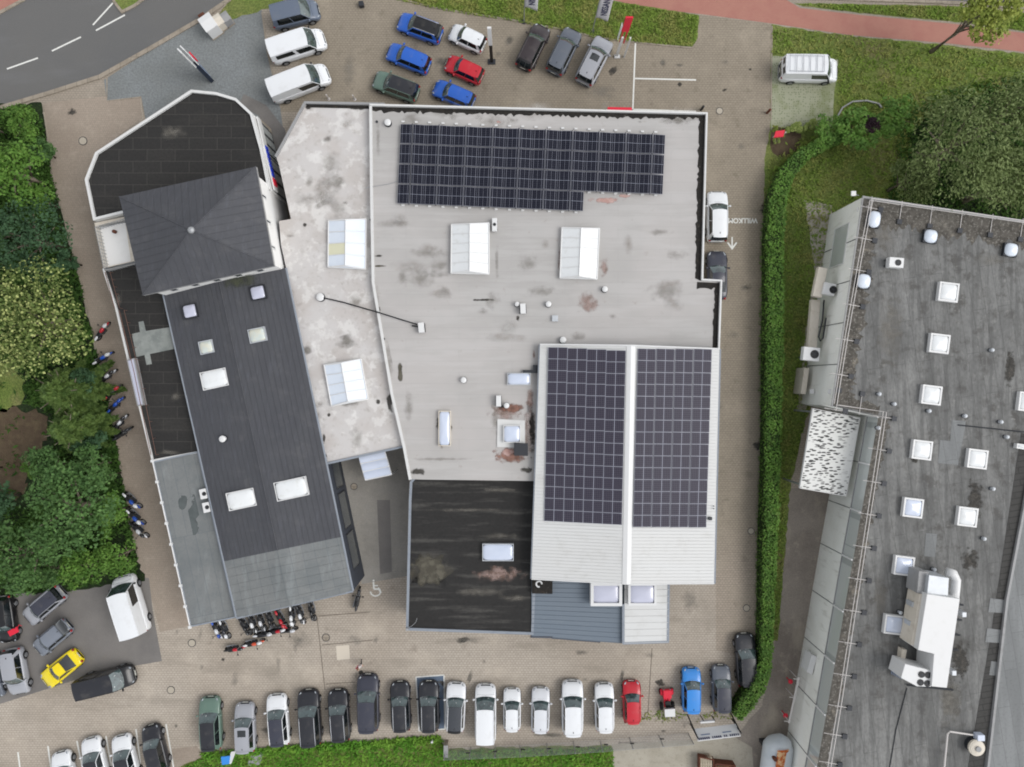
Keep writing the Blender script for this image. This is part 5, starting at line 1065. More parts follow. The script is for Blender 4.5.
sa = empty('solar_array', P(530, 165, 0) + Vector((0, 0, Z2)), 0, 'wide dark solar array of tilted modules on the grey flat roof', 'solar array')
kk = S * (H - Z2 - .3) / H; Ms = []
TX = [(400.5, 412.2), (413.2, 425.6), (426.0, 438.6)]
cols = [(400.6, 411.8)]
for j in range(9): x0 = 413.2 + 26.65 * j; cols += [(x0, x0 + 12.8), (x0 + 12.9, x0 + 25.7)]
cols.append((413.2 + 26.65 * 9, 664.6))
for ci, (xa, xb) in enumerate(cols):
    for r in range(4):
        if r == 3 and ci > 13: continue
        yc = 123.8 + 10 + 20.05 * r + (xa - 400) * .0415
        xc = (xa + xb) / 2 - r * .92
        p = P(xc, yc, Z2 + .35); wdt = (xb - xa) * kk; tilt = R(5) * (1 if ci % 2 == 0 else -1)
        Ms.append(Matrix.Translation(p) @ Matrix.Rotation(R(-2.4), 4, 'Z') @ Matrix.Rotation(-tilt, 4, 'Y') @ Matrix.Diagonal((wdt / 1.1, 1, 1, 1)))
put_modules(sa, solar_module(1.14, 19.2 * kk, 'solar_cells', 'x'), Ms)
b = MB()
for j in range(10):
    xg = 412.5 + 26.65 * j
    rows = 4 if j < 7 else 3
    b.tube(px([(xg, 123 + (xg - 400) * .0415), (xg - .92 * rows, 123.8 + 20.05 * rows + (xg - 400) * .0415)], Z2 + .28), .05, 5)
b.build('rail', MC['dark_metal'], sa)
b = MB()
for j in range(20):
    x_ = 403 + 13.3 * j
    for r in (0, 1):
        yy = (121.5 if r == 0 else (205 if x_ < 584 else 184.5)) + (x_ - 400) * .0415
        b.box(tuple(P(x_, yy, Z2 + .06)), (.26, .14, .1))
b.build('ballast', MC['white_metal'], sa)
def hall_array(x0t, x0b, x1t, x1b, yt, yb, dyx, east, label):
    zc = lambda u: ZE + (ZG - ZE) * u
    root = empty('solar_array', P((x0t + x1t) / 2, (yt + yb) / 2, 0) + Vector((0, 0, ZE)), 0, label, 'solar array', 'solar arrays on the white hall')
    Ms = []; sl_ang = math.atan2(ZG - ZE, abs(g0.x - w0.x)); rows = 15
    for ci in range(4):
        for r in range(rows):
            u = (ci + .5) / 4; v = (r + .5) / rows
            x = lerp(lerp(x0t, x1t, u), lerp(x0b, x1b, u), v); y = lerp(yt, yb, v) + u * dyx
            frac = (x - 536) / 92 if not east else (717 - x) / 88
            z = ZE + (ZG - ZE) * frac + .12
            p = P(x, y, z); k2 = S * (H - z) / H
            wdt = (x1t - x0t) / 4 * k2 - .03; hgt = (yb - yt) / rows * k2 - .02
            Ms.append(Matrix.Translation(p) @ Matrix.Rotation(R(-1.2), 4, 'Z') @ Matrix.Rotation(-sl_ang if not east else sl_ang, 4, 'Y') @ Matrix.Diagonal((wdt / 1.65 / math.cos(sl_ang), hgt / 1.0, 1, 1)))
    put_modules(root, solar_module(1.65, 1.0, 'solar_cells_hall', 'y', 'hall_frame', 'hall_frame'), Ms)
hall_array(548.3, 544, 625.8, 621.8, 346.8, 521, 4, False, 'solar array covering the west slope of the white hall')
hall_array(637.5, 632.6, 712.3, 706.5, 348.6, 527, 0.5, True, 'solar array covering the east slope of the white hall')
# ---------------------------------------------------------------- roof plant
def ac_unit(cx, cy, w_, h_, rot, z, label, fans=1, hgt=.7, group=None, fan_off=.2):
    c = P(cx, cy, z + hgt); k = S * (H - z - hgt) / H; a, e = w_ * k, h_ * k
    root = empty('air_conditioner', (c.x, c.y, z), R(rot), label, 'air conditioner', group)
    b = MB(); b.box((0, 0, .08 + hgt / 2), (a, e, hgt - .1)); b.build('casing', MC['white_metal'], root, world=False, bevel=.03)
    b = MB(); b.box((0, -e * .3, .04), (a * 1.15, .08, .08)); b.box((0, e * .3, .04), (a * 1.15, .08, .08)); b.build('foot', MC['dark_metal'], root, world=False)
    r_ = min(a, e) * .32
    b = MB(); b.cyl((a * fan_off, 0, hgt + .032), r_, .02, 18); fo = b.build('fan_grille', MC['black_plastic'], root, world=False)
    b = MB(); b.cyl((a * fan_off, 0, hgt + .05), r_ * .25, .02, 10)
    for i in range(5): a_ = i * 1.256; b.box((a * fan_off + math.cos(a_) * r_ * .5, math.sin(a_) * r_ * .5, hgt + .058), (r_ * .8, r_ * .14, .006), a_)
    b.build('fan', MC['dark_metal'], fo, world=False); return root
ac_unit(896.5, 262.5, 14.5, 10, -5, ZF, 'white air conditioner with one fan alone on the factory roof', fan_off=.1)
ac_unit(811.5, 354, 16.5, 13.5, -6, 3.6, 'white air conditioner with fan on the factory side wall', fan_off=.18)
ac_unit(829.5, 289, 12, 12, -12, 3.4, 'pale grey air conditioner at the ducts on the factory wall', hgt=.7, fan_off=.3)
ac_unit(203, 494, 6.5, 10, 12, Z5, 'white air conditioner on the grey felt wing, upper of two', hgt=.6)
ac_unit(206, 507.5, 6.5, 10, 12, Z5, 'white air conditioner on the grey felt wing, lower of two', hgt=.6)
ac_unit(494.5, 224.5, 5, 13, 0, Z2, 'narrow white unit beside the rooflight right of centre', hgt=.5, fan_off=0)
def roof_unit(cx, cy, w_, h_, rot, z, label, pipes=()):
    c = P(cx, cy, z + .6); k = S * (H - z - .6) / H; root = empty('ventilation_unit', (c.x, c.y, z), R(rot), label, 'ventilation unit', 'small white units on the grey roof')
    b = MB(); b.box((0, 0, .38), (w_ * k, h_ * k, .5)); b.build('casing', MC['white_metal'], root, world=False, bevel=.03)
    b = MB(); b.box((0, 0, .07), (w_ * k * 1.25, h_ * k * .9, .13)); b.build('plinth', MC['dark_metal'], root, world=False)
    for (x0, y0, x1, y1) in pipes: b = MB(); b.tube([(x0, y0, .2), (x1, y1, .2)], .07, 6); b.build('pipe', MC['black_plastic'], root, world=False)
roof_unit(421, 327.5, 5.5, 10, 5, Z2, 'white unit at the end of the long black hose', [(-.8, .25, -.1, .1)])
roof_unit(523, 308.5, 5.5, 10, 3, Z2, 'white unit with a dark stain below it near the roof centre', [(-.6, .3, 0, .3)])
roof_unit(498.5, 401, 5, 11, 0, Z2, 'white unit beside the rust stained skylight', [(0, -.5, .6, -.5)])
b = MB(); pts = px([(322, 297.5), (344, 302.5), (368, 309.5), (378, 312.5), (400, 319.5), (418, 325)], ZB + .25)
for i, p in enumerate(pts): p.z = (ZB if i < 3 else Z2) + .3
b.tube(pts, .06, 7); o = b.build('roof_hose', MC['black_plastic'], None, loc=tuple(pts[2]), smooth=True); tag(o, 'long black hose lying across the pale and the grey roof', 'hose')
b = MB(); pts = px([(365, 188), (372, 187), (376, 186), (389, 184), (398, 181)], Z2 + .1); b.tube(pts, .025, 4); tag(b.build('roof_cable', MC['metal'], None, loc=tuple(pts[0])), 'thin pale cable leading to the wide solar array', 'cable')
# large rooftop plant on the factory
hv = empty('rooftop_plant', (P(935, 635, ZF).x, P(935, 635, ZF).y, ZF), 0, 'big white air handling plant with tapering duct on the factory roof', 'air handling unit')
def fprism(nm, pts, z0, z1, m, par=hv, bev=.04): b = MB(); b.prism(px(pts, z1), z0, z1); return b.build(nm, MC[m], par, bevel=bev)
fprism('housing', [(927, 594), (960, 599), (947, 688), (931.5, 686.5), (934, 654), (918, 650)], ZF + .3, ZF + 2.6, 'white_metal')
fprism('side_casing', [(920, 594), (928, 595), (919, 647), (911, 645)], ZF + .3, ZF + 2.0, 'cream_metal')
b = MB(); q0 = px([(919, 571), (929, 572), (926, 594), (917, 593)], ZF + 1.9); b.prism(q0, ZF + .3, ZF + 1.9); b.build('duct_section', MC['coping_grey'], hv, bevel=.03)
b = MB(); b.prism(px([(929, 575), (949, 578), (948, 596), (927, 594)], ZF + 2.3), ZF + .3, ZF + 2.3); b.build('duct_section', MC['galvanised'], hv, bevel=.03)
b = MB(); c0 = P(949, 575, ZF + 1.2); c1 = P(957, 580, ZF + 1.4); c2 = P(958, 601, ZF + 1.4); b.tube([P(947, 572, ZF + 1.4), P(953, 573.5, ZF + 1.4), P(956, 580, ZF + 1.4), P(955, 590, ZF + 1.4), P(954, 600, ZF + 1.4)], .36, 12); b.build('duct_elbow', MC['white_metal'], hv, smooth=True)
fprism('condenser', [(905, 664), (933, 671), (931, 687), (917, 686.5), (901, 678)], ZF + .4, ZF + 2.3, 'white_metal')
for x, y in ((921.5, 674.5), (928, 675), (920.5, 682.5), (927.5, 683.5)):
    c = P(x, y, ZF + 2.32); b = MB(); b.cyl(tuple(c), .26, .03, 18); fo = b.build('fan_grille', MC['black_plastic'], hv); b = MB(); b.cyl((c.x, c.y, c.z + .03), .07, .02, 10)
    for i in range(4): b.box((c.x + math.cos(i * 1.57) * .13, c.y + math.sin(i * 1.57) * .13, c.z + .04), (.2, .04, .01), i * 1.57)
    b.build('fan', MC['dark_metal'], fo)
b = MB()
for i in range(7): x = 893 + i * 1.6; b.tube(px([(x, 661 + i * .4), (x - 1.5, 674 + i * .8)], ZF + .5), .04, 4)
b.build('louvre', MC['sign_blue_grey'], hv)
b = MB(); b.prism(px([(902, 649), (907, 650), (905, 661), (901, 660)], ZF + .6), ZF, ZF + .6); b.build('control_box', MC['cream_metal'], hv)
b = MB()
for y in (600, 615, 630, 645, 668, 685): b.tube(px([(912 + (645 - y) * .12, y), (958 + (645 - y) * .12, y + 5)], ZF + .15), .08, 4)
b.build('support_beam', MC['dark_metal'], hv)
for x, y in ((911, 603), (909, 622), (961, 613), (951, 671)): b = MB(); b.box(tuple(P(x, y, ZF + 1.0)), (.35, .4, .9)); b.build('inlet_box', MC['galvanised'], hv, bevel=.03)
# round vent and pipe loop
rv = empty('round_fan', P(978, 747.5, 0) + Vector((0, 0, ZF)), 0, 'round cream roof fan with a small white box at the lower right', 'roof fan')
c = P(977.5, 748.5, ZF + .8); b = MB(); b.cyl((c.x, c.y, ZF), .6, .55, 22); b.build('base', MC['dark_metal'], rv)
b = MB(); b.cyl((c.x, c.y, ZF + .55), .66, .2, 26); b.dome((c.x, c.y, ZF + .75), .6, .6, .12, n=26); b.build('cowl', MC['cream_metal'], rv, smooth=False)
b = MB(); b.cyl((c.x, c.y, ZF + .86), .22, .12, 16); b.build('cap', MC['coping_grey'], rv)
b = MB(); b.box(tuple(P(979, 736.5, ZF + .5)), (.6, .5, .6)); b.build('motor_box', MC['pane_blue'], rv, bevel=.04)
b = MB(); pts = px([(973, 735), (950, 731.5), (947.5, 734), (944, 770), (942, 800)], ZF + .45); b.tube(pts, .07, 7)
for i in range(26):
    pass
tag(b.build('roof_pipe', MC['rail_white'], None, loc=tuple(pts[1])), 'bent pale pipe running from the round roof fan to the lower photo edge', 'pipe')
# guard rails
def guard(label, pts, inward, step=2.6):
    c = P(pts[0][0], pts[0][1], ZF); root = empty('guard_rail', (c.x, c.y, ZF), 0, label, 'guard rail', 'guard rails round the factory roof')
    q = px(pts, ZF + 1.1)
    for z in (1.1, .6): b = MB(); b.tube([(p.x, p.y, ZF + z) for p in q], .03, 5); b.build('rail', MC['rail_white'], root)
    for i in range(len(q) - 1):
        n = max(1, round((q[i + 1] - q[i]).length / step)); t = (q[i + 1] - q[i]).normalized(); nn = Vector((-t.y, t.x, 0)) * inward
        for k in range(n + (i == len(q) - 2)):
            p = lerp(q[i], q[i + 1], (k + .15) / n); b = MB(); b.tube([(p.x, p.y, ZF + 1.1), (p.x, p.y, ZF + .06)], .028, 5); b.tube([(p.x - nn.x * .5, p.y - nn.y * .5, ZF + .06), (p.x + nn.x * 1.1, p.y + nn.y * 1.1, ZF + .06)], .03, 5); po = b.build('post', MC['rail_white'], root)
            b = MB(); e_ = p + nn * 1.25; b.box((e_.x, e_.y, ZF + .08), (.4, .4, .13), math.atan2(t.y, t.x)); b.build('weight', MC['dark_metal'], po)
guard('white guard rail along the factory roof edge facing the wood', [(873, 198.5), (1150, 239)], -1, 2.65)
guard('white guard rail down the upper long edge of the factory roof', [(873, 199), (861, 262), (848.5, 333), (837, 404)], 1)
guard('white guard rail down the lower long edge of the factory roof', [(839, 405), (886.5, 412), (861, 577), (841, 707), (812, 880)], 1)
# canopy with worn white sheet roof
mat('canopy_sheet', (222, 222, 218), .6, [dict(k='voro', s=1.0, st=(2.0, 6.5, 1), rot=-10, lo=.46, hi=.36, f=.95, c=(34, 34, 34), mask=(.35, .34, .44)), dict(s=5, d=4, lo=.6, hi=.75, f=.4, c=(120, 118, 112))])
cn = empty('loading_canopy', P(830, 452, 0), 0, 'white canopy spotted with black gaps against the factory wall', 'canopy')
q = px([(813, 408.5), (860, 418), (846, 496), (800, 488)], 4.3); b = MB(); b.prism(q, 4.1, 4.3, bottom=True); b.build('roof', MC['canopy_sheet'], cn)
b = MB(); kerb_run(b, [q[0], q[1], q[2], q[3], q[0]], .06, 4.05, 4.32); b.build('edge_trim', MC['coping_white'], cn)
for i in range(4): p = lerp(q[i], (q[0] + q[2]) / 2, .08); b = MB(); b.box((p.x, p.y, 2.05), (.14, .14, 4.1)); b.build('post', MC['metal'], cn)
# wall ducts
b = MB()
for pts, z in (([(822, 268), (816, 297)], 3.6), ([(815, 300), (811, 350)], 2.6)):
    q = px(pts, z); t = (q[1] - q[0]); m_ = (q[0] + q[1]) / 2; b.box((m_.x, m_.y, z), (t.length, .8, .5), math.atan2(t.y, t.x))
tag(b.build('wall_duct', MC['cream_metal'], None, loc=tuple(P(815, 300, 0)), bevel=.04), 'long pale grey duct fixed low along the factory side wall', 'duct')
b = MB(); pts = [P(824, 300, 3.2), P(822.5, 320, 3.2), P(818.5, 337, 3.2), P(820.5, 341, 3.2), P(823, 338, 3.2), P(826, 318, 3.4)]; b.tube(pts, .07, 7)
tag(b.build('wall_pipe', MC['dark_metal'], None, loc=tuple(P(822, 320, 0)), smooth=True), 'dark hairpin pipe beside the duct on the factory wall', 'pipe')
b = MB(); q = px([(806, 368), (802.5, 394)], 1.6); t = q[1] - q[0]; m_ = (q[0] + q[1]) / 2; b.box((m_.x, m_.y, .9), (t.length, .45, 1.8), math.atan2(t.y, t.x))
tag(b.build('wall_cabinet', MC['cream_metal'], None, loc=(m_.x, m_.y, 0), bevel=.03), 'long narrow pale cabinet at the foot of the factory wall', 'cabinet')
# wall lights
for x, y, z, lb in ((859.5, 209.5, 5.6, 'white wall light below the factory roof corner'), (812, 391.5, 2.6, 'white wall light low beside the air conditioner'), (830.5, 391.5, 5.6, 'white wall light at the roof edge above the canopy'), (853.5, 193.5, 5.9, 'white floodlight on a bracket at the factory corner')):
    c = P(x, y, z); root = empty('wall_light', c, 0, lb, 'wall light'); b = MB(); b.box((0, 0, 0), (.42, .42, .14)); b.build('lamp_head', MC['white_metal'], root, world=False, bevel=.05); b = MB(); b.tube([(0, 0, 0), (.5, -.15, -.1)], .03, 5); b.build('bracket', MC['metal'], root, world=False)
# wall rack with red pails
rk = empty('wall_rack', P(797, 690, 0), 0, 'white pipe rack on brackets along the lower factory wall', 'rack')
b = MB(); q = px([(799, 677), (789, 723)], 2.0); b.tube([q[0], q[1]], .09, 6); b.build('bar', MC['rail_white'], rk)
for t_ in (.05, .45, .97): b = MB(); p = lerp(q[0], q[1], t_); b.tube([p, p + Vector((-.45, .05, 0))], .04, 5); b.tube([p, (p.x, p.y, 0)], .04, 5); b.build('bracket', MC['rail_white'], rk)
for x, y, lb in ((791, 682, 'red round cap at the top of the pipe rack'), (786, 716, 'red round cap at the bottom of the pipe rack')):
    b = MB(); c = P(x, y, 1.0); b.cyl((c.x, c.y, 0), .05, .9, 8); b.dome((c.x, c.y, .9), .22, .22, .16); tag(b.build('marker_post', MC['brand_red'], None, loc=(c.x, c.y, 0)), lb, 'marker post', 'red capped posts by the factory wall')
# boxes on factory wall
b = MB(); q = px([(812, 655), (817, 657), (812, 675), (807, 672)], 3.0); b.prism(q, 1.6, 3.0); root = tag(b.build('wall_hatch', MC['white_metal'], None, loc=tuple(P(812, 665, 0))), 'white framed hatch on the lower factory wall', 'hatch')
# ---------------------------------------------------------------- flags, pylons, cabinets, fence
def flag(bx, by, label, ln=7.2):
    root = empty('flag', P(bx, by), 0, label, 'flag', 'tall white flags on the front lawn'); g = P(bx, by)
    b = MB(); b.tube([(0, 0, 0), (0, 0, ln)], [.05, .03], 8); b.build('pole', MC['metal'], root, world=False)
    b = MB(); b.cyl((0, 0, 0), .22, .08, 12); b.build('base', MC['dark_metal'], root, world=False)
    def fs(u, v):
        z0 = 2.55 - .55 * v; return (.04 + 1.12 * v, .05 * math.sin(v * 5 + u * 6), lerp(z0, 6.9 + .1 * v, u))
    b = MB(); b.quadgrid(fs, 14, 8); o = b.build('flag_cloth', MC['flag_cloth'], root, smooth=True, world=False); so_ = o.modifiers.new('t', 'SOLIDIFY'); so_.thickness = .01
    mt = Matrix.Translation((.62, -.09, 4.1)) @ Matrix.Rotation(R(-90), 4, 'Y') @ Matrix.Rotation(R(90), 4, 'X')
    # letters stand in the plane of the cloth and read upwards
    M3 = Matrix(((0, -1, 0), (0, 0, -1), (1, 0, 0))).to_4x4()
    t_ = text_mesh('lettering', 'NISSAN', .78, Matrix.Identity(4), 'text_dark'); t_.parent = root; t_.matrix_local = Matrix.Translation((.66, -.08, 4.35)) @ M3
flag(592.3, 32, 'tall white lettered flag behind the silver car with the sunroof'); flag(524, 22, 'tall white flag behind the black car, cut by the upper photo edge')
def gbox(root, nm, px_, py_, z0, z1, sx, sy, m, rz=0, bev=0, dx=0, dy=0):
    c = P(px_, py_); b = MB(); b.box((c.x + dx, c.y + dy, (z0 + z1) / 2), (sx, sy, z1 - z0), R(rz)); return b.build(nm, MC[m], root, bevel=bev)
tp = empty('totem_sign', P(627, 56), 0, 'tall red sign head on two white posts between parked cars and bay lines', 'sign')
gbox(tp, 'post', 616.5, 56.5, 0, 3.6, .2, .16, 'white_metal'); gbox(tp, 'post', 624, 57, 0, 3.6, .12, .16, 'white_metal'); gbox(tp, 'panel', 617, 56, 4.6, 6.9, .62, .16, 'brand_red', bev=.02); gbox(tp, 'bracket', 615.5, 55.5, 2.6, 4.6, .1, .1, 'brand_red'); gbox(tp, 'bracket', 619.5, 55.5, 2.4, 4.6, .1, .1, 'brand_red')
gbox(tp, 'side_panel', 612.3, 56.5, 3.4, 5.8, .08, .3, 'white_metal'); gbox(tp, 'foot', 617, 57, 0, .15, .5, .3, 'white_metal')
sp = empty('pylon_sign', P(491.5, 62), 0, 'slim pylon, black below and white above, behind the white hatchback', 'sign')
gbox(sp, 'base_panel', 491.7, 62, 0, 3.3, .28, .14, 'black_plastic'); gbox(sp, 'head_panel', 491.4, 62, 3.32, 6.3, .34, .16, 'white_metal'); gbox(sp, 'foot', 491.7, 62, 0, .08, .7, .5, 'dark_metal')
pl = empty('pylon_sign', P(211, 80), 0, 'navy and white pylon with red emblem on the slate paving', 'sign')
gbox(pl, 'base_panel', 211, 80, 0, 3.2, .5, .34, 'navy', -45); gbox(pl, 'head_panel', 211, 80, 3.22, 6.0, .5, .12, 'white_metal', -45, dx=-.08, dy=-.12); gbox(pl, 'head_panel', 211, 80, 3.22, 6.0, .5, .1, 'white_metal', -45, dx=.14, dy=.12)
gbox(pl, 'side_panel', 209.5, 77.5, .2, 3.0, 1.0, .08, 'sign_blue_grey', -52, dx=.0, dy=.2); gbox(pl, 'emblem', 209, 77, 2.9, 3.9, .5, .1, 'brand_red', -52, dx=.1, dy=.3)
for (x, y, sx, sy, h_, rz, lb, ty_) in ((214.5, 30.5, 1.15, 1.35, 1.5, 35, 'white street cabinet with sloping top, largest of three on the slate paving', 'white_metal'), (222.5, 26, .75, .95, 1.1, 35, 'cream street cabinet, middle one of three by the corner lawn', 'cream_metal'), (229, 22.5, .75, .8, 1.0, 35, 'small grey street cabinet, last of three by the corner lawn', 'coping_grey')):
    r0 = empty('street_cabinet', P(x, y), 0, lb, 'cabinet', 'street cabinets on the slate paving'); gbox(r0, 'casing', x, y, .08, h_, sx, sy, ty_, rz, .03); gbox(r0, 'plinth', x, y, 0, .1, sx + .1, sy + .1, 'kerb', rz)
    c = P(x, y); b = MB(); Rz = Matrix.Rotation(R(rz), 3, 'Z')
    vs = [Rz @ Vector(v) + Vector((c.x, c.y, h_)) for v in ((-sx / 2 - .04, -sy / 2 - .04, 0), (sx / 2 + .04, -sy / 2 - .04, 0), (sx / 2 + .04, sy / 2 + .04, .0), (-sx / 2 - .04, sy / 2 + .04, .0), (-sx / 2 - .04, sy * .1, .14), (sx / 2 + .04, sy * .1, .14))]
    b.add(vs, [(0, 1, 5, 4), (5, 2, 3, 4), (1, 2, 5), (0, 4, 3), (3, 2, 1, 0)]); b.build('lid', MC[ty_], r0)
b = MB(); c = P(205, 19.5); b.box((c.x, c.y, .35), (.6, .5, .7), R(35)); tag(b.build('planter', MC['rust_metal'], None, loc=(c.x, c.y, 0), bevel=.04), 'small dark red box at the kerb beside the white street cabinet', 'box')
# red sign board with beds beside the entrance
rs = empty('sign_board', P(778, 136), 0, 'red sign board beside the pale shrubs at the entrance lane', 'sign')
q = px([(776, 131), (785, 130), (783.5, 136.5), (774, 137.5)], 1.5); b = MB(); b.prism(q, 1.35, 1.5, bottom=True); b.build('panel', MC['brand_red'], rs)
for x in (773, 780): gbox(rs, 'post', x, 137.5, 0, 1.4, .08, .08, 'white_metal')
# mesh fence along the rear
fn = empty('mesh_fence', P(560, 744), 0, 'long grey wire mesh fence behind the rear car row', 'fence')
FP = [(446, 748), (520, 745), (600, 740), (688, 733)]; qf = px(FP)
b = MB(); npost = 0; posts = []
for i in range(3):
    n = [3, 3, 3][i]
    for k in range(n + (i == 2)): posts.append(lerp(qf[i], qf[i + 1], k / n))
for p in posts: b = MB(); b.box((p.x, p.y, 1.05), (.07, .05, 2.1)); b.build('post', MC['metal'], fn)
for i in range(len(posts) - 1):
    a, c = posts[i], posts[i + 1]; b = MB()
    for k in range(11): z = .08 + k * .2; b.tube([(a.x, a.y, z), (c.x, c.y, z)], .013, 4, cap=False)
    n = int((c - a).length / .07)
    for k in range(n): p = lerp(a, c, k / n); b.tube([(p.x, p.y + .01, .06), (p.x, p.y + .01, 2.08)], .0075, 3, cap=False)
    b.build('mesh_panel', MC['metal'], fn)
b = MB()
for p in px([(481, 744.5), (520, 742.5), (548, 741), (577, 740), (604, 738)]): b.box((p.x, p.y, 1.6), (.36, .03, .16))
fn2 = b
for i, (x, y) in enumerate([(468, 753.5), (495, 752), (523, 750), (549, 749), (578, 747.5), (606, 745), (632, 744), (662, 739.5)]):
    c = P(x, y, 1.7); b = MB(); b.box((c.x, c.y + .05, 1.7), (.36, .03, .18)); b.build('plate', MC['black_plastic'], fn)
st_ = empty('stone_post', P(447, 745), 0, 'pale stone gate post at the left end of the mesh fence', 'post'); gbox(st_, 'shaft', 447, 745, 0, 1.1, .3, 1.0, 'kerb', 0, .03); gbox(st_, 'cap', 447, 745, 1.1, 1.2, .4, 1.1, 'coping_grey', 0, .02)
bn = empty('billboard', P(711, 725), 0, 'white billboard lettered along its top on black struts at the fence end', 'billboard')
q = px([(690.5, 724), (732, 719)]); t_ = (q[1] - q[0]).normalized(); ang = math.atan2(t_.y, t_.x); mid = (q[0] + q[1]) / 2; Lb = (q[1] - q[0]).length
MT = Matrix.Rotation(ang, 3, 'Z') @ Matrix.Rotation(R(24), 3, 'X'); CB = Vector((mid.x, mid.y - .1, 1.85)); b = MB(); b.box(tuple(CB), (Lb, .08, 1.25), M=MT); b.build('panel', MC['white_metal'], bn)
for k in range(2):
    p = q[k]; b = MB(); b.tube([(p.x, p.y, 0), (p.x, p.y, 2.6)], .07, 6); b.tube([(p.x, p.y, 2.2), (p.x - .3, p.y + .9, .05)], .06, 6); b.build('strut', MC['black_plastic'], bn)
rnd = random.Random(5)
b = MB()
for k in range(21):
    if k in (6, 12, 15): continue
    wd = rnd.uniform(.08, .13); p = CB + MT @ Vector((((k + 1) / 22 - .5) * Lb, .06, .47)); b.box(tuple(p), (wd, .02, .2), M=MT)
b.build('lettering', MC['text_dark'], bn)
b = MB()
for f_ in (-.28, .22): p = CB + MT @ Vector((f_ * Lb, .06, .1)); b.box(tuple(p), (.8, .02, .1), M=MT)
b.v = b.v; b.build('emblem', MC['sign_blue_grey'], bn)
q = px([(701, 722.5), (714, 721.5)], 1.2); ss = empty('small_sign', P(707, 716), 0, 'small white sign strip on two black legs in front of the billboard', 'sign'); b = MB(); kerb_run(b, q, .15, 1.0, 1.25); b.build('panel', MC['white_metal'], ss)
for x in (700.5, 711.5): gbox(ss, 'leg', x, 715.5, 0, 1.1, .07, .07, 'black_plastic')
# crates
cr = empty('pallet_stack', P(704, 764), 0, 'pale pallet stack in a rusty stillage by the concrete apron', 'pallet stack')
b = MB()
for z in range(4):
    for k in range(5): c = P(704, 760); b.box((c.x - .45 + k * .22, c.y, .12 + z * .22), (.16, 1.3, .03))
    for k in (-1, 0, 1): b.box((c.x, c.y + k * .55, .06 + z * .22), (1.1, .1, .09))
b.build('pallets', MC['timber_pale'], cr); b = MB(); kerb_run(b, px([(697, 752), (711, 755), (711, 775), (697, 772), (697, 752)]), .1, .3, .9); b.build('stillage', MC['rust_metal'], cr)
cr = empty('crate', P(721, 765), 0, 'open brown wooden crate right of the pale pallets', 'crate')
b = MB(); kerb_run(b, px([(713, 759), (732, 761), (732, 785), (713, 783), (713, 759)]), .14, 0, .9); b.build('side', MC['rust_metal'], cr)
b = MB()
for k in range(6): c = P(716 + k * 2.6, 772); b.box((c.x, c.y, .5), (.17, 1.6, .05))
b.build('slat', MC['timber'], cr)
# tank with rusty top
mat('tank_paint', (206, 212, 216), .5, [dict(s=1.0, d=5, lo=.45, hi=.7, f=.4, c=(170, 180, 188))]); mat('tank_rust', (186, 94, 44), .8, [dict(s=2.5, d=5, lo=.45, hi=.6, f=.8, c=(226, 196, 150)), dict(s=1.3, d=5, lo=.55, hi=.7, f=.8, c=(150, 60, 30))])
tk = empty('storage_tank', P(776, 765), 0, 'white storage tank with rusty orange top at the lower photo edge', 'tank'); c = P(776, 768, 1.5)
b = MB(); b.tube([(c.x - .1 + .35, c.y + 2.75, 1.3), (c.x + .33, c.y + 2.45, 1.3), (c.x + .26, c.y + 1.9, 1.3), (c.x, c.y - .5, 1.3), (c.x - .3, c.y - 3.2, 1.3), (c.x - .35, c.y - 3.7, 1.3)], [.5, 1.05, 1.3, 1.35, 1.3, .8], 24); b.build('shell', MC['tank_paint'], tk, smooth=True)
b = MB(); b.quadgrid(lambda u, v: (c.x + .25 + lerp(-.55, .55, v) - u * .5, c.y + 2.2 - 4.2 * u, 1.3 + math.sqrt(max(0, 1.37 ** 2 - (.25 + lerp(-.55, .55, v)) ** 2)) + .02), 10, 8, flip=True); b.build('rusty_walkway', MC['tank_rust'], tk, smooth=True)
b = MB(); b.cyl((c.x - .5, c.y + 1.4, 2.2), .18, .55, 12); b.build('manway', MC['rust_metal'], tk); b = MB(); b.cyl((c.x + .5, c.y + .4, 2.1), .16, .6, 12); b.build('manway', MC['rust_metal'], tk)
for yy in (1.8, -2.5): b = MB(); b.box((c.x, c.y + yy, .4), (2.0, .3, .8)); b.build('saddle', MC['dark_metal'], tk)
# small things at the rear hedge
sg_ = empty('garden_sign', P(226, 757), 0, 'cyan and white notice board in the grass below the green car', 'sign'); q = px([(221, 757), (230, 756), (229, 764), (222, 765)], 1.2); b = MB(); b.prism(q, 1.1, 1.2, bottom=True); b.build('panel', MC['paint_sky'], sg_); q = px([(231, 752), (236, 751), (231, 764), (228, 764)], 1.1); b = MB(); b.prism(q, 1.0, 1.1, bottom=True); b.build('side_panel', MC['coping_white'], sg_); gbox(sg_, 'post', 226, 756, 0, 1.1, .1, .1, 'metal')
b = MB(); q = px([(251, 752), (264, 752), (260, 764), (248, 765)]); b.prism(q, 0, .12); tag(b.build('grating', MC['coping_grey'], None, loc=tuple(P(256, 758))), 'grey metal grating lying in the grass below the silver car', 'grating')
b = MB(); c = P(432.5, 739.5); b.cyl((c.x, c.y, 0), .1, .5, 10); b.dome((c.x, c.y, .5), .11, .11, .06); tag(b.build('bollard', MC['white_metal'], None, loc=tuple(c)), 'short white bollard in the grass left of the stone post', 'bollard')
b = MB(); c = P(362, 6); b.box((c.x, c.y, .25), (.45, .45, .5), R(8)); tag(b.build('bin', MC['dark_metal'], None, loc=tuple(c), bevel=.04), 'small dark box on the paving near the upper photo edge', 'box')
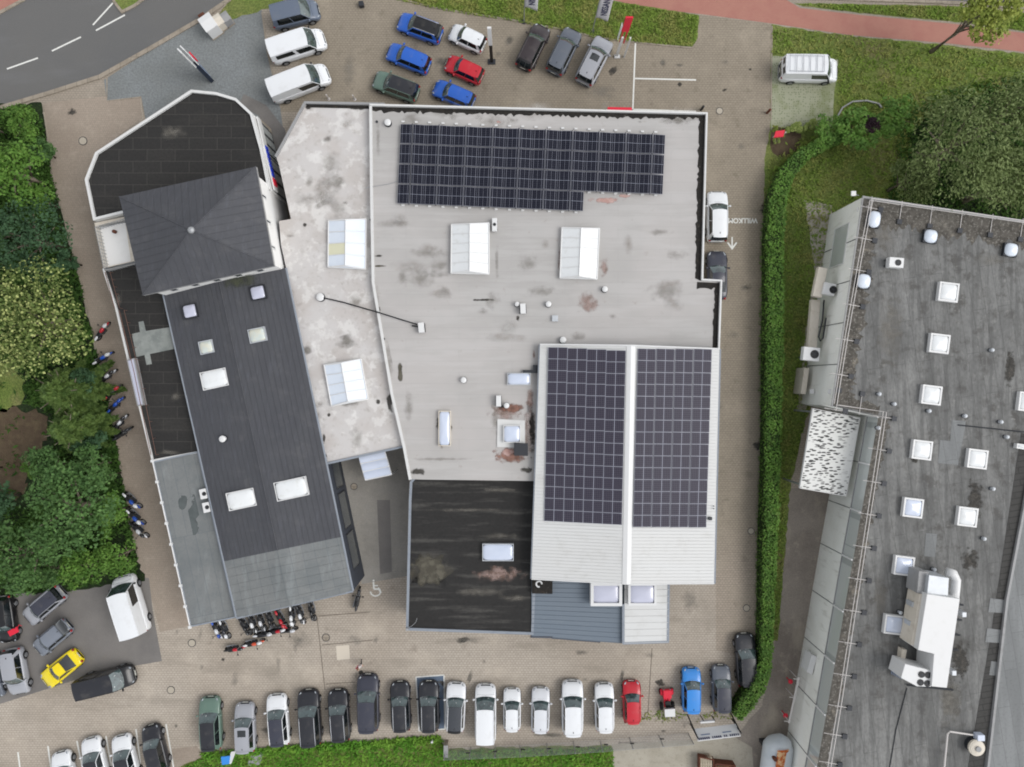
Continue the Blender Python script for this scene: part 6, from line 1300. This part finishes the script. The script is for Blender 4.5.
for x, y, lb in ((329, 99, 'thin white bollard left of two above the pale roof edge'), (355, 99.5, 'thin white bollard right of two above the pale roof edge')):
    c = P(x, y); b = MB(); b.cyl((c.x, c.y, 0), .06, .95, 10); b.cyl((c.x, c.y, 0), .14, .04, 12); tag(b.build('bollard', MC['rail_white'], None, loc=tuple(c)), lb, 'bollard', 'bollards in front of the pale roof')
for x, y, lb in ((701, 110, 'dark bollard at the corner of the grey hall'), (767, 113, 'dark red post beside the grass pavers'), (767.5, 271, 'dark reddish post by the hedge opposite the sports coupe')):
    c = P(x, y); b = MB(); b.cyl((c.x, c.y, 0), .12, .8, 10); b.dome((c.x, c.y, .8), .12, .12, .07); tag(b.build('bollard', MC['rust_metal' if 'red' in lb else 'black_plastic'], None, loc=tuple(c)), lb, 'bollard')
# manhole covers
MH = [(83, 141, 4.4, 'round manhole cover on the paving by the showroom'), (192, 643, 4, 'round manhole cover near the felt roof corner'), (171, 690, 4, 'round manhole cover above the marked bays'), (326, 637.5, 4, 'round dark manhole cover beside the drain joints'), (354, 486.5, 3.5, 'round dark manhole cover in the passage'), (719.5, 111, 3.6, 'pale round manhole cover beside the corner of the grey hall'), (751, 531, 3.4, 'pale round manhole cover between the white hall and the hedge'), (746.5, 608, 3.6, 'round manhole cover above the black car by the hedge')]
for x, y, r_, lb in MH:
    c = P(x, y); r_ *= S; root = empty('manhole_cover', (c.x, c.y, .012), 0, lb, 'manhole cover', 'manhole covers')
    b = MB(); b.cyl((0, 0, 0), r_, .012, 24); b.build('rim', MC['dark_metal'], root, world=False)
    b = MB(); b.cyl((0, 0, .012), r_ * .84, .008, 24)
    b.build('lid', MC['lid_pale' if 'pale' in lb or 'round manhole' in lb else 'kerb'], root, world=False)
# ---------------------------------------------------------------- person by the dark estate car
def person():
    g = P(361.5, 661.5, 0); root = empty('person', g, R(200), 'person in pink and white top and dark trousers walking near the dark blue grey car', 'person')
    J = [(0, 0, .98), (0, 0, 1.18), (0, 0.02, 1.40), (0, .02, 1.5), (0, .04, 1.62), (0, .05, 1.76),
         (.19, .02, 1.42), (.30, .05, 1.14), (.26, .26, .98), (.25, .33, .93), (-.19, .02, 1.42), (-.29, -.06, 1.14), (-.27, .08, .90), (-.26, .14, .84),
         (.10, .0, .92), (.11, .17, .50), (.11, .12, .09), (.11, .28, .04), (-.10, .0, .92), (-.11, -.02, .49), (-.11, -.24, .11), (-.11, -.12, .04)]
    E = [(0, 1), (1, 2), (2, 3), (3, 4), (4, 5), (2, 6), (6, 7), (7, 8), (8, 9), (2, 10), (10, 11), (11, 12), (12, 13), (0, 14), (14, 15), (15, 16), (16, 17), (0, 18), (18, 19), (19, 20), (20, 21)]
    Rr = [.155, .14, .15, .06, .085, .075, .065, .048, .035, .03, .065, .048, .035, .03, .09, .06, .045, .035, .09, .06, .045, .035]
    me = bpy.data.meshes.new('body'); me.from_pydata(J, E, []); o = bpy.data.objects.new('body', me); SC.collection.objects.link(o); o.parent = root
    m = o.modifiers.new('skin', 'SKIN'); m.use_smooth_shade = True
    for i, v in enumerate(me.skin_vertices[0].data): v.radius = (Rr[i], Rr[i]); v.use_root = (i == 0)
    s2 = o.modifiers.new('sub', 'SUBSURF'); s2.levels = 1; s2.render_levels = 1
    dg = bpy.context.evaluated_depsgraph_get(); me2 = bpy.data.meshes.new_from_object(o.evaluated_get(dg)); o.modifiers.clear(); o.data = me2; me2.name = 'body'
    for m_ in ('skin', 'top_pink', 'trousers', 'top_white', 'hair'): me2.materials.append(MC[m_])
    for p in me2.polygons:
        x, y, z = p.center; p.use_smooth = True
        p.material_index = 2 if (z < .98 and abs(x) < .22) else (1 if z < 1.49 and (z > 1.15 or abs(x) < .2) else 0)
        if p.material_index == 1 and x < -.02: p.material_index = 3
        if z < .1: p.material_index = 4
    b = MB(); b.dome((0, .03, 1.66), .098, .115, .15, n=14); b.dome((0, -.02, 1.6), .09, .08, .14, n=12); b.build('hair', MC['hair'], root, smooth=True, world=False)
    b = MB(); b.dome((0, .135, 1.66), .014, .02, .03, n=6, rings=3)
    for sg in (-1, 1): b.dome((sg * .035, .12, 1.69), .012, .01, .012, n=6, rings=3)
    b.build('face', MC['skin'], root, world=False)
    for sg, hx, hy, hz in ((1, .25, .33, .93), (-1, -.26, .14, .84)):
        b = MB(); b.dome((hx, hy + .02, hz - .03), .03, .045, .04, n=8, rings=3)
        for k in range(4): b.tube([(hx - .022 + k * .015, hy + .05, hz - .01), (hx - .022 + k * .015, hy + .09, hz - .02), (hx - .022 + k * .015, hy + .11 - abs(k - 1.5) * .01, hz - .045)], .008, 5)
        b.tube([(hx - sg * .03, hy + .01, hz), (hx - sg * .05, hy + .05, hz - .01)], .009, 5); b.build('hand', MC['skin'], root, smooth=True, world=False)
mat('skin', (206, 160, 140), .6); mat('top_pink', (206, 86, 112), .8); mat('top_white', (222, 214, 212), .8); mat('trousers', (66, 64, 66), .85); mat('hair', (120, 86, 66), .7)
person()
# ---------------------------------------------------------------- trees, hedge, shrubs, grass
def leafmat(name, c, c2, c3, s=.9):
    return mat(name, c, .6, [dict(s=s, d=3, lo=.42, hi=.58, f=.75, c=c2), dict(s=s * 3.5, d=4, lo=.5, hi=.7, f=.7, c=c3)], spec=.2, transl=.25, rand=.06)
leafmat('w_leaf_bright', (100, 138, 58), (70, 106, 40), (134, 162, 80)); leafmat('w_leaf_mid', (88, 122, 66), (60, 90, 48), (118, 148, 88))
leafmat('w_leaf_blue', (68, 98, 66), (48, 74, 50), (92, 122, 86)); leafmat('w_leaf_chestnut', (112, 128, 68), (80, 102, 50), (158, 166, 104), 1.4)
leafmat('w_leaf_fir', (98, 122, 62), (68, 92, 46), (128, 148, 82)); leafmat('w_leaf_feather', (122, 138, 84), (90, 106, 60), (156, 168, 116), .7)
leafmat('w_leaf_hedge', (110, 150, 66), (80, 116, 52), (140, 164, 88), .9); leafmat('w_leaf_purple', (64, 44, 52), (44, 32, 40), (80, 56, 62)); leafmat('w_leaf_lime', (150, 164, 92), (118, 138, 66), (184, 190, 126), 2)
leafmat('w_leaf_yellow', (148, 158, 72), (112, 130, 54), (184, 188, 102), 1.2)
mat('w_bark', (132, 122, 108), .9, [dict(s=3, st=(1, 1, .3), d=5, lo=.4, hi=.6, f=.7, c=(70, 60, 50))]); mat('w_core', (44, 62, 26), .95); mat('blossom', (156, 164, 100), .7)
def leaves(name, pos, nrm, size, m, parent=None, aspect=1.0, direction=None, seed=1):
    """one quad per leaf spray: pos (n,3), nrm (n,3)"""
    rg = np.random.default_rng(seed); n = len(pos)
    nrm = nrm / (np.linalg.norm(nrm, axis=1, keepdims=True) + 1e-9)
    d_ = rg.normal(size=(n, 3)) if direction is None else direction + rg.normal(size=(n, 3)) * .25
    t = d_ - nrm * np.sum(d_ * nrm, axis=1, keepdims=True); t /= (np.linalg.norm(t, axis=1, keepdims=True) + 1e-9)
    bt = np.cross(nrm, t); s_ = (size * rg.uniform(.6, 1.35, size=(n, 1)))
    a = t * s_ * aspect * .5; b_ = bt * s_ * .5
    V = np.stack([pos - a, pos - b_ * .9 + a * .1, pos + a, pos + b_ * .9 + a * .1], axis=1).reshape(-1, 3)
    off = np.array(wloc(parent)) if parent is not None else np.zeros(3); V = V - off
    me = bpy.data.meshes.new(name); me.vertices.add(4 * n); me.vertices.foreach_set('co', V.astype(np.float32).ravel())
    me.loops.add(4 * n); me.loops.foreach_set('vertex_index', np.arange(4 * n, dtype=np.int32)); me.polygons.add(n)
    me.polygons.foreach_set('loop_start', np.arange(0, 4 * n, 4, dtype=np.int32)); me.polygons.foreach_set('loop_total', np.full(n, 4, dtype=np.int32)); me.update(calc_edges=True)
    me.materials.append(MC[m]); o = bpy.data.objects.new(name, me); SC.collection.objects.link(o)
    if parent is not None: o.parent = parent
    return o
def tree(cx, cy, rpx, h, m, label, style='broad', seed=1, lobes=None, leaf=.26, dens=1.0, base=None, group='trees and shrubs of the wood', name='tree', cat='tree', squash=(1, 1), blossom=False, zc=None):
    rg = np.random.default_rng(seed); zc = zc or h * .66
    c = P(cx, cy, zc); r = rpx * S * (H - zc) / H; g = P(*base) if base else Vector((c.x, c.y, 0))
    root = empty(name, (g.x, g.y, .01), 0, label, cat, group)
    rz = max(.5, h - zc) ; C_ = np.array([c.x, c.y, zc])
    K = lobes or int(10 + r * 5)
    if style == 'fir':
        pos = []; nr = []; dr = []
        nb = int(34 + r * 8)
        for i in range(nb):
            f = i / nb; zz = h * (.25 + .72 * f); L_ = r * (1.05 - .9 * f ** 1.2) * rg.uniform(.75, 1.15); a = i * 2.399 + rg.uniform(-.3, .3)
            n = int(30 + L_ * 60 * dens); u = rg.uniform(0.08, 1, n) ** .8; sp_ = (1 - u) * .30 * L_ + .1; w_ = rg.uniform(-1, 1, n) * sp_
            ca, sa_ = math.cos(a), math.sin(a)
            x = g.x + (c.x - g.x) * zz / max(zc, .1) + ca * L_ * u - sa_ * w_; y = g.y + (c.y - g.y) * zz / max(zc, .1) + sa_ * L_ * u + ca * w_; z = zz - .35 * L_ * u ** 2 - np.abs(w_) * .25 + rg.normal(size=n) * .05
            pos.append(np.stack([x, y, z], 1)); nr.append(np.tile([0, 0, 1.0], (n, 1)) + rg.normal(size=(n, 3)) * .45)
            dr.append(np.stack([ca * np.ones(n) - sa_ * np.sign(w_) * .8, sa_ * np.ones(n) + ca * np.sign(w_) * .8, -.2 * np.ones(n)], 1))
        leaves('crown', np.concatenate(pos), np.concatenate(nr), leaf, m, root, 1.9, np.concatenate(dr), seed)
    else:
        # lobes spread over the crown; each lobe is a clump of leaf sprays
        th = rg.uniform(0, 2 * math.pi, K); rad = np.sqrt(rg.uniform(0.0, 1, K)) * .80; el = np.sqrt(np.clip(1 - rad ** 2, 0, 1)) * rg.uniform(.45, 1.0, K)
        LC = np.stack([np.cos(th) * rad * r * squash[0], np.sin(th) * rad * r * squash[1], el * rz * .75 - rz * .1], 1) + C_
        lr = r * rg.uniform(.20, .36, K) * (1.15 if K < 20 else 1)
        n = int(dens * (150 if style == 'feather' else 95) * r * r / (leaf / .26) ** 2) + 900; wts = lr ** 2 / np.sum(lr ** 2); idx = rg.choice(K, n, p=wts)
        d_ = rg.normal(size=(n, 3)); d_[:, 2] = np.abs(d_[:, 2]) * 1.0 - .25; d_ /= np.linalg.norm(d_, axis=1, keepdims=True)
        rr = lr[idx, None] * rg.uniform(.55, 1.08, (n, 1)); pos = LC[idx] + d_ * rr * np.array([1, 1, .8])
        if style == 'feather':
            # drooping sprays strung along hanging twigs
            out = LC[idx] - C_; out[:, 2] = 0; out /= (np.linalg.norm(out, axis=1, keepdims=True) + .3); dirn = out * .8 + np.array([.35, -.55, -.5]) ; pos = pos + dirn * rg.uniform(-.5, .9, (n, 1)) * .5
            leaves('crown', pos, d_ + np.array([0, 0, .5]) + rg.normal(size=(n, 3)) * .7, leaf * .62, m, root, 2.1, dirn + rg.normal(size=(n, 3)) * .5, seed)
        else:
            leaves('crown', pos, d_ + np.array([0, 0, .6]) + rg.normal(size=(n, 3)) * .55, leaf * .82, m, root, 1.35, None, seed)
        if blossom:
            n2 = 1100; i2 = rg.choice(K, n2); d2 = rg.normal(size=(n2, 3)); d2[:, 2] = np.abs(d2[:, 2]) + .3; d2 /= np.linalg.norm(d2, axis=1, keepdims=True)
            leaves('blossom', LC[i2] + d2 * lr[i2, None] * 1.08 * np.array([1, 1, .8]), d2 + rg.normal(size=(n2, 3)) * .6, .2, 'blossom', root, 1.1, None, seed + 1)
    b = MB(); top = Vector((c.x, c.y, zc + rz * .3)); gg = Vector((g.x, g.y, 0)); tr_ = max(.07, r * .055)
    b.tube([gg, lerp(gg, top, .4) + Vector((.1, .05, 0)), top], [tr_ * 1.5, tr_, tr_ * .35], 9)
    for k in range(9):
        a = k * 2.4 + seed; t0 = .35 + .06 * k; s_ = lerp(gg, top, t0); e_ = Vector((c.x + math.cos(a) * r * .62, c.y + math.sin(a) * r * .62, zc + rz * (.0 + .05 * k)))
        b.tube([s_, lerp(s_, e_, .5) + Vector((0, 0, .15)), e_], [tr_ * .6, tr_ * .35, tr_ * .12], 6)
    b.build('trunk', MC['w_bark'], root, smooth=True)
    return root
TG = 'trees and shrubs of the wood'
# left wood, from the road downwards
tree(14, 172, 40, 6.5, 'w_leaf_bright', 'bright green bushy tree at the upper end of the wood', seed=11, leaf=.28)
tree(22, 126, 20, 2.6, 'w_leaf_bright', 'low bright green shrub next to the road kerb', seed=12, leaf=.2, name='shrub', cat='shrub'); tree(44, 152, 13, 2.4, 'w_leaf_mid', 'small green shrub between the road and the bushy tree', seed=13, leaf=.18, name='shrub', cat='shrub'); tree(-8, 128, 16, 3, 'w_leaf_bright', 'green shrub at the photo edge below the road', seed=14, leaf=.2, name='shrub', cat='shrub')
tree(38, 200, 22, 4.5, 'w_leaf_bright', 'yellowish green bush right of the bushy tree', seed=15, leaf=.24, name='shrub', cat='shrub')
tree(34, 240, 43, 6, 'w_leaf_blue', 'dark bluish green tree between bright tree and chestnut', seed=16, leaf=.24); tree(-8, 232, 26, 5, 'w_leaf_mid', 'green tree at the photo edge beside the bluish one', seed=17)
tree(38, 322, 60, 8.5, 'w_leaf_chestnut', 'large pale flowering chestnut with round crown', seed=18, leaf=.27, lobes=64, dens=1.25, blossom=True, zc=5.6)
tree(70, 262, 12, 2.6, 'w_leaf_blue', 'dark shrub at the lane above the chestnut', seed=19, leaf=.18, name='shrub', cat='shrub')
tree(60, 392, 36, 6.5, 'w_leaf_fir', 'olive conifer with drooping fronds just below the chestnut', 'fir', 21, leaf=.24, dens=1.6)
tree(68, 430, 30, 6.5, 'w_leaf_fir', 'second olive conifer left of the motorcycles', 'fir', 22, leaf=.24, dens=1.6)
tree(86, 382, 14, 4, 'w_leaf_blue', 'dark bush between chestnut and motorcycles', seed=23, leaf=.2, name='shrub', cat='shrub'); tree(90, 440, 17, 4, 'w_leaf_blue', 'dark bush below the upper motorcycles', seed=24, leaf=.2, name='shrub', cat='shrub')
tree(50, 466, 24, 5, 'w_leaf_mid', 'light green tree beside the bare soil', seed=25, leaf=.22); tree(92, 466, 24, 5, 'w_leaf_mid', 'mid green tree above the broad grey green one', 'broad', 26, leaf=.24)
tree(72, 508, 50, 8.5, 'w_leaf_mid', 'broad grey green tree, largest crown in the lower wood', seed=27, leaf=.27, lobes=54, dens=1.2)
tree(22, 556, 38, 7, 'w_leaf_mid', 'green tree above the parked cars at the photo edge', seed=28, leaf=.26); tree(-6, 500, 26, 5, 'w_leaf_blue', 'dark tree at the photo edge below the bare soil', seed=29)
tree(118, 556, 24, 4.5, 'w_leaf_bright', 'bright green bush hanging over the big white van', seed=30, leaf=.2, name='shrub', cat='shrub'); tree(113, 512, 17, 4, 'w_leaf_bright', 'narrow green bush beside the lower three motorcycles', seed=31, leaf=.2, squash=(.7, 1.5), name='shrub', cat='shrub')
tree(84, 568, 24, 4.5, 'w_leaf_bright', 'light green bush between white van and silver car', seed=32, leaf=.22, name='shrub', cat='shrub'); tree(106, 476, 13, 3.5, 'w_leaf_mid', 'small green bush at the lane above the lower motorcycles', seed=33, leaf=.18, squash=(.8, 1.4), name='shrub', cat='shrub')
tree(50, 571, 18, 4.5, 'w_leaf_mid', 'green bush over the silver car with the dark roof', seed=34, leaf=.22, name='shrub', cat='shrub'); tree(30, 470, 9, 1.2, 'w_leaf_bright', 'low bush below the bare soil clearing', seed=35, leaf=.16, name='shrub', cat='shrub', dens=.6)
tree(-14, 470, 12, 3.0, 'w_leaf_mid', 'bush at the photo edge beside the bare soil', seed=36, leaf=.2, name='shrub', cat='shrub', dens=.7)
GR2 = 'trees and shrubs on the right lawn'
tree(952, 146, 58, 10, 'w_leaf_feather', 'large olive feathery tree above the factory roof', 'feather', 41, leaf=.22, lobes=44, dens=1.1, group=GR2, zc=6)
tree(1010, 112, 40, 10, 'w_leaf_feather', 'olive feathery tree at the right photo edge', 'feather', 42, leaf=.22, lobes=26, dens=1.0, group=GR2, zc=6)
tree(1000, 186, 42, 8, 'w_leaf_feather', 'darker feathery tree overhanging the factory guard rail', 'feather', 43, leaf=.22, lobes=26, dens=1.0, group=GR2, zc=5)
tree(908, 180, 26, 5, 'w_leaf_feather', 'small feathery tree at the lawn edge left of the large one', 'feather', 44, leaf=.2, dens=1.3, group=GR2)
tree(1040, 170, 30, 8, 'w_leaf_feather', 'feathery tree beyond the right photo edge', 'feather', 47, leaf=.22, group=GR2)
tree(984, 12, 34, 9.5, 'w_leaf_yellow', 'yellow green tree with leaning trunk between bike path and road', seed=45, leaf=.26, lobes=44, dens=2.2, group=GR2, base=(931, 52), zc=6.8)
tree(858, 127, 25, 3.2, 'w_leaf_hedge', 'bright leafy shrub at the upper end of the hedge', seed=46, leaf=.24, group=GR2, name='shrub', cat='shrub', dens=1.6)
tree(896, 118, 23, 3.2, 'w_leaf_hedge', 'bright leafy shrub right of the purple bush', seed=48, leaf=.24, group=GR2, name='shrub', cat='shrub', dens=1.6); tree(832, 128, 17, 2.4, 'w_leaf_hedge', 'bright green shrub inside the curved edging', seed=52, leaf=.2, group=GR2, name='shrub', cat='shrub', dens=1.6)
tree(869, 124, 10, 3.6, 'w_leaf_purple', 'small dark purple bush among bright green shrubs', seed=49, leaf=.16, group=GR2, name='shrub', cat='shrub', dens=2.5)
tree(797, 129, 8, .9, 'w_leaf_lime', 'pale variegated shrub right of the red sign board', seed=50, leaf=.16, group=GR2, name='shrub', cat='shrub', dens=3, squash=(1.6, .7)); tree(812, 126, 7, .8, 'w_leaf_lime', 'small pale shrub next to the grass pavers corner', seed=51, leaf=.14, group=GR2, name='shrub', cat='shrub', dens=3, squash=(1.5, .7)); tree(774, 129, 3.5, .6, 'w_leaf_yellow', 'little yellowish plant left of the red sign board', seed=53, leaf=.12, group=GR2, name='shrub', cat='plant', dens=3); tree(776, 141, 3.5, .6, 'w_leaf_lime', 'little plant below the red sign board', seed=54, leaf=.12, group=GR2, name='shrub', cat='plant', dens=2)
# the long clipped hedge
HP = [(846, 133, 12), (828, 140, 13), (805, 153, 15), (788, 172, 18), (779, 196, 20), (776, 240, 20), (776, 300, 20), (775, 350, 20), (774.5, 420, 19), (773, 480, 18), (770.5, 540, 17), (769, 600, 15), (768, 635, 14), (766.5, 662, 14), (761, 684, 16), (749, 703, 18), (738, 719, 13)]
hg = empty('hedge', P(776, 400), 0, 'long clipped green hedge curving beside the entrance lane', 'hedge')
rg = np.random.default_rng(77); pos = []; nr = []; HT = 1.9; b = MB(); Lp, Rp = [], []
hp = [(P(x, y, HT), w_ * .84 * S / 2) for x, y, w_ in HP]
for i in range(len(hp)):
    t = (hp[min(i + 1, len(hp) - 1)][0] - hp[max(i - 1, 0)][0]); t.z = 0; t.normalize(); n_ = Vector((-t.y, t.x, 0)); Lp.append(hp[i][0] + n_ * hp[i][1] * .8); Rp.append(hp[i][0] - n_ * hp[i][1] * .8)
ring_ = Lp + Rp[::-1]; b.prism([(p.x, p.y) for p in ring_], 0, HT - .22); b.build('stems', MC['w_core'], hg)
for i in range(len(hp) - 1):
    (p0, w0_), (p1, w1_) = hp[i], hp[i + 1]; t = p1 - p0; t.z = 0; Ls = t.length; t.normalize(); n_ = Vector((-t.y, t.x, 0)); k = int(Ls * 330)
    u = rg.uniform(0, 1, k); wv = (w0_ + (w1_ - w0_) * u); s_ = rg.uniform(-1, 1, k); kind = rg.uniform(0, 1, k) < .62
    bump_ = .12 * np.sin(u * Ls * 1.7 + i) + .12 * rg.normal(size=k) + .14 * np.sin(u * Ls * .6 + 2 * i)
    off = np.where(kind, s_ * wv * (1 + .05 * np.sin(u * Ls * 2.3)), np.sign(s_) * wv * (1 + .1 * rg.normal(size=k) + .07 * np.sin(u * Ls * 1.9 + i))); zz = np.where(kind, HT + bump_ * .9 - .25 * np.abs(s_) ** 6, rg.uniform(.1, HT, k))
    x = p0.x + t.x * Ls * u + n_.x * off; y = p0.y + t.y * Ls * u + n_.y * off
    pos.append(np.stack([x, y, zz], 1)); nn = np.where(kind[:, None], np.array([0, 0, 1.0]), np.sign(s_)[:, None] * np.array([n_.x, n_.y, .3])); nr.append(nn + rg.normal(size=(k, 3)) * .5)
leaves('foliage', np.concatenate(pos), np.concatenate(nr), .15, 'w_leaf_hedge', hg, 1.3, None, 5)
# grass tufts and ground cover
TUFTS = True
def scatter(name, poly, n, size, m, seed, zh=.1, clump=0):
    rg = np.random.default_rng(seed); q = [(p.x, p.y) for p in px(poly)]; xs = [a for a, _ in q]; ys = [a for _, a in q]
    x = rg.uniform(min(xs), max(xs), n * 2); y = rg.uniform(min(ys), max(ys), n * 2); ins = np.zeros(len(x), bool); j = len(q) - 1
    for i in range(len(q)):
        (xi, yi), (xj, yj) = q[i], q[j]; cnd = ((yi > y) != (yj > y)) & (x < (xj - xi) * (y - yi) / (yj - yi + 1e-12) + xi); ins ^= cnd; j = i
    x, y = x[ins][:n], y[ins][:n]; k = len(x)
    if clump: f = (np.sin(x * 1.3 + 2 * np.sin(y * .7)) * np.sin(y * 1.1 + np.sin(x * .9)) + rg.normal(size=k) * .5) > clump; x, y = x[f], y[f]; k = len(x)
    pos = np.stack([x, y, .02 + rg.uniform(0, zh, k)], 1); o = leaves(name, pos, np.array([0, 0, .8]) + rg.normal(size=(k, 3)) * .7, size, m, None, 2.4, None, seed); return tag(o, kind='stuff')
def mg(name, c, c2, c3): return mat(name, c, .8, [dict(s=.5, d=4, lo=.42, hi=.6, f=.8, c=c2), dict(s=2.5, d=4, lo=.5, hi=.7, f=.7, c=c3)], spec=.1, transl=.2)
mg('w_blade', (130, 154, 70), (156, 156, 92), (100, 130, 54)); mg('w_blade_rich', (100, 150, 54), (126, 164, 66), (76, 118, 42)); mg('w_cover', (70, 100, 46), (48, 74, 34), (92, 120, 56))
tag(scatter('grass', [(772, 27), (1024, 56), (1060, 62), (1060, 80), (945, 102), (912, 130), (908, 165), (890, 204), (863, 205), (812, 400), (800, 440), (788, 490), (778, 640), (768, 640), (768, 160), (838, 132), (838, 60), (772, 54)], 30000, .13, 'w_blade', 1, .12), 'green and straw coloured grass of the lawn beside the factory', 'grass')
tag(scatter('grass', [(398, 0), (436, 9), (512, 21), (560, 30), (600, 39), (640, 43), (692, 46), (697, 38), (698, 16), (614, 2), (560, -6)], 9000, .12, 'w_blade', 2, .1), 'green grass of the front lawn round the flags', 'grass')
tag(scatter('grass', [(796, 4), (955, 7), (1050, 15), (1050, 34), (955, 21), (860, 12)], 4000, .12, 'w_blade', 3, .1), 'grass of the narrow verge between bike path and road', 'grass')
tag(scatter('grass', [(182, 767), (206, 757), (300, 749), (440, 739), (447, 750), (560, 748), (612, 746), (618, 790), (180, 790)], 12000, .14, 'w_blade_rich', 4, .16), 'rich green grass behind the rear car row', 'grass')
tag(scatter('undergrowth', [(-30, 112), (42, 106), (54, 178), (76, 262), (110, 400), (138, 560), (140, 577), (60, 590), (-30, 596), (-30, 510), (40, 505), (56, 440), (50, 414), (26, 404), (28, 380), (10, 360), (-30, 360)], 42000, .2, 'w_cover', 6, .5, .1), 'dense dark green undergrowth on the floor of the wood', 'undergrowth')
tag(scatter('weeds', [(200, 752), (300, 744), (440, 735), (444, 741), (300, 750), (205, 758)], 2500, .2, 'w_blade_rich', 7, .3), 'lush weeds along the rear kerb behind the cars', 'weeds')
tag(scatter('weeds', [(628, 708), (690, 712), (738, 712), (738, 720), (690, 722), (628, 722)], 500, .14, 'w_blade', 8, .1, .2), 'sparse weeds in front of the billboard', 'weeds')
tag(scatter('undergrowth', [(-20, 350), (30, 356), (52, 404), (58, 440), (42, 500), (-20, 506)], 2600, .22, 'w_cover', 9, .3, .9), 'sparse low plants on the clearing at the photo edge', 'undergrowth')
tag(scatter('undergrowth', [(776, 128), (838, 126), (860, 140), (820, 150), (788, 165), (772, 160)], 900, .16, 'w_blade', 10, .1, .3), 'thin grass on the bed behind the red sign board', 'undergrowth')
tag(scatter('undergrowth', [(896, 122), (940, 92), (1000, 78), (1070, 76), (1070, 240), (885, 202), (896, 160)], 6000, .18, 'w_cover', 12, .3), 'dark low growth under the feathery trees', 'undergrowth')  # dark tufts laid over the painted crown shade
